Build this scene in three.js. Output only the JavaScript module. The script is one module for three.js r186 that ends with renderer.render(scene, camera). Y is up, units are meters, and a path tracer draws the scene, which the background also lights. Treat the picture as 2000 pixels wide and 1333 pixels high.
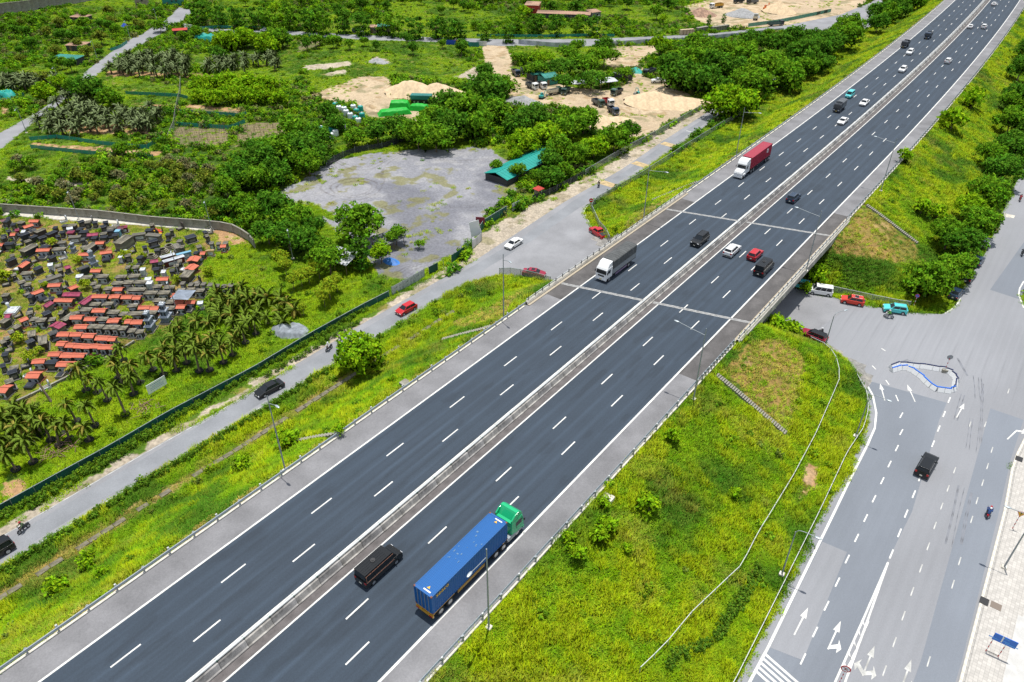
import * as THREE from 'three';
import { mergeGeometries } from 'three/addons/utils/BufferGeometryUtils.js';
import { RoundedBoxGeometry } from 'three/addons/geometries/RoundedBoxGeometry.js';
import { FontLoader } from 'three/addons/loaders/FontLoader.js';
import { TextGeometry } from 'three/addons/geometries/TextGeometry.js';
import { MarchingCubes } from 'three/addons/objects/MarchingCubes.js';

// ---------- camera, sky, sun, exposure ----------
const scene = new THREE.Scene();
const camera = new THREE.PerspectiveCamera(50.0, 1024 / 682, 1, 6000);
camera.position.set(46.7, 73.09, 0);
{ const p = 34.87 * Math.PI / 180, y = 37.76 * Math.PI / 180;
  camera.lookAt(46.7 - Math.sin(y) * Math.cos(p) * 100, 73.09 - Math.sin(p) * 100, -Math.cos(y) * Math.cos(p) * 100); }
camera.updateMatrixWorld();
const SUN = new THREE.Vector3(-0.06, 1, -0.12).normalize();
{ // hazy summer sky: deeper overhead, pale towards the horizon
  const w = 128, h = 64, d = new Float32Array(w * h * 4);
  for (let j = 0; j < h; j++) for (let i = 0; i < w; i++) { const up = Math.max(0, Math.sin(((j + 0.5) / h - 0.5) * Math.PI)), t = Math.pow(up, 0.55), k = 4 * (j * w + i); d[k] = 0.72 - 0.33 * t; d[k + 1] = 0.75 - 0.28 * t; d[k + 2] = 0.79 - 0.18 * t; d[k + 3] = 1; }
  const t = new THREE.DataTexture(d, w, h, THREE.RGBAFormat, THREE.FloatType); t.mapping = THREE.EquirectangularReflectionMapping; t.magFilter = THREE.LinearFilter; t.needsUpdate = true;
  scene.background = t; scene.environment = t;
}
const sun = new THREE.DirectionalLight(new THREE.Color(1, 0.965, 0.9), 4.4);
sun.position.copy(SUN).multiplyScalar(900).add(new THREE.Vector3(-100, 0, -180));
sun.target.position.set(-100, 0, -180); scene.add(sun, sun.target);
sun.name = 'sun'; sun.castShadow = true;
Object.assign(sun.shadow.camera, { left: -400, right: 400, top: 400, bottom: -400, near: 1, far: 2000 });
sun.shadow.mapSize.set(4096, 4096);
const renderer = new THREE.WebGLRenderer({ antialias: true });
renderer.setSize(1024, 682);
renderer.shadowMap.enabled = true;
renderer.toneMapping = THREE.LinearToneMapping;
renderer.toneMappingExposure = 1.05;
// ---------- helpers ----------
function RNG(a) { return () => { a |= 0; a = a + 0x6D2B79F5 | 0; let t = Math.imul(a ^ a >>> 15, 1 | a); t = t + Math.imul(t ^ t >>> 7, 61 | t) ^ t; return ((t ^ t >>> 14) >>> 0) / 4294967296; }; }
const hash = (x, y, s = 0) => { let h = Math.imul(x | 0, 374761393) ^ Math.imul(y | 0, 668265263) ^ Math.imul(s | 0, 2147483647 - 9127); h = Math.imul(h ^ h >>> 13, 1274126177); return ((h ^ h >>> 16) >>> 0) / 4294967296; };
const sm = t => t * t * (3 - 2 * t);
function vn(x, y, s = 0, per = 0) {
  let i = Math.floor(x), j = Math.floor(y), u = sm(x - i), v = sm(y - j), i1 = i + 1, j1 = j + 1;
  if (per) { i = (i % per + per) % per; j = (j % per + per) % per; i1 = (i + 1) % per; j1 = (j + 1) % per; }
  const a = hash(i, j, s), b = hash(i1, j, s), c = hash(i, j1, s), d = hash(i1, j1, s);
  return a + (b - a) * u + (c - a) * v + (a - b - c + d) * u * v;
}
const fbm = (x, y, o = 4, s = 0, per = 0) => { let r = 0, a = 0.5, t = 0; for (let k = 0; k < o; k++) { r += a * vn(x, y, s + k, per); t += a; x *= 2; y *= 2; per *= 2; a *= 0.5; } return r / t; };
const clamp = (x, a = 0, b = 1) => Math.min(b, Math.max(a, x)), lerp = (a, b, t) => a + (b - a) * t, sstep = (a, b, x) => sm(clamp((x - a) / (b - a)));
const V = (x, y, z) => new THREE.Vector3(x, y, z);
const ORD = ['zeroth', 'first', 'second', 'third', 'fourth', 'fifth', 'sixth', 'seventh', 'eighth', 'ninth', 'tenth', 'eleventh', 'twelfth', 'thirteenth', 'fourteenth', 'fifteenth', 'sixteenth', 'seventeenth', 'eighteenth', 'nineteenth'];
const TENS = ['', '', 'twenty', 'thirty', 'forty', 'fifty', 'sixty', 'seventy', 'eighty', 'ninety'], TENTH = ['', '', 'twentieth', 'thirtieth', 'fortieth', 'fiftieth', 'sixtieth', 'seventieth', 'eightieth', 'ninetieth'];
const ord = n => n < 20 ? ORD[n] : n < 100 ? (n % 10 ? TENS[n / 10 | 0] + '-' + ORD[n % 10] : TENTH[n / 10]) : 'hundred-and-' + ord(n - 100);
const used = {};
function numbered(n) { const k = used[n] = (used[n] ?? -1) + 1; return k ? n + '_' + String(k).padStart(3, '0') : n; }
function tag(o, label, category, group, kind) { o.userData = { ...o.userData, label }; if (category) o.userData.category = category; if (group) o.userData.group = group; if (kind) o.userData.kind = kind; return o; }
function shade(m) { m.castShadow = m.receiveShadow = true; return m; }
function thing(name, label, category, pos = [0, 0, 0], turn = 0, group) {
  const o = new THREE.Group(); o.name = numbered(name); o.position.set(...pos); o.rotation.y = turn; scene.add(o); return tag(o, label, category, group);
}
function part(parent, name, geo, mat) { const m = shade(new THREE.Mesh(geo, mat)); m.name = name; parent.add(m); return m; }
function single(name, geo, mat, label, category, group) { const m = shade(new THREE.Mesh(geo, mat)); m.name = numbered(name); scene.add(m); return tag(m, label, category, group); }
function struct(name, geo, mat, label) { const m = geo ? shade(new THREE.Mesh(geo, mat)) : new THREE.Group(); m.name = numbered(name); scene.add(m); return tag(m, label, null, null, 'structure'); }
function dup(root, pos, turn, label, group) {
  const r = root.clone(); r.name = numbered(root.name.replace(/_\d\d\d$/, '')); r.position.set(...pos); r.rotation.y = turn; scene.add(r);
  r.userData = { ...root.userData }; if (label) r.userData.label = label; if (group) r.userData.group = group; return r;
}
const ndc = p => V(p[0], p[1] ?? 0, p[2]).project(camera);
// geometry
const box = (w, h, d, x = 0, y = 0, z = 0) => new THREE.BoxGeometry(w, h, d).translate(x, y, z);
const rbox = (w, h, d, r = 0.05, x = 0, y = 0, z = 0) => new RoundedBoxGeometry(w, h, d, 2, r).translate(x, y, z);
const cyl = (r0, r1, h, n = 10, x = 0, y = 0, z = 0) => new THREE.CylinderGeometry(r0, r1, h, n).translate(x, y, z);
function bar(a, b, r0, r1 = r0, n = 6) { const d = V().subVectors(b, a), L = d.length(); const g = new THREE.CylinderGeometry(r1, r0, L, n); g.translate(0, L / 2, 0); g.applyQuaternion(new THREE.Quaternion().setFromUnitVectors(V(0, 1, 0), d.normalize())); return g.translate(a.x, a.y, a.z); }
const plain = g => { g = g.index ? g.toNonIndexed() : g; for (const k of Object.keys(g.attributes)) if (!['position', 'normal', 'uv'].includes(k)) g.deleteAttribute(k); return g; };
const merge = l => mergeGeometries(l.map(plain));
const V2 = p => new THREE.Vector2(p[0], p[1]);
// a flat polygon of ground points [x, z] at height y, uv in metres
function flat(pts, y, holes = []) {
  const s = new THREE.Shape(pts.map(p => new THREE.Vector2(p[0], -p[1])));
  for (const h of holes) s.holes.push(new THREE.Path(h.map(p => new THREE.Vector2(p[0], -p[1]))));
  return new THREE.ShapeGeometry(s).rotateX(-Math.PI / 2).translate(0, y, 0);
}
// a ribbon of width w along points [x, y, z]
function ribbon(pts, w, closed = false) {
  const P = [], U = [], I = []; let s = 0;
  pts.forEach((p, i) => {
    const a = pts[Math.max(0, i - 1)], b = pts[Math.min(pts.length - 1, i + 1)], dx = b[0] - a[0], dz = b[2] - a[2], l = Math.hypot(dx, dz) || 1, nx = -dz / l * w / 2, nz = dx / l * w / 2;
    if (i) s += Math.hypot(p[0] - pts[i - 1][0], p[2] - pts[i - 1][2]);
    P.push(p[0] - nx, p[1], p[2] - nz, p[0] + nx, p[1], p[2] + nz); U.push(0, s, w, s);
    if (i) { const k = 2 * i; I.push(k - 2, k, k - 1, k - 1, k, k + 1); }
  });
  const g = new THREE.BufferGeometry(); g.setAttribute('position', new THREE.Float32BufferAttribute(P, 3)); g.setAttribute('uv', new THREE.Float32BufferAttribute(U, 2));
  // wind upwards
  const A = V(P[0], P[1], P[2]), B = V(...P.slice(6, 9)), C = V(...P.slice(3, 6)); if (B.sub(A).cross(C.sub(A)).y < 0) for (let i = 0; i < I.length; i += 3) [I[i], I[i + 1]] = [I[i + 1], I[i]];
  g.setIndex(I); g.computeVertexNormals(); return g;
}
// profile [[across, up], ...] swept along points [x, y, z]
function sweep(pts, prof, close = true) {
  const P = [], U = [], I = [], n = prof.length; let s = 0;
  pts.forEach((p, i) => {
    const a = pts[Math.max(0, i - 1)], b = pts[Math.min(pts.length - 1, i + 1)], dx = b[0] - a[0], dz = b[2] - a[2], l = Math.hypot(dx, dz) || 1, nx = -dz / l, nz = dx / l;
    if (i) s += Math.hypot(p[0] - pts[i - 1][0], p[2] - pts[i - 1][2]);
    prof.forEach(([u, v], j) => { P.push(p[0] + nx * u, p[1] + v, p[2] + nz * u); U.push(j * 0.3, s); });
    if (i) for (let j = 0; j < (close ? n : n - 1); j++) { const q = (j + 1) % n, A = (i - 1) * n + j, B = (i - 1) * n + q, C = i * n + j, D = i * n + q; I.push(A, B, C, B, D, C); }
  });
  let g = new THREE.BufferGeometry(); g.setAttribute('position', new THREE.Float32BufferAttribute(P, 3)); g.setAttribute('uv', new THREE.Float32BufferAttribute(U, 2)); g.setIndex(I);
  g = g.toNonIndexed(); g.computeVertexNormals(); return g;
}
function walk(pts, step, off = 0) { // even points along a polyline of [x, z] -> [x, z, turn]
  const out = []; let need = off;
  for (let i = 1; i < pts.length; i++) { const [a, b] = [pts[i - 1], pts[i]], L = Math.hypot(b[0] - a[0], b[1] - a[1]), t = Math.atan2(-(b[0] - a[0]), -(b[1] - a[1])); while (need <= L) { out.push([lerp(a[0], b[0], need / L), lerp(a[1], b[1], need / L), t]); need += step; } need -= L; }
  return out;
}
// materials
const lin = (r, g, b) => new THREE.Color().setRGB(r, g, b);
const mt = (c, rough = 0.8, o = {}) => new THREE.MeshStandardMaterial({ color: Array.isArray(c) ? lin(...c) : c, roughness: rough, ...o });
const paint = c => new THREE.MeshPhysicalMaterial({ color: Array.isArray(c) ? lin(...c) : c, roughness: 0.4, metalness: 0.0, specularIntensity: 0.5, clearcoat: 0.6, clearcoatRoughness: 0.05 });
function tex(w, h, fn, rep = [1, 1], srgb = true) {
  const d = new Uint8Array(w * h * 4);
  for (let j = 0; j < h; j++) for (let i = 0; i < w; i++) { const c = fn(i / w, j / h, i, j), k = 4 * (j * w + i); d[k] = clamp(c[0], 0, 255); d[k + 1] = clamp(c[1], 0, 255); d[k + 2] = clamp(c[2], 0, 255); d[k + 3] = 255; }
  const t = new THREE.DataTexture(d, w, h); t.wrapS = t.wrapT = THREE.RepeatWrapping; t.magFilter = THREE.LinearFilter; t.minFilter = THREE.LinearFilter; t.repeat.set(...rep); if (srgb) t.colorSpace = THREE.SRGBColorSpace; t.needsUpdate = true; return t;
}
// grain: a tileable stone / asphalt / concrete colour map around a base sRGB colour
function grain(base, amp, { size = 512, metres = 8, coarse = 6, fine = 128, tint = 0, seed = 1, speck = 0.35, stain = 0 } = {}) {
  return tex(size, size, (u, v, i, j) => {
    const a = fbm(u * coarse, v * coarse, 4, seed, coarse) - 0.5, b = vn(u * fine, v * fine, seed + 9, fine) - 0.5, c = hash(i, j, seed) - 0.5, st = stain ? -stain * sstep(0.58, 0.75, fbm(u * 4, v * 4, 3, seed + 31, 4)) : 0;
    const k = 1 + amp * (1.6 * a + 0.5 * b + speck * c) + st; const t = tint * (fbm(u * coarse, v * coarse, 2, seed + 50, coarse) - 0.5);
    return [base[0] * (k + t), base[1] * k, base[2] * (k - t)];
  }, [1 / metres, 1 / metres]);
}
// ---------- terrain ----------
const cx = z => z < -180 ? -1.0e-4 * (z + 180) ** 2 : 0;            // the expressway bends gently left far away
const zj1 = x => -94.6 - 0.266 * (x + 15.6), zj2 = x => -134 - 0.276 * (x + 15.6); // skewed ends of the bridge
function H(x, z) {
  const e = x - cx(z), s1 = zj1(e) - z, s2 = z - zj2(e), n = 0.18 * (fbm(x * 0.15, z * 0.15, 3, 77) - 0.5);
  const ds = e > 0 ? Math.max(0, e - 17.2) / (18 + 1.5 * fbm(z * 0.05, 3, 2, 5)) : Math.max(0, -16.6 - e) / 13.2;
  let h;
  if (s1 > 0 && s2 > 0) h = Math.max(1 - Math.hypot(ds, s1 / 10.5), 1 - Math.hypot(ds, s2 / 11)); else h = 1 - ds;
  if (h <= 0) return 0;
  h = 6.88 * (h < 0.12 ? h * h / 0.24 + 0.0 : h - 0.06) / 0.94;
  return h + (h > 0.3 && h < 6.2 ? n * 2 : 0);
}
const GX0 = -430, GZ0 = -520, GS = 560, ZR = 1120, zone = new Uint8Array(ZR * ZR);
function inPoly(p, x, z) { let c = false; for (let i = 0, j = p.length - 1; i < p.length; j = i++) { const a = p[i], b = p[j]; if ((a[1] > z) !== (b[1] > z) && x < (b[0] - a[0]) * (z - a[1]) / (b[1] - a[1]) + a[0]) c = !c; } return c; }
function fillZone(id, p) {
  const xs = p.map(q => q[0]), zs = p.map(q => q[1]), g = v => Math.floor(v * 2), i0 = clamp(g(Math.min(...xs) - GX0), 0, ZR - 1), i1 = clamp(g(Math.max(...xs) - GX0) + 1, 0, ZR - 1), j0 = clamp(g(Math.min(...zs) - GZ0), 0, ZR - 1), j1 = clamp(g(Math.max(...zs) - GZ0) + 1, 0, ZR - 1);
  for (let j = j0; j <= j1; j++) for (let i = i0; i <= i1; i++) if (inPoly(p, GX0 + (i + 0.5) / 2, GZ0 + (j + 0.5) / 2)) zone[j * ZR + i] = id;
}
const zoneAt = (x, z) => { const i = Math.floor((x - GX0) * 2), j = Math.floor((z - GZ0) * 2); return i < 0 || j < 0 || i >= ZR || j >= ZR ? 0 : zone[j * ZR + i]; };
const GRASS = 7, MEADOW = 9, DIRT = 1, SAND = 2, GRAVEL = 3, SOIL = 4, GRAVES = 5, DRY = 6, TILLED = 8, SCRUB = 0, ROAD = 20;
for (let z = 38; z > -518; z -= 2) { const c = cx(z); fillZone(GRASS, [[c - 37, z], [c + 39, z], [c + 39, z - 2], [c - 37, z - 2]]); }
const POLY = {
  nursery: [[-71.49,-21.23],[-69.14,-29.65],[-66.64,-40.58],[-69.91,-54.44],[-71.07,-65.28],[-70.59,-76.03],[-53.13,-71.89],[-46.98,-76.63],[-44.95,-59.18],[-46.52,-35.06],[-46.76,-11.02]],
  graves: [[-147.84,-46.05],[-141.89,-50.27],[-131.1,-56.85],[-109.96,-69.75],[-93.02,-78.85],[-84.09,-75.56],[-80.38,-65.81],[-73.45,-63.44],[-72.79,-57.92],[-69.07,-51.8],[-68.9,-45.67],[-68.65,-36.24],[-66.36,-23.6],[-63.81,-12.52]],
  gravel: [[-102.9,-97.49],[-104.93,-109.49],[-107.95,-120.69],[-104.51,-130.58],[-94.88,-142.98],[-80.81,-155.32],[-68.39,-148.72],[-56.48,-134.34],[-53.2,-118.44],[-47.59,-108.14],[-46.04,-100.47],[-45.43,-93.49],[-46.51,-87.19],[-52.53,-84.61],[-65.69,-91.19],[-78.67,-93.8],[-86.63,-94.48],[-95.5,-95.57]],
  yard: [[-159.04,-244.43],[-153.87,-254],[-138.27,-239.1],[-120.62,-217.19],[-108.28,-218.24],[-93.21,-218.57],[-81.44,-222.98],[-85.57,-242.3],[-90.37,-256.36],[-99.6,-247.46],[-110.95,-262.01],[-114.83,-278.2],[-101.36,-290.72],[-95.07,-278.26],[-94.11,-262.96],[-82.18,-244.89],[-72.86,-243.71],[-59.37,-234.64],[-51.88,-229.61],[-50.69,-211.99],[-50.21,-189.98],[-58.64,-182.41],[-71.16,-193.8],[-79.42,-197.69],[-91.6,-195.05],[-99.85,-189.41],[-119.8,-207.77],[-142.12,-226.25]],
  lot: [[-159.53,-154.27],[-169.38,-173.96],[-159.64,-187.33],[-149.47,-185.07],[-137.42,-171.2],[-126.34,-169.12],[-116.96,-167.61],[-108.22,-161.71],[-115.14,-157.62],[-127.34,-151.99],[-142.16,-159.07],[-150.98,-155.81]],
  pit: [[-130.84,-372.23],[-128.77,-394.58],[-127.66,-417.77],[-66.35,-468.27],[-59.88,-436.44],[-60.51,-397.22],[-71.82,-360.04],[-88.67,-341.83],[-96.95,-338.19],[-110.26,-344.64]],
  verge: [[-41.84,-97.6],[-48.34,-111.3],[-49.26,-124.95],[-48.42,-139.35],[-47.82,-154.64],[-48.51,-179.59],[-49.33,-209.3],[-48.8,-229.21],[-44.2,-224.67],[-43.35,-185.61],[-41.66,-160.24],[-41.86,-134.22],[-41.71,-114.2],[-40.91,-101.05]],
};
fillZone(MEADOW, POLY.nursery); fillZone(GRAVES, POLY.graves); fillZone(GRAVEL, POLY.gravel); fillZone(SAND, POLY.yard); fillZone(SAND, POLY.lot); fillZone(SAND, POLY.pit);
fillZone(MEADOW, [[-186.36,-173.88],[-199.44,-202.72],[-179.91,-212.4],[-151.77,-223.77],[-137.33,-220.45],[-123.53,-200.88],[-136.44,-195.04],[-152.74,-190.91],[-164.57,-181.86],[-160.46,-157.22]]);
fillZone(MEADOW, [[-99.39,-95.57],[-89.2,-99.67],[-78.87,-97],[-90.4,-91.57]]);
fillZone(DIRT, [[-193.3,-179.51],[-184.51,-194.82],[-178.04,-192.12],[-181.01,-181.56],[-186.54,-176.42]]); fillZone(DIRT, [[-177.8,-175.17],[-176.44,-185.05],[-171.69,-183.33],[-173.44,-175.07]]); fillZone(DIRT, [[-136.48,-203.35],[-140.6,-219.81],[-133.81,-214.08],[-127.88,-203.24]]); fillZone(DIRT, [[-176.7,-196.94],[-181.01,-206.43],[-169.95,-204.01],[-169.03,-199.01]]);
fillZone(DIRT, POLY.verge); fillZone(MEADOW, [[-47, 38], [-41.8, 38], [-41.8, -100], [-47, -100]]); fillZone(DIRT, [[-44.1, 38], [-41.8, 38], [-41.8, -100], [-43.9, -100]]); fillZone(DRY, [[-34, 38], [-31.4, 38], [-31.2, -60], [-33.6, -60]]); fillZone(SOIL, [[33.19,-84.26], [35.47,-85], [36.54,-79.46], [35.28,-76.97]]);
fillZone(SOIL, [[-53.17,-13.67],[-51.96,-15.84],[-49.09,-15.6],[-46.77,-13.27],[-47.23,-11.22]]); fillZone(SOIL, [[-187.98,-77.28],[-150.63,-96.67],[-148.51,-93.87],[-182.6,-75.17]]); fillZone(SOIL, [[-195.67,-114.64],[-187.72,-123.47],[-182.16,-120.95],[-191.32,-113.93]]); fillZone(SOIL, [[-184.73,-124.39],[-165.8,-133.48],[-164.22,-131.4],[-181.07,-122.45]]);
fillZone(SOIL, [[-202.24,-88.42],[-173.83,-107.21],[-166.54,-101.32],[-188.19,-86.38]]); fillZone(SOIL, [[-246.04,-130.02],[-208.42,-151.74],[-204.1,-149.91],[-237.17,-126.31]]); fillZone(SOIL, [[-229.73,-86.51],[-225.96,-88.05],[-219.79,-86.21],[-220.84,-82.84]]);
fillZone(TILLED, [[-166.98,-110.68],[-151.87,-119.93],[-140.66,-109.91],[-154.33,-100.47]]); fillZone(TILLED, [[-153.36,-125.89],[-138.67,-137.16],[-135.4,-126.87],[-138.34,-109.64]]); fillZone(TILLED, [[-226.01,-204.67],[-218.93,-211.25],[-211.98,-203.99],[-209.98,-190.45]]); fillZone(TILLED, [[-181.33,-122.25],[-165.11,-132.03],[-161.37,-128.43],[-176.36,-119.49]]);
fillZone(DIRT, [[-166.6,-61.7],[-155.07,-68],[-141.43,-74.31],[-140.05,-72.94],[-151.69,-66.43],[-163.73,-60.51]]); fillZone(SOIL, [[-98.68,-76.77],[-92.54,-80.52],[-85.15,-76.83],[-86.39,-72.32]]);
fillZone(MEADOW, [[-87.82,-68.34],[-89.29,-73.04],[-84.92,-76.41],[-72.15,-72.14],[-69.41,-64.11],[-76.63,-61]]);
// dry burnt cone slopes beside the bridge
fillZone(DRY, [[16.18,-154.4],[17.41,-162.76],[23.32,-161.53],[30.4,-159.99],[30.34,-151.19],[24.42,-144],[18.47,-140.14],[17.03,-140.57]]);
fillZone(DRY, [[17.29,-88.36],[17.34,-98.28],[21.26,-104.81],[26.06,-103.97],[28.64,-94.53],[29.72,-86.65],[21.33,-87.34]]);
fillZone(DRY, [[-23.22,-94.95],[-23.77,-91.01],[-30.06,-80.97],[-24.38,-77.38],[-16.61,-79.66]]); fillZone(DRY, [[-24.29,-136.65],[-18.28,-146.49],[-16.75,-127.27],[-20.93,-122.14]]);
for (let z = -6; z > -440; z -= 2) { const c = cx(z); if (z > -90 || z < -145) fillZone(DRY, [[c - 17.6, z], [c - 16.4, z], [c - 16.4, z - 2], [c - 17.6, z - 2]]); }
for (let j = 0; j < ZR; j++) for (let i = 0; i < ZR; i++) if (zone[j * ZR + i] === 0 && fbm((GX0 + i / 2) * 0.035, (GZ0 + j / 2) * 0.035, 3, 123) > 0.545) zone[j * ZR + i] = MEADOW;  // clearings
const PAVED = [];                                                      // road outlines, filled in below
function paved(p) { PAVED.push(p); fillZone(ROAD, p); return p; }
// ---------- road surfaces ----------
const M = {
  asphalt: new THREE.MeshStandardMaterial({ roughness: 0.85, map: tex(1024, 1024, (u, v, i, j) => {
    const s = fbm(u * 90, v * 3, 3, 5, 3) - 0.5, x = u * 34 - 17, lane = (x + 17) % 3.87 / 3.87, wheel = Math.exp(-((lane - 0.28) ** 2) / 0.006) + Math.exp(-((lane - 0.75) ** 2) / 0.006);
    const k = 1 + 0.16 * s + 0.10 * (fbm(u * 8, v * 16, 4, 9, 8) - 0.5) + 0.2 * wheel * fbm(u * 40, v * 8, 2, 3, 8) - 0.08 * sstep(0.62, 0.72, fbm(u * 24, v * 12, 3, 13, 12)) + 0.16 * (hash(i, j, 2) - 0.5);
    return [51 * k, 62 * k, 74 * k]; }, [1 / 34, 1 / 70]) }),
  shoulder: mt(0xffffff, 0.9, { map: grain([125, 124, 126], 0.16, { size: 1024, metres: 60, coarse: 24, fine: 512, stain: 0.06 }) }),
  shoulderDark: mt(0xffffff, 0.9, { map: grain([92, 89, 88], 0.25, { metres: 10, stain: 0.15, seed: 4 }) }),
  inner: mt(0xffffff, 0.95, { map: grain([102, 97, 96], 0.25, { metres: 6, seed: 6 }) }),
  line: mt(0xffffff, 0.7, { map: grain([216, 214, 208], 0.14, { metres: 5, size: 256, seed: 7 }) }),
  lineWorn: mt(0xffffff, 0.8, { map: grain([188, 187, 182], 0.3, { metres: 3, size: 256, seed: 8 }) }),
  yellow: mt(0xffffff, 0.8, { map: grain([178, 156, 116], 0.25, { metres: 4, size: 256, seed: 9 }) }),
  road: mt(0xffffff, 0.9, { map: grain([138, 138, 141], 0.13, { size: 1024, metres: 32, coarse: 8, fine: 256, stain: 0.05, seed: 12 }) }),
  roadMid: mt(0xffffff, 0.9, { map: grain([132, 134, 138], 0.13, { size: 1024, metres: 30, coarse: 8, fine: 256, seed: 14 }) }),
  roadDark: mt(0xffffff, 0.9, { map: grain([114, 118, 125], 0.14, { size: 512, metres: 20, seed: 16 }) }),
  roadEast: mt(0xffffff, 0.9, { map: tex(1024, 1024, (u, v, i, j) => { const k = 1 + 0.08 * (fbm(u * 64, v * 2, 4, 81, 2) - 0.5) + 0.16 * (fbm(u * 5, v * 5, 4, 83, 5) - 0.5) + 0.06 * (hash(i, j, 7) - 0.5) - 0.05 * sstep(0.64, 0.74, fbm(u * 48, v * 3, 3, 85, 3)); return [137 * k, 138 * k, 142 * k]; }, [1 / 40, 1 / 90]) }),
  roadEastDark: mt(0xffffff, 0.9, { map: tex(1024, 1024, (u, v, i, j) => { const k = 1 + 0.08 * (fbm(u * 64, v * 2, 4, 91, 2) - 0.5) + 0.18 * (fbm(u * 5, v * 5, 4, 93, 5) - 0.5) + 0.06 * (hash(i, j, 7) - 0.5); return [121 * k, 126 * k, 134 * k]; }, [1 / 40, 1 / 90]) }),
  rubber: mt(0xffffff, 0.9, { map: grain([116, 118, 124], 0.2, { size: 256, metres: 5, seed: 18 }) }),
  concrete: mt(0xffffff, 0.9, { map: grain([166, 162, 156], 0.25, { metres: 5, stain: 0.16, seed: 21 }) }),
  concretePale: mt(0xffffff, 0.9, { map: grain([196, 190, 178], 0.22, { metres: 5, stain: 0.1, seed: 23 }) }),
  concreteOld: mt(0xffffff, 0.95, { map: grain([138, 134, 122], 0.4, { metres: 7, stain: 0.3, tint: 0.15, seed: 25 }) }),
  steel: mt([0.42, 0.47, 0.5], 0.45, { metalness: 0.5 }), steelDull: mt([0.3, 0.33, 0.35], 0.55, { metalness: 0.4 }), railWhite: mt([0.55, 0.56, 0.55], 0.5), black: mt([0.02, 0.02, 0.022], 0.6), darkGreen: mt([0.02, 0.1, 0.07], 0.6),
};
const zrun = (z0, z1, st = 8) => { const o = []; for (let z = z0; z > z1; z -= st) o.push(z); o.push(z1); return o; };
const eRun = (x, y, z0, z1, st) => zrun(z0, z1, st).map(z => [x + cx(z), y, z]);
function strip(x0, x1, y, z0, z1, f0 = null, f1 = null) { // along the expressway; f0 / f1: skewed ends as z of x
  const P = [], U = [], I = [], n = 2, zs = zrun(z0, z1); zs.forEach((z, i) => { for (const x of [x0, x1]) { let zz = z; if (i === 0 && f0) zz = f0(x); if (i === zs.length - 1 && f1) zz = f1(x); P.push(x + cx(zz), y, zz); U.push(x + 17, zz); } if (i) { const k = 2 * i; I.push(k - 2, k - 1, k, k - 1, k + 1, k); } });
  const g = new THREE.BufferGeometry(); g.setAttribute('position', new THREE.Float32BufferAttribute(P, 3)); g.setAttribute('uv', new THREE.Float32BufferAttribute(U, 2)); g.setIndex(I); g.computeVertexNormals(); return g;
}
const ZN = 45, ZF = -760;
{
  const e = struct('expressway', null, null, 'six-lane asphalt expressway on its embankment, crossing the picture diagonally');
  part(e, 'carriageway', strip(-12.32, -0.95, 7, ZN, ZF), M.asphalt); part(e, 'carriageway', strip(1.5, 13.38, 7, ZN, ZF), M.asphalt);
  part(e, 'median_strip', strip(-0.95, 1.5, 7, ZN, ZF), M.inner);
  part(e, 'shoulder', strip(-16.2, -12.32, 7, ZN, -90), M.shoulder); part(e, 'shoulder', strip(-16.2, -12.32, 7, -90, -141), M.shoulderDark); part(e, 'shoulder', strip(-16.2, -12.32, 7, -141, ZF), M.shoulder);
  part(e, 'shoulder', strip(13.38, 16.9, 7, ZN, -83.5), M.shoulder); part(e, 'shoulder', strip(13.38, 16.9, 7, -83.5, -154), M.shoulderDark); part(e, 'shoulder', strip(13.38, 16.9, 7, -154, ZF), M.shoulder);
  part(e, 'embankment_body', merge([strip(-16.2, -16.19, 6.9, ZN, -90), sweep(eRun(0, 6.55, ZN, -94), [[-16.2, 0], [-16.2, 0.44], [16.9, 0.44], [16.9, 0]]), sweep(eRun(0, 6.55, -143, ZF), [[-16.2, 0], [-16.2, 0.44], [16.9, 0.44], [16.9, 0]])]), M.concrete);
  for (const [x, w] of [[-12.2, 0.24], [13.25, 0.26], [1.62, 0.2], [-1.15, 0.18]]) part(e, 'edge_line', strip(x - w / 2, x + w / 2, 7.005, ZN, ZF), M.line);
  const dash = [[-8.28, -7.8], [-4.42, -2.0], [5.66, -13], [9.42, -9.6]];
  for (const [x, z0] of dash) for (let z = z0 + 36.75; z > -560; z -= 12.25) part(e, 'lane_dash', strip(x - 0.09, x + 0.09, 7.005, z, z - 3.1), M.line);
  for (const f of [zj1, zj2]) for (const [a, b] of [[-15.7, -0.55], [0.6, 16.4]]) {
    const P = [[a, f(a)], [b, f(b)]], j = part(e, 'expansion_joint', ribbon(P.map(p => [p[0], 7.008, p[1]]), 0.62), mt(0xffffff, 0.9, { map: grain([158, 158, 156], 0.3, { metres: 3, size: 256, seed: 27, stain: 0.2 }) }));
    part(j, 'joint_gap', ribbon(P.map(p => [p[0], 7.012, p[1]]), 0.09), M.inner);
  }
}
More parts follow.
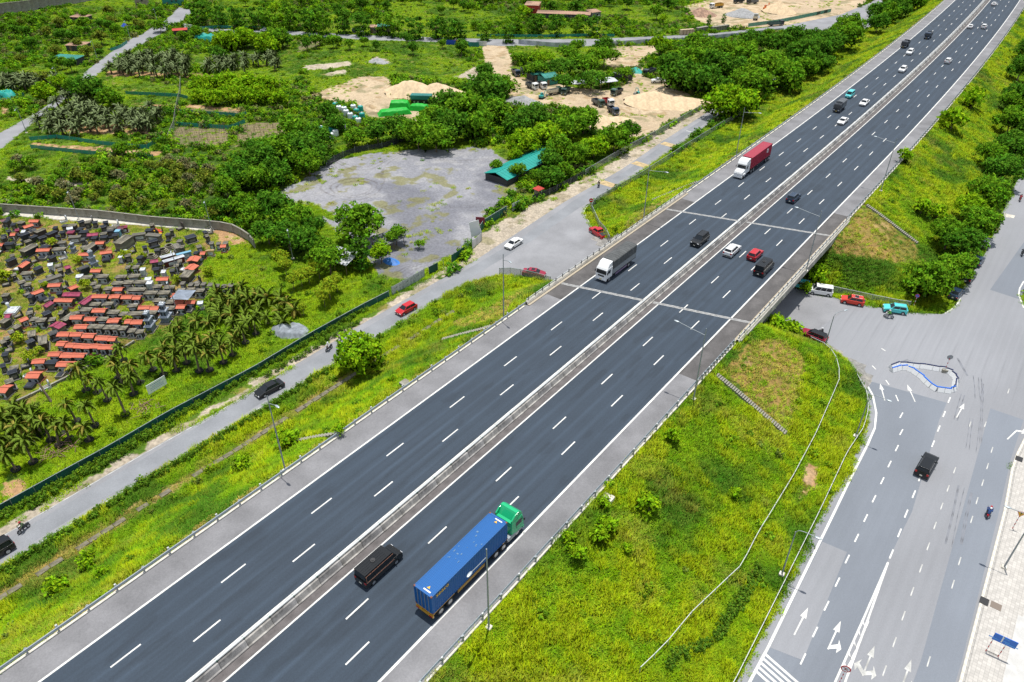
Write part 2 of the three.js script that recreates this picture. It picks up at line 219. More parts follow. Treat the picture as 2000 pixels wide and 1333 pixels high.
// lower roads
const service = paved([[-42.1, 45], [-42.1, -10], [-42.06,-14.76], [-42.03,-27.71], [-41.66,-38.66], [-41.55,-47.21], [-42.24,-71.81], [-41.8,-89.55], [-41.48,-101.72], [-42.16,-114.79], [-43.34,-136.39], [-43.1,-162.67], [-44.74,-188.22], [-46.41,-225.63], [-49, -300], [-53, -420], [-56, -470], [-49, -470], [-46.6, -420], [-43.6, -300], [-41.36,-216.65], [-38.65,-165.63], [-37.97,-142.76], [-38.32,-138.76], [-37.01,-135.43], [-31.64,-129.95], [-24.15,-125.24], [-23, -127], [-10, -129], [-10, -106], [-22.75,-104.2], [-27.87,-103.33], [-33.69,-99.63], [-36.74,-92.94], [-36.94,-85.99], [-36.74,-68.24], [-37.02,-43.89], [-37.07,-35.03], [-37.06,-18.61], [-37.1, -10], [-37.1, 45]]);
const underpass = paved([[-14, -106.5], [14, -113.5], [16.58,-117.09], [21.19,-116.05], [23.51,-119.9], [25.73,-130.3], [21.36,-132.04], [17.28,-131.3], [0, -131], [-14, -129.5]]);
const eastRoad = paved([[39.3, 45], [39.4, -30], [39.34,-56.99], [38.54,-76.91], [38.92,-87.03], [38.34,-94.96], [37.46,-101.13], [35.54,-105.94], [31.72,-110.66], [26.76,-114.21], [23.18,-115.57], [16.58,-117.09], [13, -113], [13, -131], [17.28,-131.3], [21.36,-132.04], [28.6,-133.19], [34.18,-134.78], [39.89,-138.3], [40.63,-140.19], [41.25,-144.53], [41.01,-150.29], [41.65,-169.92], [41.12,-188.21], [40.52,-221.17], [40.2, -300], [38, -420], [36, -520], [54, -520], [56.5, -400], [57.5, -250], [57.6, -165], [50.07,-155.33], [51.18,-151.71], [64, -148], [140, -150], [140, -112], [64, -111.6], [57.15,-109.04], [56.79,-104.68], [56.73,-100.76], [57.25,-91.34], [57.69,-62.06], [57.7, -30], [57.8, 45]]);
const southLane = paved([[-203.09,-75.52], [-214.94,-91.87], [-222.72,-100.15], [-251.37,-125.94], [-281.58,-156.48], [-292.63,-172.01], [-317.92,-201.08], [-333.14,-213.21], [-321.73,-213.77], [-311.96,-208.67], [-298.78,-193.84], [-277.28,-165.53], [-261.88,-144.62], [-242.14,-125.07], [-216.05,-98.34], [-203.51,-84.45], [-188.18,-69.37], [-205, -60], [-225, -60]]);
const farRoad = paved([[-297.77,-193.22], [-271.76,-196.9], [-245.38,-213.15], [-213.91,-227.1], [-182.15,-245.27], [-159.3,-259.13], [-130.2,-282.54], [-106.77,-307.65], [-91.62,-326.66], [-72.62,-362.16], [-61.29,-399.66], [-58.59,-440.9], [-62.3,-483.29], [-53.78,-481.76], [-51,-436.37], [-42.36,-385.23], [-41.93,-369.67], [-48.08,-364.97], [-74.07,-341.32], [-87.02,-316.69], [-101.39,-297.51], [-123.26,-271.76], [-151.95,-249.85], [-176.47,-239.03], [-207.46,-221.19], [-238.88,-208.05], [-265.54,-192.68], [-288.95,-187.73]]);
const gravePath = paved([[-156.58,-47.16], [-146.36,-52.11], [-132.95,-58.88], [-111.43,-70.61], [-97.54,-77.32], [-96.42,-75.92], [-109.23,-69.32], [-130.64,-57.21], [-143.07,-50.75], [-152.79,-45.75]]);
const lanes = {};
lanes.service = struct('service_road', flat(service, 0.03), M.road, 'narrow pale service road left of the expressway embankment');
lanes.underpass = struct('underpass_road', flat(underpass, 0.024), M.road, 'pale road passing under the bridge');
lanes.east = struct('side_road', flat(eastRoad, 0.018), M.roadEast, 'wide pale grey road and junction right of the expressway');
lanes.south = struct('village_lane', flat(southLane, 0.02), M.road, 'pale concrete lane between palm groves at top left');
lanes.far = struct('far_lane', flat(farRoad, 0.024), M.road, 'pale dusty lane running across the top of the picture');
struct('cemetery_path', flat(gravePath, 0.02), M.concretePale, 'pale concrete path below the cemetery wall');
// worn asphalt of other tones on the lower roads
part(lanes.service, 'worn_asphalt', flat([[-41.2, 40], [-40.9, -60], [-40.47,-92.6], [-40.08,-113.91], [-42.05,-138.87], [-41.71,-163.73], [-43.41,-188.18], [-44.41,-220.62], [-42.25,-217.83], [-41.07,-183.76], [-39.76,-164.34], [-38.8,-138.39], [-37.43,-115.95], [-37.54,-92.33], [-38, -60], [-38, 40]], 0.034), M.roadMid);
part(lanes.east, 'worn_asphalt', flat([[34.49,-109.31], [46.39,-111.11], [46.4,-105.92], [47.82,-84.06], [47.51,-73.89], [47.48,-54.18], [50.2, -30], [50.2, 45], [41, 45], [41, -30], [40.3,-56.83], [39.79,-77.76], [39.74,-86.16], [39.66,-94.17], [38.26,-101.75]], 0.022), M.roadEastDark);
part(lanes.east, 'worn_asphalt', flat([[52.01,-113.72], [56.49,-113.84], [56.45,-109.34], [56.39,-103.06], [56.83,-91.01], [57.46,-65.01], [57.2, -30], [53.6, -30], [53.98,-62.33], [53.01,-88.07]], 0.022), M.roadEastDark);
part(lanes.east, 'asphalt_patch', flat([[40.21,-71.93], [43.14,-72.18], [43.97,-54.61], [40.57,-53.88]], 0.026), M.roadEast);
part(lanes.east, 'worn_asphalt', flat([[45.26,-153.56], [50.22,-153.07], [55.5, -190], [55, -300], [49, -300], [48, -190]], 0.022), M.roadEastDark);
part(lanes.east, 'asphalt_patch', flat([[40.75,-194.48], [43.58,-194.55], [43.53,-192.78], [41.15,-191.98]], 0.026), M.concretePale);
// tyre rubber dragged over the junction
{ const R = RNG(5); const run = [[[53.74,-82.16], [52.97,-92.5]], [[52.92,-81.02], [52.06,-92.98]], [[51.74,-101.59], [50.81,-109.32]], [[51.6,-104.2], [49.13,-119.91]], [[50.16,-114.96], [48.73,-121.31]], [[48.42,-107.48], [47.99,-114.89]], [[45.49,-125.06], [47.87,-120.65]], [[38.3,-119.53], [36.39,-115.87]]];
  for (const [a, b] of run) for (let k = 0; k < 3; k++) { const o = (R() - 0.5) * 1.8; part(lanes.east, 'tyre_mark', ribbon([[a[0] + o, 0.03 + 0.001 * k, a[1]], [(a[0] + b[0]) / 2 + o + (R() - 0.5) * 0.2, 0.03 + 0.001 * k, (a[1] + b[1]) / 2], [b[0] + o, 0.03 + 0.001 * k, b[1]]], 0.06 + 0.08 * R()), M.rubber); } }
const mark = (road, name, pts, w, y, mat = M.line) => part(road, name, ribbon(pts.map(p => [p[0], y, p[1]]), w), mat);
// east road markings
mark(lanes.east, 'edge_line', [[40.4, 45], [40.4, -30], [40.4,-53.74], [39.81,-77.89], [39.57,-86.03], [39.43,-93.72], [39.22,-98.05], [38.39,-101.85], [36.69,-106.02], [34.02,-109.8], [31.27,-112.11], [26.95,-114.17]], 0.3, 0.03);
mark(lanes.east, 'edge_line', [[40.26,-139.02], [40.89,-141.06], [41.4,-144.65], [41.13,-150.14]], 0.25, 0.03, M.line); mark(lanes.east, 'edge_line', [[51.48,-150.12], [50.89,-151.95], [49.98,-154.78], [49.73,-157.74], [49.93,-161.39]], 0.25, 0.03);
for (const p of [[43.35,-79.24], [43.42,-75.18], [43.52,-71.13], [43.65,-66.99], [43.7,-62.94], [43.82,-58.78], [43.9,-54.76], [41.57,-103.62], [42.59,-99.57], [43,-95.55], [43.06,-91.49], [43.17,-87.51], [43.24,-83.37]]) { const d = p[1] > -98 ? 0 : 0.02; mark(lanes.east, 'lane_dash', [[p[0] - d * 0.8, p[1] + 0.8], [p[0] + d * 0.8, p[1] - 0.8]], 0.17, 0.031); }
for (const [a, b] of [[[39.57,-108.24], [40.3,-106.88]], [[37.25,-111.27], [38.01,-110.33]], [[34.38,-113.96], [35.14,-113.29]], [[34.17,-120.11], [34.94,-119.75]]]) mark(lanes.east, 'lane_dash', [a, b], 0.17, 0.031);
for (const p of [[47.3,-83.25], [47.47,-79.34], [47.57,-75.24], [46.52,-112.08], [46.66,-107.92], [46.79,-103.81], [46.9,-99.75], [47.22,-87.5], [47.1,-91.3]]) mark(lanes.east, 'lane_dash', [[p[0] + 0.02, p[1] + 0.85], [p[0], p[1] - 0.85]], 0.18, 0.031);
for (const p of [[50.75,-83.39], [50.87,-79.27], [50.98,-75.15], [50.99,-71.03], [51.04,-66.97], [51.13,-62.88], [51.2,-58.72], [50.67,-87.49], [50.62,-91.46], [50.56,-95.75], [54.26,-87.38], [54.45,-79.2], [54.54,-75.05], [54.65,-62.72], [53.91,-103.53], [54.04,-99.47], [54.12,-95.5], [54.16,-91.41], [52.09,-109.13], [50.27,-107.72], [53.47,-120.25]]) mark(lanes.east, 'lane_dash', [[p[0] + 0.02, p[1] + 0.75], [p[0], p[1] - 0.75]], 0.13, 0.031, M.lineWorn);
const NB = [[47.6,-73.67], [47.57,-63.5], [47.48,-54.18]], NC = [[47.6,-73.67], [48,-63.83], [48.31,-54.82]];
mark(lanes.east, 'divider_line', [NB[0], NB[1], NB[2], [49.2, -30], [49.2, 45]], 0.22, 0.031); mark(lanes.east, 'divider_line', [NC[0], NC[1], NC[2], [50.6, -30], [50.6, 45]], 0.22, 0.032);
for (const [a, b, c] of [[[47.61,-63.37], [48.11,-62.78], [48.09,-63.82]], [[47.61,-61.83], [48.07,-61.22], [48.08,-62.51]], [[47.59,-60.23], [48.06,-59.58], [48.1,-60.93]], [[47.57,-58.51], [48.03,-57.88], [48.13,-59.33]], [[47.55,-56.99], [47.98,-56.44], [48.11,-57.8]]]) mark(lanes.east, 'chevron', [a, b, c], 0.22, 0.033);
for (let k = 0; k < 5; k++) { const o = k * 0.62; mark(lanes.east, 'stop_stripe', [[40.5, -52.2 + o - 0.6], [49.3, -48.9 + o - 1.6]], 0.3, 0.031); }
const ARROW = { // in metres, tip towards -z
  straight: [[[-0.08, 2.2], [-0.08, -0.6], [-0.34, -0.6], [0, -2.2], [0.34, -0.6], [0.08, -0.6], [0.08, 2.2]]],
  right: [[[-0.09, 2.2], [-0.09, -1], [0.55, -1.5], [0.5, -2.1], [1.5, -1.7], [0.72, -0.7], [0.66, -1.1], [0.1, -0.7], [0.1, 2.2]]],
  straightRight: [[[-0.08, 2.2], [-0.08, -0.6], [-0.34, -0.6], [0, -2.2], [0.34, -0.6], [0.08, -0.6], [0.08, 2.2]], [[0.085, 1.5], [0.7, 0.9], [0.6, 0.3], [1.15, 1.3], [0.85, 2.1], [0.75, 1.5], [0.085, 2.1]]],
  fork: [[[-0.08, 2.2], [-0.08, -0.6], [-0.34, -0.6], [0, -2.2], [0.34, -0.6], [0.08, -0.6], [0.08, 2.2]], [[0.085, 1.5], [0.7, 0.9], [0.6, 0.3], [1.15, 1.3], [0.85, 2.1], [0.75, 1.5], [0.085, 2.1]], [[-0.085, 1.5], [-0.7, 0.9], [-0.6, 0.3], [-1.15, 1.3], [-0.85, 2.1], [-0.75, 1.5], [-0.085, 2.1]]],
};
for (const [k, p, t, w] of [['straight', [42.11,-59.2], 0, 0], ['straightRight', [45.64,-59.74], 0, 0], ['fork', [49.54,-58.9], 0, 1], ['straightRight', [53.14,-59.63], 0, 1], ['straight', [37.69,-107.76], 0.42, 0], ['straight', [41.36,-110.26], 0.5, 0], ['straight', [48.46,-110.37], -0.05, 0], ['right', [55.82,-109.56], -0.25, 0]])
  part(lanes.east, 'road_arrow', merge(ARROW[k].map(s => flat(s, 0))).rotateY(t).translate(p[0], 0.032, p[1]), w ? M.lineWorn : M.line);
// service road markings
mark(lanes.service, 'edge_line', [[-41.75, 40], [-41.99,-14.92], [-41.86,-27.85], [-41.49,-38.63], [-41.42,-47.31]], 0.13, 0.037, M.lineWorn); mark(lanes.service, 'edge_line', [[-37.3, 40], [-37.3, -22], [-37.3, -60]], 0.12, 0.037, M.lineWorn);
mark(lanes.service, 'edge_line', [[-24.28,-125.45], [-31.41,-129.8], [-36.92,-135.5], [-37.87,-138.74]], 0.22, 0.037);
for (const [a, b] of [[[-43.17,-152.68], [-38.64,-152.44]], [[-43.17,-169.47], [-38.39,-168.99]], [[-44.23,-187.56], [-39.32,-187.15]]]) mark(lanes.service, 'rumble_strip', [a, b], 2.6, 0.038, M.yellow);
mark(lanes.service, 'rumble_strip', [[-43.56,-201.26], [-39.02,-200.79]], 0.4, 0.038, M.lineWorn);
// pavement with kerbs at the right edge
{
  const kerbLine = [[57.8, 45], [57.75, -30], [57.69,-62.06], [57.25,-91.34], [56.73,-100.76], [56.79,-104.68], [57.15,-109.04], [60.2, -110.4], [68, -111.4], [140, -111.8]];
  const pv = struct('pavement', null, null, 'pale tiled footpath beside the road in the lower right corner');
  const tiles = tex(512, 512, (u, v, i, j) => { const a = u * 8, b = v * 8, e = Math.min(a % 1, b % 1), t = hash(a, b, 4), k = (e < 0.05 ? 0.8 : 1) * (0.94 + 0.1 * t + 0.06 * hash(i, j)); return [182 * k, 177 * k, 170 * k]; }, [1 / 3.2, 1 / 3.2]);
  part(pv, 'paving', flat([...kerbLine.map(p => [p[0] + 0.55, p[1]]), [140, -106], [66, -105.5], [63.5, -100], [63.2, -60], [63.2, 45]], 0.115), mt(0xffffff, 0.9, { map: tiles }));
  const white = mt(0xffffff, 0.9, { map: grain([190, 188, 184], 0.1, { metres: 4, seed: 33 }) });
  part(pv, 'pale_border', flat([[61.6, 45], [61.7, -62], [61.3, -62], [61.3, -75], [61.8, -75], [61.8, -100], [63.3, -101], [63.2, -60], [63.2, 45]], 0.119), white);
  const pts = walk(kerbLine, 1.0); const kg = new THREE.BoxGeometry(0.3, 0.16, 0.985).translate(0.15, 0.06, 0), gg = new THREE.BoxGeometry(0.25, 0.15, 0.985).translate(0.43, 0.045, 0);
  for (const [x, z, t] of pts) { if (z > 12 || x > 75) continue; const a = part(pv, 'kerb_stone', kg, M.concretePale), b = part(pv, 'kerb_stone', gg, M.concrete); for (const m of [a, b]) { m.position.set(x, 0, z); m.rotation.y = t; } }
  for (const p of [[57.81,-74.62], [57.19,-103.68]]) part(pv, 'drain_grate', box(0.9, 0.02, 1.1, p[0] + 0.1, 0.15, p[1]), M.black);
  part(pv, 'manhole_cover', box(1.1, 0.02, 1.0, [59.1,-74.75][0], 0.13, [59.1,-74.75][1]), mt([0.2, 0.16, 0.13], 0.8));
  fillZone(MEADOW, [[63.2, 45], [63.2, -105], [130, -106], [130, 45]]); fillZone(ROAD, [[57, 45], [63.9, 45], [63.9, -101], [70, -106], [70, -113], [57, -113]]);
}
const blocked = (x, z, r = 1.2) => [[0, 0], [r, 0], [-r, 0], [0, r], [0, -r]].some(([a, b]) => [ROAD, SAND, GRAVEL].includes(zoneAt(x + a, z + b)));
function scatter(poly, n, md, seed, ok = (x, z) => !blocked(x, z)) {
  const R = RNG(seed), xs = poly.map(p => p[0]), zs = poly.map(p => p[1]), o = []; for (let k = 0; k < n * 40 && o.length < n; k++) { const x = lerp(Math.min(...xs), Math.max(...xs), R()), z = lerp(Math.min(...zs), Math.max(...zs), R()); if (inPoly(poly, x, z) && ok(x, z) && o.every(p => (p[0] - x) ** 2 + (p[1] - z) ** 2 > md * md)) o.push([x, z]); } return o;
}
// ---------- ground sheet: colour map painted from the zones ----------
{
  const mixc = (a, b, t) => [lerp(a[0], b[0], t), lerp(a[1], b[1], t), lerp(a[2], b[2], t)];
  const PAL = {
    [SCRUB]: [[58, 84, 14], [92, 116, 20], [128, 116, 58]], [DIRT]: [[168, 156, 138], [186, 172, 152], [148, 136, 112]], [SAND]: [[190, 168, 138], [204, 182, 150], [172, 146, 110]],
    [GRAVEL]: [[160, 159, 163], [144, 144, 150], [174, 172, 172]], [SOIL]: [[176, 138, 98], [158, 124, 86], [190, 160, 124]], [GRAVES]: [[116, 118, 36], [158, 122, 82], [134, 124, 50]],
    [DRY]: [[150, 122, 66], [112, 112, 40], [168, 140, 92]], [GRASS]: [[72, 98, 8], [96, 116, 12], [98, 84, 30]], [MEADOW]: [[76, 106, 16], [98, 122, 22], [136, 122, 62]], [TILLED]: [[142, 122, 96], [120, 106, 82], [100, 104, 60]], [ROAD]: [[150, 146, 140], [140, 138, 134], [156, 150, 140]],
  };
  const N = 2048, map = tex(N, N, (u, v, i, j) => {
    const x = GX0 + u * GS, z = GZ0 + v * GS, w1 = fbm(x * 0.35, z * 0.35, 3, 11), w2 = fbm(x * 0.35, z * 0.35, 3, 21);
    let id = zoneAt(x + (w1 - 0.5) * 4.5, z + (w2 - 0.5) * 4.5); const z0 = zoneAt(x, z); if (id === ROAD || z0 === ROAD) id = z0; const p = PAL[id] ?? PAL[0];
    const a = fbm(x * 0.09, z * 0.09, 4, 31), b = w1, f = hash(i, j, 3);
    let c = mixc(p[0], p[1], sstep(0.35, 0.65, a * 0.6 + b * 0.4)); c = mixc(c, p[2], sstep(0.56, 0.66, w2 * 0.65 + a * 0.35) * (id === GRAVEL ? 0.5 : 0.8));
    if (id === GRAVEL) { const d = fbm(x * 0.06 + 9, z * 0.06, 4, 71); c = mixc(c, [104, 105, 114], sstep(0.54, 0.68, d) * 0.55); c = mixc(c, [128, 124, 66], sstep(0.6, 0.68, fbm(x * 0.22, z * 0.22, 4, 91)) * 0.6); }
    if (id === SAND || id === DIRT) c = mixc(c, [132, 126, 90], sstep(0.62, 0.72, fbm(x * 0.2, z * 0.2, 4, 95)) * 0.6);
    if (id === SAND || id === DIRT || id === GRAVEL) { const q = fbm(x * 0.045, z * 0.045, 2, 141), r = Math.min(Math.abs(q - 0.5), Math.abs(q - 0.525), Math.abs(q - 0.56)); if (r < 0.004) c = mixc(c, [c[0] * 0.84, c[1] * 0.82, c[2] * 0.8], 0.8 * w1 * 1.6); }
    if (id === TILLED) { const r = 0.5 + 0.5 * Math.sin((x * 0.6 + z * 0.8) * 4.2); c = mixc(c, [88, 98, 48], r * 0.55); }
    const k = 0.86 + 0.28 * f * (id === GRAVEL || id === SAND ? 0.6 : 1); return [c[0] * k, c[1] * k, c[2] * k];
  });
  map.wrapS = map.wrapT = THREE.ClampToEdgeWrapping;
  const xs = [], zs = []; const axis = (a, lo, hi, st) => { for (const d of [-3000, -1800, -1000, -600, -300, -140, -60, -20]) if (lo + d < lo) a.push(lo + d); for (let v = lo; v <= hi; v += st) a.push(v); for (const d of [20, 60, 140, 300, 600, 1000, 1800, 3000]) a.push(hi + d); };
  axis(xs, GX0, GX0 + GS, 2); axis(zs, GZ0, GZ0 + GS, 2);
  const P = new Float32Array(xs.length * zs.length * 3), U = new Float32Array(xs.length * zs.length * 2), I = []; let k = 0;
  zs.forEach((z, j) => xs.forEach((x, i) => { P.set([x, H(x, z) - 0.03 + (zoneAt(x, z) === ROAD ? 0 : 0.04 * fbm(x * 0.3, z * 0.3, 2, 4)), z], 3 * k); U.set([(x - GX0) / GS, (z - GZ0) / GS], 2 * k); if (i && j) { const a = k, b = k - 1, c = k - xs.length, d = c - 1; I.push(d, b, c, c, b, a); } k++; }));
  const g = new THREE.BufferGeometry(); g.setAttribute('position', new THREE.BufferAttribute(P, 3)); g.setAttribute('uv', new THREE.BufferAttribute(U, 2)); g.setIndex(I); g.computeVertexNormals();
  const bump = tex(512, 512, (u, v, i, j) => { const b = 255 * (0.6 * fbm(u * 16, v * 16, 4, 5, 16) + 0.4 * hash(i, j, 8)); return [b, b, b]; }, [GS / 9, GS / 9], false);
  struct('ground', g, new THREE.MeshStandardMaterial({ map, roughness: 1, bumpMap: bump, bumpScale: 0.12 }), 'open ground of grass, scrub, sand and soil around the expressway');
}
// ---------- barriers, bridge, lamps, fences ----------
{ // central barrier
  const t = thing('median_barrier', 'long concrete barrier with a pale tube rail between the two carriageways', 'barrier');
  const prof = [[-0.58, 0], [-0.58, 0.14], [-0.44, 0.2], [-0.28, 0.88], [0.22, 0.88], [0.42, 0.2], [0.58, 0.14], [0.58, 0]], L = 3.05, seg = sweep([[0, 0, L / 2 - 0.015], [0, 0, -L / 2 + 0.015]], prof);
  const cap = new THREE.ShapeGeometry(new THREE.Shape(prof.map(V2))); const segG = merge([seg, cap.clone().translate(0, 0, L / 2 - 0.015), cap.clone().rotateY(Math.PI).translate(0, 0, -L / 2 + 0.015)]);
  const mats = [M.concrete, M.concrete, mt(0xffffff, 0.9, { map: grain([150, 147, 144], 0.3, { metres: 4, stain: 0.25, seed: 41 }) })], R = RNG(3), tube = new THREE.CylinderGeometry(0.13, 0.13, L, 10).rotateX(Math.PI / 2), br = merge([box(0.1, 0.26, 0.14), box(0.34, 0.16, 0.12, 0, 0.08, 0)]);
  for (let k = 0, z = 30; z > -560; k++, z -= L) {
    if (k > 190) break;
    const ang = Math.atan2(cx(z - 1) - cx(z + 1), 2), m = part(t, 'barrier_segment', segG, mats[Math.floor(R() * 3) % 3]); m.position.set(cx(z), 7, z); m.rotation.y = ang;
    const u = part(t, 'tube_rail', tube, M.railWhite); u.position.set(cx(z) - 0.12, 8.06, z); u.rotation.y = ang;
    if (z > -60) { const b = part(t, 'rail_bracket', br, M.darkGreen); b.position.set(cx(z) - 0.12, 7.98, z - L / 2); }
  }
}
function guardrail(label, x, z0, z1, step, side) { // side: +1 road lies towards +x
  const t = thing('guardrail', label, 'guardrail', [0, 0, 0], 0, 'steel guardrails along the expressway'), w = [[0, 0.48], [0.05, 0.52], [0.05, 0.6], [0, 0.64], [0, 0.7], [0.05, 0.74], [0.05, 0.82], [0, 0.86]].map(([a, b]) => [a * side, b]);
  const prof = [...w, ...w.map(([a, b]) => [a - 0.02 * side, b]).reverse()];
  part(t, 'beam', sweep(eRun(x, 7, z0, z1, 6), prof), M.steel); part(t, 'footing', sweep(eRun(x - 0.12 * side, 6.8, z0, z1, 6), [[-0.16, 0], [-0.16, 0.27], [0.16, 0.27], [0.16, 0]]), M.concretePale);
  const pg = merge([box(0.12, 0.95, 0.14, -0.16 * side, 0.4, 0), box(0.2, 0.3, 0.3, -0.07 * side, 0.68, 0)]), cap = box(0.16, 0.22, 0.2, -0.14 * side, 0.95, 0); let n = 0;
  for (let z = z0 - 0.2; z > z1 && n < 150; z -= step, n++) { const p = part(t, 'post', pg, M.steelDull); p.position.set(x + cx(z), 7, z); if (n % 2 === 0 && z > -90) { const r = part(p, 'reflector', cap, M.railWhite); } }
  return t;
}
guardrail('steel guardrail on the left shoulder, nearer the viewer than the bridge', -15.95, 36.25, -84.5, 3.05, 1);
guardrail('steel guardrail on the left shoulder, beyond the bridge', -15.95, -144, -470, 3.05, 1);
guardrail('steel guardrail on the right shoulder, nearer the viewer than the bridge', 16.6, 33.5, -84, 3.05, -1);
guardrail('closely posted steel guardrail leading to the bridge on the right', 16.6, -84.2, -96, 1.0, -1);
guardrail('steel guardrail with close dark posts on the right, beyond the bridge', 16.6, -152.5, -450, 2.0, -1);
// pale lower rail on the left near guardrail
{
  const b = thing('bridge', 'concrete road bridge carrying the expressway over the underpass road', 'bridge'), sl = (x0, x1, y0, y1, f = 0, g = 0) => { const s = new THREE.Shape([[x0, -zj1(x0) + f], [x1, -zj1(x1) + f], [x1, -zj2(x1) - g], [x0, -zj2(x0) - g]].map(V2)); return new THREE.ExtrudeGeometry(s, { depth: y1 - y0, bevelEnabled: false }).rotateX(-Math.PI / 2).translate(0, y0, 0); };
  part(b, 'deck_slab', sl(-16.3, 17.0, 6.3, 6.98), M.concreteOld);
  for (let k = 0; k < 12; k++) part(b, 'girder', sl(-15.8 + k * 2.88, -14.9 + k * 2.88, 5.2, 6.29, 1, 1), M.concreteOld);
  for (const [f, o] of [[zj1, 0.6], [zj2, -0.6]]) { const w = Math.hypot(33, f(16) - f(-17)); part(b, 'abutment', box(w, 3.4, 1.1).rotateY(-Math.atan2(f(16) - f(-17), 33)).translate(-0.3, 5.2, f(-0.3) + o), M.concreteOld); }
  const para = (x, z0, z1, s, name) => { const p = part(b, 'parapet', sweep([[x, 6.9, z0], [x, 6.9, z1]], [[-0.25, 0], [-0.25, 0.35], [-0.14 + (s < 0 ? 0 : 0), 0.72], [0.16, 0.72], [0.25, 0.35], [0.25, 0]]), M.concretePale);
    part(b, 'parapet_kerb', sweep([[x + s * 0.5, 6.99, z0], [x + s * 0.5, 6.99, z1]], [[-0.2, 0], [-0.2, 0.14], [0.2, 0.14], [0.2, 0]]), mt([0.42, 0.36, 0.27], 0.9));
    part(b, 'hand_rail', merge([bar(V(x, 8.05, z0), V(x, 8.05, z1), 0.055), bar(V(x, 7.82, z0), V(x, 7.82, z1), 0.045)]), M.railWhite);
    const pg = merge([box(0.1, 0.5, 0.16), box(0.2, 0.06, 0.24, 0, 0.27, 0)]); for (let z = z0 - 0.6; z > z1; z -= 2.05) part(b, 'rail_post', pg, M.black).position.set(x, 7.83, z);
    part(b, 'fascia', sweep([[x + (s > 0 ? -0.35 : 0.3), 5.9, z0 - 0.8], [x + (s > 0 ? -0.35 : 0.3), 5.9, z1 + 0.8]], [[-0.12, 0], [-0.12, 1.3], [0.12, 1.3], [0.12, 0]]), M.concrete); };
  para(-16.1, -85, -144.2, 1); para(16.95, -96.2, -152.3, -1);
  for (const [z0, z1, zd] of [[-96.4, -103.4, -108], [-152, -142.6, -138.5]]) { const s = new THREE.Shape([[-z0, 6.9], [-z1, 6.9], [-z1 + (zd < -120 ? -1 : 1) * 0.5, 3.2], [-zd, 1.6], [-z1, 1.4], [-(z0 + z1) / 2, 4.2]].map(V2)); part(b, 'wing_wall', new THREE.ExtrudeGeometry(s, { depth: 0.4, bevelEnabled: false }).rotateY(Math.PI / 2).translate(16.95, 0, 0), M.concretePale); }
  for (const z of [-112, -124]) part(b, 'joint_seal', box(0.3, 0.9, 0.3, 17.2, 6.1, z), M.concreteOld);
}
// street lamps
function lamp(label, x, y, z, hgt, arm, turn, group, style = 0) {
  const t = thing('street_lamp', label, 'street lamp', [x, y, z], turn, group);   // the arm reaches towards local -x
  part(t, 'base', rbox(0.6, 0.3, 0.6, 0.04, 0, 0.1, 0), M.concretePale); part(t, 'pole', bar(V(0, 0, 0), V(0, hgt, 0), 0.11, 0.06, 10), M.steelDull);
  const pts = style ? [V(0, hgt - 0.1, 0), V(-0.12 * arm, hgt + 0.35, 0), V(-0.4 * arm, hgt + 0.5, 0), V(-arm, hgt + 0.45, 0)] : [V(0, hgt - 1.1, 0), V(-0.18 * arm, hgt - 1.0, 0), V(-0.5 * arm, hgt - 0.85, 0), V(-arm, hgt - 0.55, 0)];
  part(t, 'arm', new THREE.TubeGeometry(new THREE.CatmullRomCurve3(pts), 12, 0.045, 6), M.steelDull); const e = pts[3], hd = new THREE.SphereGeometry(1, 10, 8).scale(0.42, 0.09, 0.17).translate(e.x - 0.3, e.y + 0.02, 0);
  const h = part(t, 'lamp_head', hd, M.steel); part(h, 'lens', new THREE.SphereGeometry(1, 10, 6).scale(0.3, 0.05, 0.13).translate(e.x - 0.3, e.y - 0.06, 0), mt([0.6, 0.6, 0.56], 0.3)); return t;
}
const GL = 'lamps along the expressway';
lamp('tall street lamp beside the blue container truck', 17.7, 6.65, -33.6, 12.2, 2.5, 1.68, GL); lamp('tall street lamp on the right shoulder just before the bridge', 17.7, 6.65, [17.89,-79.66][1], 12.2, 4.0, 0, GL);
lamp('tall street lamp on the right parapet in the middle of the bridge', 17.45, 6.9, -125.8, 12.0, 4.0, 0, GL); lamp('tall street lamp on the right shoulder just beyond the bridge', 17.8, 6.65, [17.72,-172.76][1], 12.2, 4.0, 0, GL);
lamp('tall street lamp on the left embankment nearest the viewer', -16.8, 6.6, -35.1, 12.2, 1.6, Math.PI * 0.98, GL); lamp('tall street lamp on the left embankment behind the parked red sedan', -16.7, 6.6, -79.6, 12.2, 1.6, Math.PI * 0.9, GL);
lamp('tall street lamp on the left embankment beside the joint beyond the bridge', -16.8, 6.6, [-17.3,-126.54][1], 12.2, 3.6, Math.PI, GL); lamp('tall street lamp on the left embankment beside the red container truck', -16.8, 6.6, [-17.31,-173][1], 12.2, 3.6, Math.PI, GL);
const GS2 = 'lamps along the side road';
lamp('low street lamp behind the fence of the side road, nearest the viewer', [38.03,-63.84][0], 0.2, [38.03,-63.84][1], 7.6, 2.1, Math.PI * 1.03, GS2, 1); lamp('street lamp on the inside of the kerb bend before the junction', [37.51,-94.32][0], 0.1, [37.51,-94.32][1], 7.6, 2.2, Math.PI, GS2, 1);
lamp('street lamp at the kerb beside the red car with a black roof', [26.62,-112.78][0], 0.05, [26.62,-112.78][1], 7.4, 2.2, Math.PI * 1.35, GS2, 1); lamp('street lamp on the tiled footpath at the right edge', [58.87,-81.32][0], 0.1, [58.87,-81.32][1], 8.4, 2.3, 0, GS2, 1);
const GV = 'lamps of the village lanes'; let vl = 0;
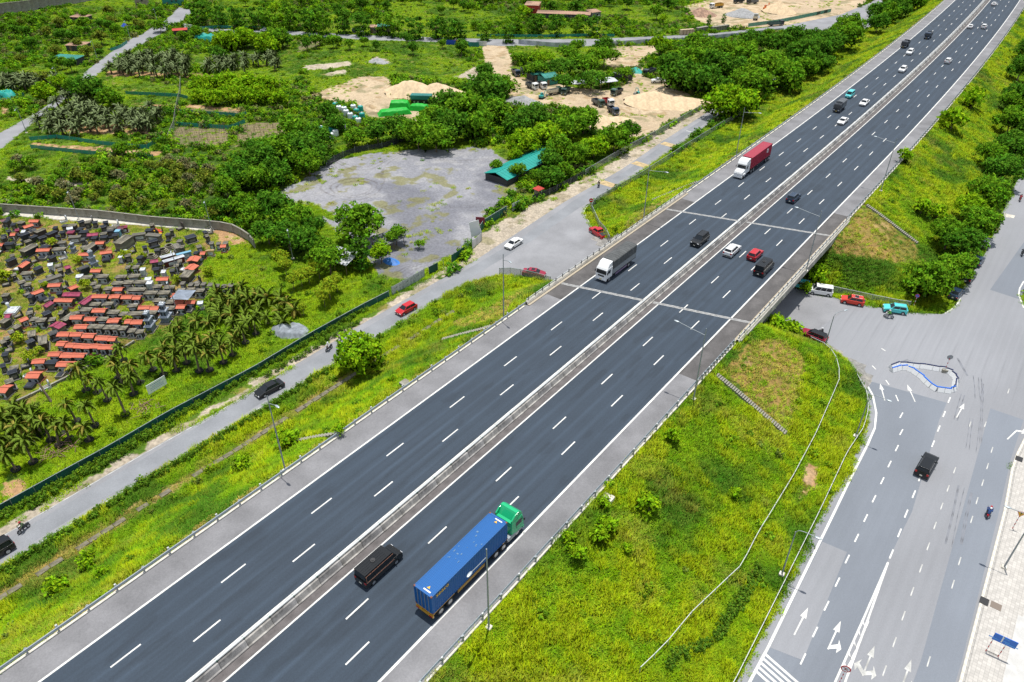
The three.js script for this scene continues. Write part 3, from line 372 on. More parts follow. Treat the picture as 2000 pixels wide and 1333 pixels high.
for (const [p, a, w] of [[[-196.48,-80.02], 2.0, 'beside the lane at the left edge, before the date palms'], [[-234.35,-108.2], 2.4, 'beside the hedge where the lane bends'], [[-261.43,-135.05], 2.4, 'left of the lane below the teal roof'], [[-286.39,-162.1], 2.4, 'left of the lane above the date palms'], [[-300.07,-183.26], 2.4, 'nearest the far end of the lane'], [[-126.15,-60.66], 0.6, 'at the cemetery wall, left one'], [[-97.28,-76.23], 0.6, 'at the cemetery wall, right one'], [[-71.99,-52.17], 0.5, 'among the orange tombs by the pagoda'], [[-82.07,-59.06], 0.5, 'among the tombs by the small grey boxes'], [[-71.88,-78.62], 0.5, 'in front of the dark clump above the coconut palms'], [[-134.92,-296.15], 0.8, 'behind the far lane near the long shed']])
  lamp('slim pole lamp ' + w, p[0], 0, p[1], ++vl > 5 ? 6.5 : 7, a, Math.PI * 0.8, GV, 1);
// fences ------------------------------------------------
M.fenceGreen = mt(0xffffff, 0.6, { map: grain([16, 84, 76], 0.25, { metres: 3, size: 256, seed: 51 }) }); M.fenceGreenDark = mt(0xffffff, 0.7, { map: grain([18, 66, 58], 0.3, { metres: 3, size: 256, seed: 52 }) });
M.netGreen = mt([0.02, 0.26, 0.2], 0.85, { transparent: true, opacity: 0.75 }); M.netDark = mt([0.03, 0.035, 0.04], 0.9, { transparent: true, opacity: 0.72 });
M.meshGrey = mt([0.3, 0.31, 0.31], 0.7, { transparent: true, opacity: 0.35 }); M.panelWhite = mt(0xffffff, 0.7, { map: grain([196, 198, 200], 0.15, { metres: 3, size: 256, seed: 53 }) });
const graff = tex(512, 128, (u, v, i, j) => { const a = fbm(u * 26, v * 6, 3, 61), b = Math.abs(a - 0.5) < 0.035 && v > 0.12 && v < 0.8 && fbm(u * 5, 1, 2, 9) > 0.42, k = 0.94 + 0.1 * hash(i, j); return b ? [50, 62, 66] : [176 * k, 182 * k, 184 * k]; });
function fence(name, label, category, pts, h, step, mats, { posts = M.steelDull, rail = null, thick = 0.03, base = 0, group, sag = 0, yf = null } = {}) {
  const t = thing(name, label, category, [0, 0, 0], 0, group), w = walk(pts, step), Y = yf ?? (() => 0), R = RNG(pts.length * 7 + Math.round(pts[0][0])), G = {};
  const pg = box(0.07, h + 0.1, 0.07, 0, (h + 0.1) / 2, 0), pan = box(thick, h - base - 0.04, step - 0.06, 0, (h + base) / 2, -step / 2), rl = rail && box(0.07, 0.07, step, 0, h, -step / 2);
  w.forEach(([x, z, a], i) => {
    const y = Y(x, z), p = part(t, 'post', pg, posts); p.position.set(x, y, z); p.rotation.y = a;
    if (i === w.length - 1) return; const n = w[i + 1], ang = Math.atan2(-(n[0] - x), -(n[1] - z)), m = Array.isArray(mats) ? mats[Math.floor(R() * mats.length)] : mats;
    if (m) { const q = part(t, 'panel', pan, m); q.position.set(x, y - sag * R(), z); q.rotation.y = ang; q.rotation.z = (R() - 0.5) * 0.04; }
    if (rl) { const q = part(t, 'top_rail', rl, rail); q.position.set(x, y, z); q.rotation.set(Math.atan2(Y(n[0], n[1]) - y, step), ang, 0, 'YXZ'); }
  }); return t;
}
const GF = 'sheet fences along the service road';
fence('sheet_fence', 'long dark green sheet fence between the coconut palms and the service road', 'fence', [[-47.3, 20], [-46.2,-10.79], [-46.02,-20.04], [-45.83,-25.58], [-46.07,-34.96], [-45.27,-49.94], [-45.72,-60.93], [-45.56,-73.63], [-45.12,-80.87]], 1.35, 2.95, [M.fenceGreen, M.fenceGreen, M.fenceGreenDark], { rail: M.steel, group: GF });
fence('sheet_fence', 'pale grey fence panels with dark painted scrawl by the service road', 'fence', [[-45.05,-80.93], [-44.99,-91.19]], 1.9, 2.98, [mt(0xffffff, 0.7, { map: graff })], { group: GF });
fence('sheet_fence', 'short dark green sheet fence below the gravel lot, left of the white panel', 'fence', [[-44.99,-91.19], [-44.68,-95.14]], 1.8, 2.4, M.fenceGreenDark, { group: GF }); fence('sheet_fence', 'single white fence panel below the gravel lot', 'fence', [[-44.68,-95.14], [-44.65,-97.62]], 1.9, 3.0, M.panelWhite, { group: GF });
fence('sheet_fence', 'dark green sheet fence below the gravel lot, right of the white panel', 'fence', [[-44.65,-97.62], [-45.24,-104.85]], 1.8, 2.9, M.fenceGreen, { group: GF }); fence('sheet_fence', 'pale fence panels at the corner with the leaning white sign', 'fence', [[-45.24,-104.85], [-46.18,-109.23], [-48.43,-111.23]], 1.9, 2.2, M.panelWhite, { group: GF });
fence('sheet_fence', 'dark green sheet fence right of the leaning white sign', 'fence', [[-48.66,-111.68], [-49.81,-114.34], [-50.27,-124.88]], 2.0, 2.9, M.fenceGreen, { group: GF, rail: M.steel }); fence('sheet_fence', 'white scrawled fence panel near the teal-roofed shed', 'fence', [[-50.08,-125.03], [-49.82,-130.29]], 1.9, 2.8, M.panelWhite, { group: GF });
fence('sheet_fence', 'grey fence beside the teal-roofed shed', 'fence', [[-49.53,-132.37], [-48.56,-138.46], [-48.27,-145.86], [-48.29,-153.42]], 1.7, 2.9, M.netDark, { group: GF }); fence('wire_fence', 'long wire fence along the front of the sand yard', 'fence', [[-48.29,-153.42], [-48.93,-175.22], [-48.51,-186.93], [-48.63,-208.61], [-48.96,-225.01]], 1.7, 2.9, M.meshGrey, { rail: M.steel });
fence('wire_fence', 'wire fence along the service road beyond the junction, below the lamps', 'fence', [[-23.26,-124.42], [-28.43,-129.16], [-35.89,-137], [-37.15,-140.77], [-36.37,-162.13], [-36.74,-184.57], [-36.87,-211.62], [-36.32,-225.54]], 1.5, 2.5, M.meshGrey, { rail: M.steel, yf: H });
fence('wire_fence', 'wire fence around the corner beside the parked red sedan', 'fence', [[-33.82,-99.79], [-31.91,-101.52], [-27.14,-102.85], [-22.89,-103.35]], 1.5, 2.2, M.meshGrey, { rail: M.steel, yf: H });
fence('rail_fence', 'pale rail fence running through the tall grass of the right slope', 'fence', [[31.16,-41.58], [31.87,-45.64], [32.3,-51.47], [33.22,-56.87], [33.94,-61.05], [33.57,-66.6], [33.56,-70.78], [33.45,-79.23], [32.95,-89.83], [31.94,-100.92], [31.54,-104.67], [29.12,-108.83], [26.27,-111.75], [23.92,-112.22]], 1.2, 2.4, null, { rail: M.railWhite, yf: H });
fence('rail_fence', 'pale rail fence along the kerb of the side road', 'fence', [[39.0, 20], [38.9, -30], [39.17,-47.77], [38.89,-57.38], [38.27,-76.7], [37.67,-89.28], [37.94,-96.35], [37.27,-100.99], [35.93,-105.11], [33.24,-108.86]], 0.85, 2.0, null, { rail: M.railWhite });
fence('rail_fence', 'pale rail fence behind the parked white van and red car', 'fence', [[15.61,-131.48], [21.33,-133.93], [28.01,-135.27], [33.21,-136.51], [36.42,-138.08]], 1.3, 2.2, M.meshGrey, { rail: M.railWhite });
// green nets round the gardens
const GN = 'green nets around the gardens';
const nets = [['below the date palm grove', [[-188.86,-77.67], [-184.94,-83.36], [-168.97,-88.72], [-156.09,-94.49], [-161.15,-103.79]]], ['below the bare brown strip', [[-182.18,-74.98], [-163.79,-83.12], [-146.39,-92.61]]], ['above the small vegetable beds', [[-210.28,-118.33], [-193.17,-127.78], [-187.88,-128.25]]], ['above the staked bean plot', [[-167.41,-110.94], [-151.69,-118.92], [-153.36,-125.89]]], ['between the bean plot and the bright shrubs', [[-177.91,-118.31], [-158.39,-128.19], [-160.05,-130.71]]], ['beside the far lane left of the small huts', [[-229.66,-209], [-217.92,-213.2], [-215,-217.8]]], ['behind the far lane, left half', [[-280.92,-184.75], [-275.43,-196.73], [-255.23,-209.51]]], ['behind the far lane, right half', [[-171.08,-256.13], [-147.58,-272.86], [-132.79,-286.57], [-122.58,-293.15]]], ['at the left edge by the lane', [[-239.16,-90.4], [-236.29,-94.04], [-235.28,-97.72]]], ['beside the lane near the parked bike', [[-271.5,-145.54], [-273.92,-151.18], [-280.72,-158.27]]]];
for (const [w, p] of nets) fence('net_fence', 'low green net fence ' + w, 'fence', p, 1.2, 2.4, M.netGreen, { group: GN, posts: M.concreteOld });
fence('net_fence', 'sagging black net on posts above the gravel lot', 'fence', [[-105.57,-116.51], [-107.74,-123.23], [-107.35,-129.39], [-104.02,-135.97], [-103.56,-143.64], [-93.15,-145.33]], 1.9, 4.0, M.netDark, { sag: 0.5 });
fence('net_fence', 'pale wire net between the palms and the bean plot', 'fence', [[-209.94,-138.79], [-196.06,-129.96], [-181.85,-119.86], [-166.75,-109.69], [-154.53,-99.8]], 1.8, 4.0, M.meshGrey, { rail: M.concreteOld });
for (const [w, p] of [['left of the dirt track', [[-148.71,-256.81], [-134.06,-261.3], [-122.78,-271.02]]], ['right of the tall tree', [[-116.51,-276.91], [-106.91,-289.86], [-96.24,-301.45], [-81.22,-324.72], [-69.05,-346.41]]]]) fence('cloth_fence', 'grey cloth screen beside the far lane ' + w, 'fence', p, 1.8, 4.0, [mt(0xffffff, 0.9, { map: grain([168, 170, 178], 0.3, { metres: 4, size: 256, seed: 58 }) })], { group: 'cloth screens at the far lane' });
fence('net_fence', 'green net screen in front of the sand heaps at top right', 'fence', [[-85.84,-346.66], [-78,-363.58], [-73.68,-378.29], [-66.66,-404.87]], 1.6, 3.0, [M.netGreen, M.netGreen, M.fenceGreenDark]);
// walls
function wall(label, pts, h, step, mat, thick = 0.25, name = 'wall') { const t = thing(name, label, 'wall'), w = walk(pts, step), pan = box(thick * 0.6, h - 0.12, step - 0.3, 0, h / 2 - 0.06, -step / 2), pg = box(thick * 1.3, h + 0.05, 0.34, 0, h / 2, 0), cp = box(thick * 1.3, 0.12, step - 0.36, 0, h - 0.06, -step / 2);
  w.forEach(([x, z, a], i) => { const p = part(t, 'pier', pg, mat); p.position.set(x, 0, z); p.rotation.y = a; if (i === w.length - 1) return; const n = w[i + 1], ang = Math.atan2(-(n[0] - x), -(n[1] - z)); for (const [nm, g] of [['wall_panel', pan], ['coping', cp]]) { const q = part(t, nm, g, mat); q.position.set(x, 0, z); q.rotation.y = ang; } }); return t; }
wall('long weathered concrete wall above the cemetery', [[-152.74,-47.93], [-144.85,-51.49], [-132.39,-58.61], [-122.29,-64.3], [-109.96,-69.75], [-99.14,-75.77], [-93.47,-78.51], [-86.51,-78.21], [-79.81,-75.93]], 2.0, 3.4, M.concreteOld);
wall('dark weathered concrete wall in the top left corner', [[-383.53,-136.31], [-380.64,-148.77], [-377.64,-161.71], [-382.97,-187.06], [-386.19,-202.35]], 5.5, 4.5, M.concreteOld, 0.4);
wall('low worn wall between the orange tombs and the coconut palms', [[-68.24,-21.37], [-68.08,-25.14], [-68.11,-28.75], [-68.26,-34.72], [-68.27,-38.01], [-69.38,-41.92], [-67.7,-44]], 0.5, 3.0, M.concreteOld);
wall('stack of pale stone blocks beside the far lane, left', [[-102.72,-313.2], [-98.98,-318.53]], 2.2, 1.5, mt(0xffffff, 0.9, { map: grain([176, 158, 128], 0.35, { metres: 3, size: 256, seed: 66 }) }), 1.2, 'block_stack'); wall('stack of pale stone blocks beside the far lane, middle', [[-98.8,-321.18], [-96.63,-327.93]], 2.2, 1.5, M.concreteOld, 1.2, 'block_stack'); wall('stack of pale stone blocks beside the far lane, right', [[-94.73,-328.09], [-90.74,-337.62]], 2.0, 1.5, M.concreteOld, 1.2, 'block_stack');
const CLEAR = [];
// stone drain steps on the slopes
function steps(label, pts, w, n, tall = 0.18) { const t = thing('drain_steps', label, 'drain', [0, 0, 0], 0, 'stepped drains on the slopes'), a = pts[0], b = pts[1], L = Math.hypot(b[0] - a[0], b[1] - a[1]), ang = Math.atan2(-(b[0] - a[0]), -(b[1] - a[1])), g = box(w * 0.95, tall + 0.25, L / n * 0.74), s = box(0.12, 0.2, L / n);
  for (let k = 0; k < n; k++) { const x = lerp(a[0], b[0], (k + 0.5) / n), z = lerp(a[1], b[1], (k + 0.5) / n), y = H(x, z) + 0.14; CLEAR.push([x, z, 0.75]); const m = part(t, 'step', g, M.concreteOld); m.position.set(x, y, z); m.rotation.y = ang; } }
steps('stepped stone drain down the right slope before the bridge', [[17.89,-86.92], [29.73,-86.24]], 0.9, 34); steps('stepped stone drain down the right slope beyond the bridge', [[17.62,-162.65], [29.73,-161.07]], 0.9, 32);
steps('stepped stone drain on the left slope before the bridge', [[-25.25,-73.49], [-16.6,-76.01]], 0.8, 22); steps('short stone drain on the left slope near the nearest lamp', [[-23.69,-41.75], [-16.15,-43.55]], 0.6, 14); steps('stepped stone drain on the left slope beyond the bridge', [[-24.58,-145.32], [-16.96,-152.03]], 0.8, 24);
M.ditch = mt(0xffffff, 0.95, { map: grain([104, 98, 84], 0.45, { metres: 3, size: 256, seed: 67 }) });
{ const t = thing('drain_channel', 'grey stone ditch along the foot of the left slope', 'drain'); const pts = walk([[-32.4, 30], [-32.5, -24], [-32.1, -36], [-32, -85]], 1.6), g = box(0.75, 0.14, 1.5), R = RNG(8); for (const [x, z, a] of pts) { if (R() < 0.2) continue; const m = part(t, 'stone_slab', g, M.ditch); CLEAR.push([x, z, 0.6]); m.position.set(x, H(x, z) + 0.05, z); m.rotation.y = a + (R() - 0.5) * 0.1; } }
single('concrete_box', rbox(1.4, 0.5, 1.2, 0.05, [17.98,-56.02][0], H(...[17.98,-56.02]) + 0.15, [17.98,-56.02][1]), M.concretePale, 'square concrete chamber on the right slope below the guardrail', 'chamber');
single('concrete_box', rbox(1.5, 0.4, 1.3, 0.05, [-17.49,-57.35][0], H(...[-17.49,-57.35]) + 0.15, [-17.49,-57.35][1]), M.concreteOld, 'square concrete chamber on the left slope above the guardrail', 'chamber');
// ---------- vehicles: forward is local -z ----------
const GLASS = new THREE.MeshPhysicalMaterial({ color: lin(0.012, 0.016, 0.02), roughness: 0.06, metalness: 0, specularIntensity: 1 }), RUBBER = mt([0.02, 0.02, 0.021], 0.85), RIM = mt([0.45, 0.46, 0.47], 0.35, { metalness: 0.7 }), LAMPW = mt([0.75, 0.76, 0.78], 0.2), LAMPR = mt([0.45, 0.01, 0.01], 0.3), TRIM = mt([0.025, 0.025, 0.027], 0.6), PLATE = mt([0.75, 0.72, 0.6], 0.6), PLATEY = mt([0.7, 0.5, 0.08], 0.6), CHROME = mt([0.6, 0.6, 0.6], 0.25, { metalness: 0.8 });
const PNT = {}; const pnt = c => PNT[c] ??= paint({ white: [0.78, 0.78, 0.77], black: [0.005, 0.006, 0.007], dark: [0.03, 0.034, 0.04], red: [0.5, 0.012, 0.02], maroon: [0.3, 0.012, 0.04], orange: [0.6, 0.04, 0.02], teal: [0.08, 0.55, 0.55], navy: [0.015, 0.035, 0.07], silver: [0.45, 0.46, 0.47], grey: [0.12, 0.13, 0.14], green: [0.012, 0.42, 0.17], blue: [0.012, 0.06, 0.25], yellow: [0.55, 0.3, 0.03], slate: [0.04, 0.07, 0.12], cream: [0.6, 0.55, 0.42], cyan: [0.1, 0.4, 0.45], boxgreen: [0.05, 0.1, 0.08], orangeMachine: [0.62, 0.16, 0.03], tealMachine: [0.03, 0.3, 0.27] }[c]);
const GC = {}, cached = (k, f) => GC[k] ??= f();
const quad = (a, b, c, d) => { const g = new THREE.BufferGeometry().setFromPoints([a, b, c, a, c, d]); g.setAttribute('uv', new THREE.Float32BufferAttribute([0, 0, 1, 0, 1, 1, 0, 0, 1, 1, 0, 1], 2)); g.computeVertexNormals(); return g; };
function sideExtrude(pts, w, bev = 0.07, arches = []) { // side profile [s, y] with s forward; extruded across
  const s = new THREE.Shape(); pts.forEach((p, i) => i ? s.lineTo(p[0], p[1]) : s.moveTo(p[0], p[1]));
  return new THREE.ExtrudeGeometry(s, { depth: w - 2 * bev, bevelEnabled: true, bevelSize: bev * 0.7, bevelThickness: bev, bevelSegments: 2, curveSegments: 6 }).translate(0, 0, -(w - 2 * bev) / 2).rotateY(Math.PI / 2);
}
const wheelGeo = (r, w) => cached('w' + r + w, () => { const p = [[0, -w / 2], [r * 0.72, -w / 2], [r * 0.94, -w / 2], [r, -w / 2 + 0.03], [r, w / 2 - 0.03], [r * 0.94, w / 2], [r * 0.72, w / 2], [0, w / 2]].map(V2); return new THREE.LatheGeometry(p, 16).rotateZ(Math.PI / 2); });
const rimGeo = (r, w) => cached('r' + r + w, () => { const g = [new THREE.CylinderGeometry(r * 0.6, r * 0.62, w + 0.02, 12).rotateZ(Math.PI / 2)]; for (let k = 0; k < 5; k++) g.push(box(w + 0.04, r * 0.5, 0.06, 0, r * 0.3, 0).rotateX(k * 1.2566)); return merge(g); });
function wheel(t, x, z, r = 0.32, w = 0.22) { const a = part(t, 'wheel', wheelGeo(r, w), RUBBER); a.position.set(x, r, z); part(a, 'rim', rimGeo(r, w), RIM); }
const KIND = {
  sedan: { L: 4.65, W: 1.82, H: 1.46, hood: 0.78, nose: 0.66, belt: 0.92, tail: 0.98, g: [-1.75, 1.25], top: [-1.0, 0.45], wb: 2.7, wr: 0.33, win: 2, deck: 1 },
  hatch: { L: 4.15, W: 1.76, H: 1.5, hood: 0.84, nose: 0.68, belt: 0.94, tail: 1.0, g: [-1.98, 1.15], top: [-1.55, 0.35], wb: 2.55, wr: 0.32, win: 2 },
  suv: { L: 4.6, W: 1.86, H: 1.7, hood: 1.0, nose: 0.86, belt: 1.08, tail: 1.1, g: [-2.2, 1.15], top: [-1.95, 0.35], wb: 2.7, wr: 0.37, win: 3, rails: 1 },
  mini: { L: 4.05, W: 1.78, H: 1.62, hood: 0.96, nose: 0.84, belt: 1.02, tail: 1.05, g: [-1.95, 1.0], top: [-1.7, 0.3], wb: 2.52, wr: 0.34, win: 2, rails: 1 },
  big: { L: 4.9, W: 1.9, H: 1.83, hood: 1.1, nose: 0.96, belt: 1.14, tail: 1.16, g: [-2.35, 1.15], top: [-2.15, 0.35], wb: 2.85, wr: 0.39, win: 3, rails: 1 },
  van: { L: 5.4, W: 1.95, H: 2.25, hood: 1.2, nose: 0.95, belt: 1.2, tail: 1.2, g: [-2.66, 1.95], top: [-2.6, 1.25], wb: 3.3, wr: 0.35, win: 4, vent: 1 },
  microvan: { L: 4.3, W: 1.7, H: 1.9, hood: 1.02, nose: 0.86, belt: 1.05, tail: 1.05, g: [-2.1, 1.5], top: [-2.02, 0.85], wb: 2.8, wr: 0.31, win: 3 },
  pickup: { L: 5.25, W: 1.88, H: 1.8, hood: 1.1, nose: 0.98, belt: 1.14, tail: 1.12, g: [-0.75, 1.35], top: [-0.6, 0.55], wb: 3.2, wr: 0.39, win: 2, bed: 1 },
};
function car(kind, color, [x, y, z, turn], label, category = 'car', group = null, opt = {}) {
  const K = KIND[kind], { L, W, wb, wr } = K, t = thing({ van: 'passenger_van', microvan: 'small_van', pickup: 'pickup_truck' }[kind] ?? 'car', label, category, [x, y, z], turn, group), P = pnt(color), h = L / 2, wy = wr + 0.06, ar = wr + 0.07;
  const arch = c => { const o = []; for (let k = 0; k <= 6; k++) { const a = Math.PI * (1 - k / 6); o.push([c - Math.cos(a) * -ar * 1 * 1, wy + Math.sin(a) * ar * 0.95]); } return o; };
  const body = cached('body' + kind, () => { const a1 = arch(-wb / 2 - 0.05), a2 = arch(wb / 2 - 0.0), fix = (a) => a[0][0] < a[6][0] ? a : a.slice().reverse();
    const bot = [[-h + 0.12, 0.28], ...fix(a1).map(([s, v]) => [s, Math.max(0.24, v)]), ...fix(a2).map(([s, v]) => [s, Math.max(0.24, v)]), [h - 0.15, 0.26]];
    const top = [[h - 0.06, 0.5], [h - 0.1, K.nose], [h - 0.45, K.hood - 0.03], [K.g[1] + 0.05, K.belt], [K.g[0] - 0.02, K.belt + 0.02], [-h + 0.12, K.tail - 0.03], [-h + 0.06, K.tail - 0.2], [-h + 0.05, 0.5]];
    return sideExtrude([...bot, ...top], W, 0.09); });
  part(t, 'body', body, P);
  const y0 = K.belt - 0.02, y1 = K.H - 0.05, wb0 = W / 2 - 0.07, wt = W / 2 - (kind.includes('van') ? 0.16 : 0.27), [s0, s1] = K.g, [u0, u1] = K.top; // greenhouse corners; z = -s
  const c = (s, yy, w) => V(w, yy, -s), F = [c(s1, y0, -wb0), c(s1, y0, wb0), c(u1, y1, wt), c(u1, y1, -wt)], Bk = [c(s0, y0, wb0), c(s0, y0, -wb0), c(u0, y1, -wt), c(u0, y1, wt)];
  const mid = (f, a, b, e = 0.012) => { const p = (u, v) => f[0].clone().lerp(f[1], u).lerp(f[3].clone().lerp(f[2], u), v), n = V().subVectors(f[1], f[0]).cross(V().subVectors(f[3], f[0])).normalize().multiplyScalar(e); if (n.dot(p(0.5, 0.5).sub(V(0, y0, -(s0 + s1) / 2))) < 0) n.negate(); return quad(p(a[0], a[1]).add(n), p(b[0], a[1]).add(n), p(b[0], b[1]).add(n), p(a[0], b[1]).add(n)); };
  const cab = part(t, 'cabin', cached('cab' + kind, () => merge([quad(...F), quad(...Bk), quad(Bk[1], F[0], F[3], Bk[2]), quad(F[1], Bk[0], Bk[3], F[2]), rbox(wt * 2 + 0.06, 0.09, u1 - u0 + 0.1, 0.04, 0, y1 + 0.005, -(u0 + u1) / 2)])), opt.roof ? P : P);
  if (opt.roof) part(t, 'roof_panel', cached('rp' + kind, () => rbox(wt * 2 + 0.07, 0.05, u1 - u0 + 0.12, 0.02, 0, y1 + 0.045, -(u0 + u1) / 2)), pnt(opt.roof));
  part(t, 'windscreen', cached('ws' + kind, () => mid(F, [0.05, 0.06], [0.95, 0.94])), GLASS); part(t, 'rear_window', cached('rw' + kind, () => mid(Bk, [0.08, kind === 'suv' || kind === 'big' || kind.includes('van') ? 0.25 : 0.1], [0.92, 0.92])), GLASS);
  for (const [sd, f] of [[-1, [Bk[1], F[0], F[3], Bk[2]]], [1, [F[1], Bk[0], Bk[3], F[2]]]]) for (let k = 0; k < K.win; k++) { const a = 0.05 + 0.9 * k / K.win + 0.012, b = 0.05 + 0.9 * (k + 1) / K.win - 0.012; part(t, 'side_window', cached('sw' + kind + sd + k, () => mid(f, [a, 0.12], [b, 0.88])), GLASS); }
  for (const sx of [-1, 1]) { for (const s of [-wb / 2 - 0.05, wb / 2]) wheel(t, sx * (W / 2 - 0.12), -s, wr); part(t, 'headlight', cached('hl' + kind + sx, () => rbox(0.36, 0.13, 0.24, 0.04, sx * (W / 2 - 0.24), K.nose - 0.04, -h + 0.09)), LAMPW); part(t, 'taillight', cached('tl' + kind + sx, () => rbox(0.3, kind === 'sedan' ? 0.14 : 0.3, 0.16, 0.03, sx * (W / 2 - 0.2), K.tail - 0.18, h - 0.04)), LAMPR); part(t, 'mirror', cached('mi' + kind + sx, () => rbox(0.2, 0.13, 0.12, 0.03, sx * (W / 2 + 0.06), K.belt + 0.06, -s1 + 0.35)), P); }
  part(t, 'bumper', cached('bu' + kind, () => merge([rbox(W - 0.1, 0.2, 0.2, 0.05, 0, 0.4, -h + 0.08), rbox(W - 0.1, 0.22, 0.2, 0.05, 0, 0.42, h - 0.08)])), TRIM); part(t, 'grille', cached('gr' + kind, () => rbox(W * 0.45, 0.14, 0.08, 0.02, 0, 0.6, -h + 0.06)), TRIM);
  part(t, 'number_plate', cached('np' + kind, () => merge([box(0.36, 0.12, 0.02, 0, 0.48, -h - 0.03), box(0.34, 0.2, 0.02, 0, 0.62, h + 0.03)])), opt.plate ?? PLATE);
  if (K.rails) for (const sx of [-1, 1]) part(t, 'roof_rail', cached('rr' + kind + sx, () => rbox(0.05, 0.06, (u1 - u0) * 0.9, 0.02, sx * (wt - 0.06), y1 + 0.08, -(u0 + u1) / 2)), color === 'black' || opt.roof ? TRIM : RIM);
  if (K.vent) { part(t, 'roof_vent', cached('vent', () => merge([cyl(0.28, 0.32, 0.1, 14, 0, K.H + 0.04, 0.7), cyl(0.14, 0.14, 0.06, 10, 0, K.H + 0.12, 0.7)])), TRIM); for (let k = 0; k < 5; k++) part(t, 'roof_rib', cached('rib' + k, () => rbox(0.05, 0.04, 3.2, 0.015, -0.6 + 0.3 * k, K.H + 0.005, 0.9)), P); if (opt.stripe) for (const sx of [-1, 1]) { const st = mt([0.35, 0.17, 0.11], 0.4); part(t, 'side_stripe', cached('ss' + sx, () => merge([box(0.02, 0.06, 4.0, sx * (W / 2 - 0.1), 1.95, 0.6), box(0.02, 0.05, 4.0, sx * (W / 2 + 0.01), 1.12, 0.6), box(0.02, 0.9, 0.06, sx * (W / 2 - 0.04), 1.5, 2.55)])), st); } }
  if (K.bed) { part(t, 'bed_cover', cached('bed', () => rbox(W - 0.3, 0.06, 1.6, 0.02, 0, K.belt + 0.06, 1.72)), TRIM); part(t, 'roll_bar', cached('roll', () => bar(V(-0.7, 1.5, 0.95), V(0.7, 1.5, 0.95), 0.05)), TRIM); }
  if (opt.sunroof) part(t, 'sunroof', rbox(0.8, 0.02, 0.7, 0.008, 0, y1 + 0.06, -(u0 + u1) / 2 - 0.1), GLASS); if (opt.spare) part(t, 'spare_wheel', wheelGeo(0.32, 0.22).clone().rotateY(Math.PI / 2).translate(0, 0.95, h + 0.05), TRIM);
  return t;
}
// trucks -------------------------------------------------------
function cabover(t, color, L, W, y0, Hc, zf, o = {}) { // cab from z = zf (front) back by L
  const P = pnt(color), c = part(t, 'cab', cached(`cab${L}${W}${y0}${Hc}`, () => sideExtrude([[0, y0], [L, y0], [L, y0 + Hc * 0.42], [L - 0.14, y0 + Hc * 0.86], [L - 0.32, y0 + Hc], [0, y0 + Hc]], W, 0.08)), P); c.position.z = zf + L;
  const sub = (n, g, m) => { const q = part(c, n, g, m); return q; };
  sub('windscreen', quad(V(-W / 2 + 0.12, y0 + Hc * 0.46, -L - 0.075), V(-W / 2 + 0.16, y0 + Hc * 0.84, -L + 0.045), V(W / 2 - 0.16, y0 + Hc * 0.84, -L + 0.045), V(W / 2 - 0.12, y0 + Hc * 0.46, -L - 0.075)), GLASS);
  for (const s of [-1, 1]) { sub('side_window', box(0.02, Hc * 0.34, L * 0.5, s * (W / 2 + 0.002), y0 + Hc * 0.64, -L * 0.58), GLASS); sub('headlight', rbox(0.36, 0.2, 0.1, 0.03, s * (W / 2 - 0.32), y0 + 0.1, -L - 0.04), LAMPW); sub('mirror', rbox(0.1, 0.42, 0.22, 0.03, s * (W / 2 + 0.16), y0 + Hc * 0.62, -L + 0.05), TRIM); sub('door_handle', box(0.03, 0.04, 0.18, s * (W / 2 + 0.01), y0 + Hc * 0.36, -L * 0.4), TRIM); }
  sub('bumper', rbox(W, 0.38, 0.22, 0.05, 0, y0 - 0.16, -L - 0.02), o.bumper ?? P); sub('grille', box(W * 0.55, 0.3, 0.04, 0, y0 + Hc * 0.26, -L - 0.05), TRIM); sub('number_plate', box(0.45, 0.14, 0.03, 0, y0 - 0.1, -L - 0.14), PLATEY);
  return c;
}
function axle(t, z, W, r = 0.5, dual = true) { for (const s of [-1, 1]) { wheel(t, s * (W / 2 - (dual ? 0.27 : 0.18)), z, r, dual ? 0.5 : 0.3); } }
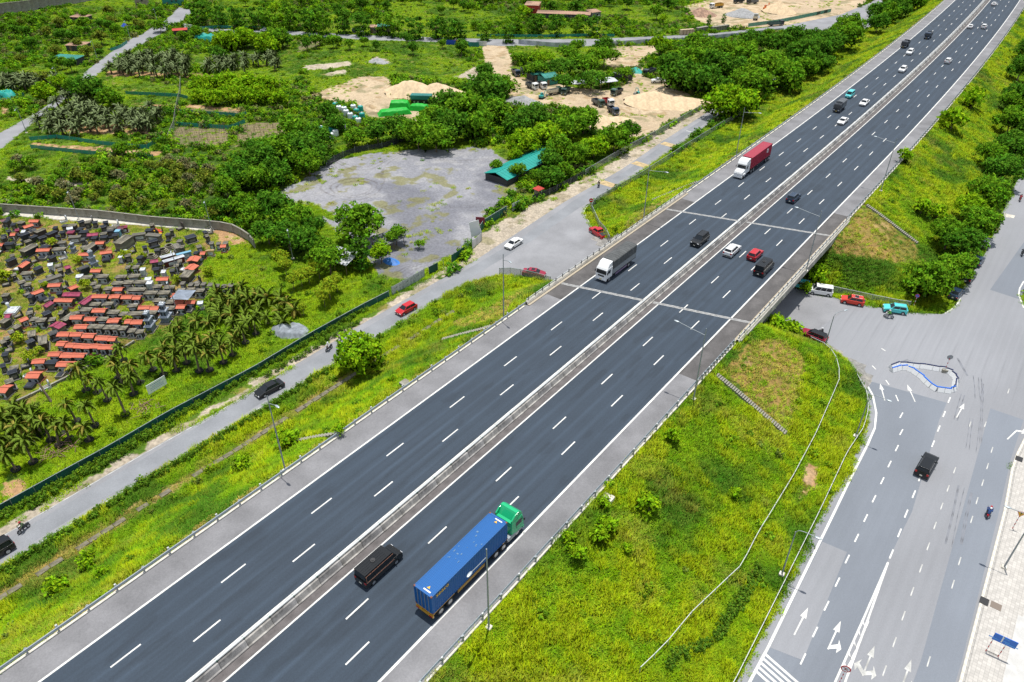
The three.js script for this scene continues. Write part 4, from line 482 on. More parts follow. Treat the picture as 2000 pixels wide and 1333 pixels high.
function containerGeo(L, W, Hh) { // corrugated steel box standing on y = 0, centred
  const g = [], st = 0.28, d = 0.045, n = Math.round((L - 0.3) / st), side = x => { const P = [[-L / 2 + 0.12, 0]]; for (let k = 0; k < n; k++) { const a = -L / 2 + 0.15 + k * st; P.push([a, 0], [a + st * 0.2, d], [a + st * 0.5, d], [a + st * 0.7, 0]); } P.push([L / 2 - 0.12, 0]); return P; };
  const sheet = (P, f) => { for (let i = 1; i < P.length; i++) g.push(f(P[i - 1], P[i])); };
  sheet(side(), (a, b) => quad(V(W / 2 - 0.01 - a[1], 0.12, a[0]), V(W / 2 - 0.01 - a[1], Hh - 0.1, a[0]), V(W / 2 - 0.01 - b[1], Hh - 0.1, b[0]), V(W / 2 - 0.01 - b[1], 0.12, b[0])));
  sheet(side(), (a, b) => quad(V(-W / 2 + 0.01 + a[1], 0.12, a[0]), V(-W / 2 + 0.01 + b[1], 0.12, b[0]), V(-W / 2 + 0.01 + b[1], Hh - 0.1, b[0]), V(-W / 2 + 0.01 + a[1], Hh - 0.1, a[0])));
  sheet(side(), (a, b) => quad(V(-W / 2 + 0.08, Hh - 0.01 - a[1] * 0.6, a[0]), V(-W / 2 + 0.08, Hh - 0.01 - b[1] * 0.6, b[0]), V(W / 2 - 0.08, Hh - 0.01 - b[1] * 0.6, b[0]), V(W / 2 - 0.08, Hh - 0.01 - a[1] * 0.6, a[0])));
  for (const sx of [-1, 1]) { g.push(box(0.1, 0.12, L, sx * (W / 2 - 0.05), 0.06, 0), box(0.1, 0.1, L, sx * (W / 2 - 0.05), Hh - 0.06, 0)); for (const sz of [-1, 1]) g.push(box(0.14, Hh, 0.14, sx * (W / 2 - 0.07), Hh / 2, sz * (L / 2 - 0.07))); }
  for (const sz of [-1, 1]) g.push(box(W - 0.2, 0.12, 0.1, 0, 0.06, sz * (L / 2 - 0.05)), box(W - 0.2, 0.14, 0.2, 0, Hh - 0.075, sz * (L / 2 - 0.1)), box(W - 0.28, Hh - 0.2, 0.05, 0, Hh / 2, sz * (L / 2 - 0.07)));
  return merge(g);
}
const font = await new FontLoader().loadAsync('fonts/droid/droid_sans_bold.typeface.json');
const text = (s, size, d = 0.01) => { const g = new TextGeometry(s, { font, size, depth: d, curveSegments: 3 }); g.computeBoundingBox(); g.translate(-(g.boundingBox.max.x + g.boundingBox.min.x) / 2, -(g.boundingBox.max.y + g.boundingBox.min.y) / 2, 0); return g; };
function containerTruck([x, y, z, turn], label, { cab, box: bc, frame, conv }) {
  const t = thing('container_truck', label, 'truck', [x, y, z], turn), cm = mt(bc === 'blue' ? 0xffffff : 0xffffff, 0.55, { map: grain(bc === 'blue' ? [4, 90, 158] : [150, 20, 52], 0.16, { metres: 9, size: 256, seed: bc === 'blue' ? 91 : 92, speck: 0.2 }) }), fr = pnt(frame), L = 12.19;
  const co = part(t, 'container', cached('cont', () => containerGeo(L, 2.44, 2.75)), cm); co.position.set(0, 1.22, 0); // rear at z = +L/2
  for (let k = 0; k < 4; k++) part(co, 'lock_rod', box(0.05, 2.5, 0.05, -0.75 + 0.5 * k, 1.37, L / 2 + 0.01), M.steelDull); for (const sx of [-1, 1]) for (const sz of [-1, 1]) for (const yy of [0.07, 2.68]) part(co, 'corner_casting', box(0.19, 0.16, 0.19, sx * 1.14, yy, sz * (L / 2 - 0.08)), mt([0.2, 0.08, 0.05], 0.8));
  if (bc === 'blue') { const yl = mt([0.7, 0.42, 0.02], 0.6); part(co, 'lettering', text('seaco', 0.5).rotateY(Math.PI / 2).translate(1.225, 2.25, L / 2 - 1.6), yl); part(co, 'lettering', text('seaco', 0.5).rotateY(-Math.PI / 2).translate(-1.225, 2.25, L / 2 - 1.6), yl); for (const sz of [-1, 1]) { part(co, 'warning_triangle', new THREE.CircleGeometry(0.22, 3).rotateZ(Math.PI / 2).rotateX(-Math.PI / 2).translate(0.2, 2.762, sz * (L / 2 - 0.75)), yl); part(co, 'white_label', box(0.95, 0.01, 0.16, 0.3, 2.762, sz * (L / 2 - 0.38)), LAMPW); }
    const R = RNG(4), sc = mt([0.1, 0.2, 0.33], 0.7); for (let k = 0; k < 15; k++) part(co, 'paint_scrape', box(0.04 + 0.1 * R() * (k % 5 ? 1 : 2), 0.006, 0.06 + 0.2 * R() * (k % 4 ? 1 : 2.4), (R() - 0.5) * 1.9, 2.752 + 0.0004 * k, -2 + 5 * (R() - 0.3)), sc); }
  else { const wl = LAMPW; part(co, 'emblem', new THREE.TorusGeometry(0.42, 0.09, 6, 20).rotateY(Math.PI / 2).translate(1.22, 1.7, 3.4), wl); part(co, 'emblem', box(0.03, 0.12, 0.5, 1.225, 1.7, 3.4), wl); for (let q = 0; q < 9; q++) part(co, 'marking', box(0.02, 0.1, 0.2, 1.225, 0.9 + q * 0.18, -5.3), wl); part(co, 'emblem', new THREE.TorusGeometry(0.42, 0.09, 6, 20).rotateY(Math.PI / 2).translate(-1.22, 1.7, 3.4), wl); }
  const tr = part(t, 'trailer_frame', merge([box(0.18, 0.34, 11.6, -0.5, 0.98, 0.25), box(0.18, 0.34, 11.6, 0.5, 0.98, 0.25), box(2.4, 0.2, 0.2, 0, 1.1, L / 2 - 0.15), box(2.4, 0.3, 0.16, 0, 0.72, L / 2 - 0.06), box(2.4, 0.16, 0.2, 0, 1.12, -5.4)]), fr);
  for (const sx of [-1, 1]) part(tr, 'side_guard', merge([box(0.05, 0.1, 4.4, sx * 1.2, 0.75, 0.1), box(0.05, 0.1, 4.4, sx * 1.2, 0.98, 0.1), box(0.05, 0.4, 0.1, sx * 1.2, 0.85, -2), box(0.05, 0.4, 0.1, sx * 1.2, 0.85, 2.2)]), fr);
  for (const sx of [-1, 1]) part(tr, 'mudguard', rbox(0.55, 0.08, 3.2, 0.03, sx * 0.95, 1.13, 4.4), fr); for (const s of [-1, 1]) part(tr, 'taillight', box(0.4, 0.12, 0.05, s * 0.9, 0.72, L / 2 + 0.04), LAMPR);
  axle(t, 4.9, 2.45, 0.5); axle(t, 3.5, 2.45, 0.5); axle(t, -4.1, 2.45, 0.5); axle(t, -5.4, 2.45, 0.5); axle(t, -8.0 - (conv ? 1.2 : 0), 2.35, 0.5, false);
  part(t, 'tractor_frame', merge([box(0.9, 0.3, 5.6, 0, 0.85, -6.2), rbox(0.55, 0.6, 1.3, 0.1, 1.0, 0.8, -6.9)]), M.steelDull); part(t, 'fuel_tank', cyl(0.33, 0.33, 1.2, 12).rotateX(Math.PI / 2).translate(0.95, 0.78, -6.7), RIM);
  if (!conv) { const c = cabover(t, cab, 2.1, 2.45, 0.85, 2.0, -9.05); const roof = part(t, 'wind_deflector', merge([sideExtrude([[0.3, 2.82], [2.0, 2.82], [1.75, 3.35], [1.35, 3.72], [0.95, 3.78]], 2.3, 0.06).translate(0, 0, -6.95), ...[-1, 1].map(s => sideExtrude([[0, 2.82], [0.9, 2.82], [1.2, 3.75], [0.6, 3.6], [0, 3.2]], 0.16, 0.03).translate(s * 1.1, 0, -6.95))]), pnt(cab)); part(roof, 'opening', box(1.5, 0.5, 0.03, 0, 3.2, -7.93), TRIM); part(t, 'mudguard', merge([rbox(0.4, 0.3, 1.5, 0.1, 1.05, 0.75, -8.0), rbox(0.4, 0.3, 1.5, 0.1, -1.05, 0.75, -8.0)]), mt([0.3, 0.32, 0.33], 0.5)); }
  else { part(t, 'sleeper', rbox(2.3, 2.3, 2.2, 0.12, 0, 2.0, -7.6), pnt(cab)); part(t, 'roof_fairing', sideExtrude([[0, 3.1], [2.1, 3.1], [1.7, 3.6], [1.0, 3.85], [0, 3.9]], 2.2, 0.08).translate(0, 0, -6.7), pnt(cab)); const hd = part(t, 'hood', sideExtrude([[0, 0.7], [1.8, 0.65], [1.85, 1.3], [1.7, 1.6], [0, 1.95]], 2.0, 0.14).translate(0, 0, -8.65), pnt(cab)); part(t, 'windscreen', quad(V(-1.0, 1.95, -8.75), V(-0.95, 2.75, -8.72), V(0.95, 2.75, -8.72), V(1.0, 1.95, -8.75)), GLASS); for (const s of [-1, 1]) { part(t, 'side_window', box(0.02, 0.6, 0.8, s * 1.16, 2.35, -8.2), GLASS); part(hd, 'headlight', rbox(0.3, 0.22, 0.2, 0.04, s * 0.85, 1.0, -10.42), LAMPW); part(t, 'mirror', rbox(0.1, 0.5, 0.2, 0.03, s * 1.35, 2.3, -8.8), TRIM); part(t, 'front_fender', rbox(0.45, 0.55, 1.5, 0.14, s * 1.0, 0.95, -9.3), pnt(cab)); } part(hd, 'bumper', rbox(2.3, 0.4, 0.25, 0.06, 0, 0.55, -10.5), pnt(cab)); part(hd, 'grille', box(1.0, 0.6, 0.04, 0, 1.15, -10.53), CHROME); }
  return t;
}
function boxTruck([x, y, z, turn], label, { cab = 'white', L = 6, W = 2.2, Hb = 2.1, bed = 'dark', cover = null, open = false, cabL = 1.7, cabH = 1.75, load = null, group = null, name = 'cargo_truck', tri = false }) {
  const t = thing(name, label, 'truck', [x, y, z], turn, group), zf = -(L + cabL) / 2, y0 = 0.75 * (W / 2.2), zb = zf + cabL + 0.12, zc = zb + L / 2, r = 0.42 * (W / 2.2), P = pnt(bed);
  cabover(t, cab, cabL, W * 0.95, y0, cabH, zf); part(t, 'chassis', box(0.8, 0.25, L + cabL - 0.4, 0, y0 - 0.02, 0.1), M.steelDull); axle(t, zf + cabL * 0.55, W * 0.95, r, false); axle(t, zf + cabL + L * 0.72, W, r); if (tri) axle(t, zf + cabL + L * 0.72 + r * 2.3, W, r);
  part(t, 'bed_floor', box(W, 0.14, L, 0, y0 + 0.22, zc), TRIM);
  if (open) { const bg = merge([box(0.08, Hb, L, -W / 2 + 0.04, y0 + 0.29 + Hb / 2, zc), box(0.08, Hb, L, W / 2 - 0.04, y0 + 0.29 + Hb / 2, zc), box(W - 0.16, Hb + 0.25, 0.08, 0, y0 + 0.42 + Hb / 2, zb + 0.04), box(W - 0.16, Hb, 0.08, 0, y0 + 0.29 + Hb / 2, zb + L - 0.04), ...[0, 1, 2, 3].flatMap(k => [-1, 1].map(s => box(0.06, Hb, 0.1, s * (W / 2 + 0.03), y0 + 0.29 + Hb / 2, zb + 0.3 + k * (L - 0.6) / 3)))]); part(t, 'cargo_bed', bg, P); if (load) part(t, 'load', new THREE.SphereGeometry(1, 12, 6, 0, 6.29, 0, 1.57).scale(W / 2 - 0.12, 0.5, L / 2 - 0.15).translate(0, y0 + 0.3 + Hb * 0.7, zc), load); }
  else {
    part(t, 'cargo_side', merge([box(W + 0.02, Hb * 0.38, L, 0, y0 + 0.29 + Hb * 0.19, zc)]), cover ? mt([0.24, 0.26, 0.27], 0.6) : P);
    const n = 10, pts = []; for (let k = 0; k <= 8; k++) { const a = Math.PI * k / 8; pts.push([Math.cos(a) * W * 0.5, Math.sin(a) * 0.28]); }
    const prof = [[W / 2, Hb * 0.38], ...pts.map(([a, b]) => [a, Hb - 0.1 + b]), [-W / 2, Hb * 0.38]].map(([a, b]) => [a, b + y0 + 0.29]);
    const sh = new THREE.Shape(prof.map(V2)); const tarp = part(t, 'tarpaulin', new THREE.ExtrudeGeometry(sh, { depth: L - 0.02, bevelEnabled: false }).translate(0, 0, zb + 0.01), cover ?? P);
    for (let k = 0; k <= 12; k++) { const hz = zb + 0.15 + k * (L - 0.3) / 12, s2 = new THREE.Shape(prof.map(([a, b]) => [a * 1.012, y0 + 0.29 + Hb * 0.38 + (b - y0 - 0.29 - Hb * 0.38) * 1.012]).map(V2)); s2.holes.push(new THREE.Path(prof.map(([a, b]) => [a * 0.98, y0 + 0.31 + Hb * 0.38 + (b - y0 - 0.29 - Hb * 0.38) * 0.97]).map(V2))); part(tarp, 'hoop', new THREE.ExtrudeGeometry(s2, { depth: 0.07, bevelEnabled: false }).translate(0, 0, hz), cover ?? P); }
    if (cover) { part(t, 'cab_fairing', sideExtrude([[0, y0 + cabH], [cabL - 0.3, y0 + cabH], [cabL * 0.45, y0 + cabH + 0.75], [0, y0 + cabH + 0.9]], W * 0.88, 0.1).translate(0, 0, zf + cabL), pnt(cab)); for (const sx of [-1, 1]) part(t, 'side_guard', merge([box(0.05, 0.08, L * 0.5, sx * W * 0.48, y0 - 0.05, zc - L * 0.12), box(0.05, 0.08, L * 0.5, sx * W * 0.48, y0 - 0.25, zc - L * 0.12)]), mt([0.35, 0.25, 0.4], 0.5)); }
  }
  for (const s of [-1, 1]) part(t, 'taillight', box(0.26, 0.12, 0.05, s * (W / 2 - 0.25), y0 + 0.05, zb + L), LAMPR); return t;
}
// ---------- traffic ----------
const EX = (x, z, toward) => [x + cx(z), 7.01, z, (toward ? Math.PI : 0) + Math.atan2(-(cx(z - 1) - cx(z + 1)), 2) * 1];
const on = (p, toward) => EX(p[0] - cx(p[1]), p[1], toward), GE = 'vehicles on the expressway';
containerTruck([12.53 - 0.75, 7.01, -30.485 - 6.1, 0], 'green truck carrying a long blue container on a yellow trailer', { cab: 'green', box: 'blue', frame: 'yellow' });
containerTruck([...on([-10.43,-169.44], true)], 'white truck carrying a long red container toward the viewer', { cab: 'white', box: 'red', frame: 'dark', conv: true });
boxTruck(on([-10.19,-104.37], true), 'white truck with a long grey tarpaulin over its bed on the left carriageway', { L: 8.2, W: 2.4, Hb: 2.5, cabL: 1.9, cabH: 1.9, cover: mt(0xffffff, 0.8, { map: grain([84, 86, 86], 0.25, { metres: 5, size: 256, seed: 95 }) }) });
car('van', 'black', on([3.94,-31.64], false), 'long black passenger van with a roof vent near the central barrier', 'van', GE, { stripe: 1 });
car('van', 'black', on([11.29,-120.84], false), 'black passenger van with a roof vent crossing the bridge behind a red car', 'van', GE); car('suv', 'white', on([3.8,-123.83], false), 'white car on the bridge beside the central barrier', 'car', GE); car('mini', 'red', on([7.93,-124.92], false), 'red car on the bridge just ahead of the black van', 'car', GE);
car('suv', 'navy', on([4.2,-155.03], false), 'dark blue car on the right carriageway just past the bridge', 'car', GE); car('big', 'black', on([-2.95,-124.01], true), 'black car coming over the bridge toward the viewer', 'car', GE);
car('sedan', 'white', on([-3.69,-213.93], true), 'white sedan coming on, nearest the red container truck', 'car', GE); boxTruck(on([-8.11,-224.83], true), 'dark truck with a covered bed coming on beside a teal van', { cab: 'dark', L: 4.2, W: 2.0, Hb: 1.7, bed: 'grey', cabL: 1.6, group: GE }); car('sedan', 'white', on([-4,-234.78], true), 'white sedan coming on, right of the teal van', 'car', GE); car('microvan', 'teal', on([-9.71,-239.84], true), 'small teal van coming on behind the dark truck', 'van', GE);
car('suv', 'white', on([-4.71,-280.06], true), 'white car coming on alone in the middle distance', 'car', GE); car('suv', 'white', on([-8.91,-306.59], true), 'white car coming on behind a far dark truck', 'car', GE); boxTruck(on([-13.13,-316.81], true), 'small dark open truck coming on, nearer of the two far ones', { cab: 'dark', L: 4.2, W: 2.0, Hb: 1.1, bed: 'dark', open: true, cabL: 1.6, group: GE }); boxTruck(on([-9.77,-337.3], true), 'small dark open truck coming on, farther of the two far ones', { cab: 'navy', L: 4, W: 2.0, Hb: 1.1, bed: 'grey', open: true, cabL: 1.6, group: GE });
car('suv', 'white', on([4.82,-301.65], false), 'white car driving away in the middle distance on the right carriageway', 'car', GE); car('sedan', 'white', on([-0.39,-367.07], false), 'far white car driving away beside the barrier, left of a pair', 'car', GE); car('suv', 'white', on([4.15,-369.92], false), 'far white car driving away, right of a pair', 'car', GE); car('sedan', 'white', on([-1.55,-426.31], false), 'farthest white car driving away at the top edge', 'car', GE);
car('sedan', 'black', [-39.4,0,-48.27,3.04], 'black sedan driving on the service road'); car('big', 'black', [-39.36,0,-7.21,3.14], 'black car cut by the left edge on the service road'); car('hatch', 'red', [-38.87,0,-78.49,3.07], 'red hatchback driving on the service road'); car('sedan', 'white', [-39.11,0,-111.39,-3.13], 'white car at the junction beside the gravel lot', 'car', null, {}); car('sedan', 'maroon', [-28.09,0,-103.78,-1.18], 'dark red sedan parked behind the wire fence by the bridge', 'car', null, { sunroof: 1 }); car('pickup', 'red', [-27.36,0,-126.72,1.15], 'red pickup truck parked at the kerb of the junction', 'pickup truck');
const GP = 'cars parked by the underpass and side road';
car('mini', 'teal', [15.45,0,-131.81,1.74], 'teal car half hidden under the bridge', 'car', GP); car('microvan', 'white', [19.58,0,-131.81,1.91], 'white van parked just outside the bridge shadow', 'van', GP); car('mini', 'orange', [25.51,0,-132.01,1.84], 'bright red car parked between white van and turquoise car', 'car', GP, { spare: 1, sunroof: 1 }); car('mini', 'teal', [32.69,0,-133.78,1.93], 'turquoise car parked beside a motorbike', 'car', GP); car('suv', 'maroon', [23.79,0,-115.74,1.48], 'red car with a black roof parked behind the shrubs', 'car', GP, { roof: 'black' }); car('sedan', 'navy', [40.43,0,-147.03,-0.1], 'dark blue sedan parked at the curved kerb', 'car', GP);
let pk = 0; for (const [v, c, k] of [[[41,0,-155.38,-0.09], 'dark', 'suv'], [[41.12,0,-163.87,-0.05], 'slate', 'sedan'], [[40.91,0,-173.67,0], 'silver', 'suv'], [[40.71,0,-185.67,0.01], 'dark', 'sedan'], [[39.88,0,-199.77,-0.01], 'navy', 'suv']]) car(k, c, v, `parked car half hidden under the side road trees, ${ord(++pk)} beyond the blue sedan`, 'car', GP);
car('big', 'black', [47.23,0,-93.58,-0.06], 'black car driving up the middle of the side road', 'car');
// trucks and machines of the sand yards
const GY = 'trucks of the sand yard', T0 = { W: 1.95, Hb: 0.85, cabL: 1.5, cabH: 1.6, open: true, group: GY, name: 'dump_truck' };
const yt = [[[-120.34,0,-218.03,-2.16], 'navy', 'dark', 'behind the trees at the yard entrance'], [[-119.37,0,-221.4,-2.39], 'dark', 'grey', 'left of the blue shed'], [[-105.6,0,-207.97,-1.82], 'white', 'grey', 'with white cab beside the entrance'], [[-103.48,0,-210.77,-2.09], 'white', 'grey', 'with white cab, second from the entrance'], [[-95.7,0,-207.55,-0.41], 'boxgreen', 'cream', 'with dark cab beside the sheds'], [[-93.15,0,-210.27,-2.86], 'boxgreen', 'boxgreen', 'small and dark green beside the sheds'], [[-78.82,0,-219.74,3.11], 'boxgreen', 'dark', 'dark, in front of the white tin roof'], [[-77.41,0,-205.85,-1.98], 'boxgreen', 'grey', 'dark green, left of three in the yard'], [[-75.07,0,-208.34,-2.1], 'white', 'red', 'red with white cab, middle of three'], [[-69.27,0,-201.8,-2.14], 'slate', 'dark', 'blue, nearest in the yard'], [[-82.4,0,-248.81,3.11], 'dark', 'grey', 'long and dark beside the thicket']];
for (const [v, c, b, w] of yt) boxTruck(v, 'small dump truck ' + w, { ...T0, cab: c, bed: b, L: w.startsWith('long') ? 5 : 3.4 });
boxTruck([-116.16,0,-378.42,2.68], 'white and yellow dump truck by the far sand heap', { ...T0, W: 2.4, cab: 'white', bed: 'yellow', L: 5.5, tri: true, Hb: 1.0 }); boxTruck([-112.42,0,-397.41,2.74], 'dark truck in the far sand pit, left one', { ...T0, cab: 'dark', bed: 'dark', L: 4.5 }); boxTruck([-106.01,0,-399.67,2.57], 'dark truck in the far sand pit, right one', { ...T0, cab: 'dark', bed: 'grey', L: 4.5 }); boxTruck([-89.48,0,-364.04,0.31], 'white truck behind the green net at top right', { ...T0, cab: 'silver', bed: 'cream', L: 3.5 }); boxTruck([-217.31,0,-229.72,-0.92], 'white truck parked beside the far lane huts', { ...T0, cab: 'white', bed: 'slate', L: 3.2 }); boxTruck([-76.86,0,-356.57,-0.63], 'dark flat truck parked at the far lane by the trees', { ...T0, cab: 'dark', bed: 'boxgreen', L: 6 }); car('pickup', 'white', [-74.5,0,-241.32,2.22], 'white car in the bushes right of the yard', 'car'); car('hatch', 'white', [-252.2,0,-206.28,1.77], 'white car on the far lane, left end', 'car'); car('sedan', 'dark', [-208.5,0,-236.44,-1.58], 'dark car beside the hut on the far lane', 'car');
function excavator([x, y, z, turn], color, label, s = 1) {
  const t = thing('excavator', label, 'excavator', [x, y, z], turn), P = pnt(color); t.scale.setScalar(s);
  for (const sx of [-1, 1]) { const tr = part(t, 'track', sideExtrude([[-1.2, 0.1], [1.2, 0.1], [1.4, 0.35], [1.2, 0.62], [-1.2, 0.62], [-1.4, 0.35]], 0.45, 0.06).translate(sx * 0.9, 0, 0), RUBBER); }
  part(t, 'undercarriage', box(1.5, 0.3, 1.2, 0, 0.55, 0), M.steelDull); const h = part(t, 'house', rbox(2.0, 0.9, 1.7, 0.1, 0, 1.2, 0.75), P), c = part(t, 'cab', rbox(0.9, 1.5, 1.3, 0.08, -0.5, 1.6, -0.55), P); part(c, 'cab_window', box(0.78, 0.8, 0.02, -0.5, 1.85, -1.21), GLASS); for (const sx of [-0.96, -0.04]) part(c, 'cab_window', box(0.02, 0.8, 1.0, sx, 1.85, -0.55), GLASS);
  part(t, 'boom', merge([bar(V(0.35, 1.3, -0.6), V(0.35, 3.1, -2.0), 0.17, 0.15, 4), bar(V(0.35, 3.1, -2.0), V(0.35, 2.9, -3.2), 0.15, 0.13, 4)]), P); part(t, 'stick', bar(V(0.35, 3.0, -3.1), V(0.35, 1.0, -3.7), 0.13, 0.1, 4), P); part(t, 'bucket', sideExtrude([[3.4, 1.0], [4.0, 0.95], [4.1, 0.4], [3.7, 0.15], [3.3, 0.4]], 0.8, 0.04).translate(0.35, 0, 0), M.steelDull); part(t, 'hydraulic_arm', bar(V(0.35, 1.6, -0.9), V(0.35, 2.5, -1.9), 0.07, 0.07, 6), CHROME); return t;
}
excavator([-96.24,0,-200.91,0.1], 'tealMachine', 'small teal excavator at the left of the sand yard', 0.75); excavator([-70.72,0,-221.19,1.14], 'tealMachine', 'teal excavator on the sand heap', 0.9); excavator([-93.56,0,-386.75,0.09], 'orangeMachine', 'orange excavator in the far sand pit', 1.1);
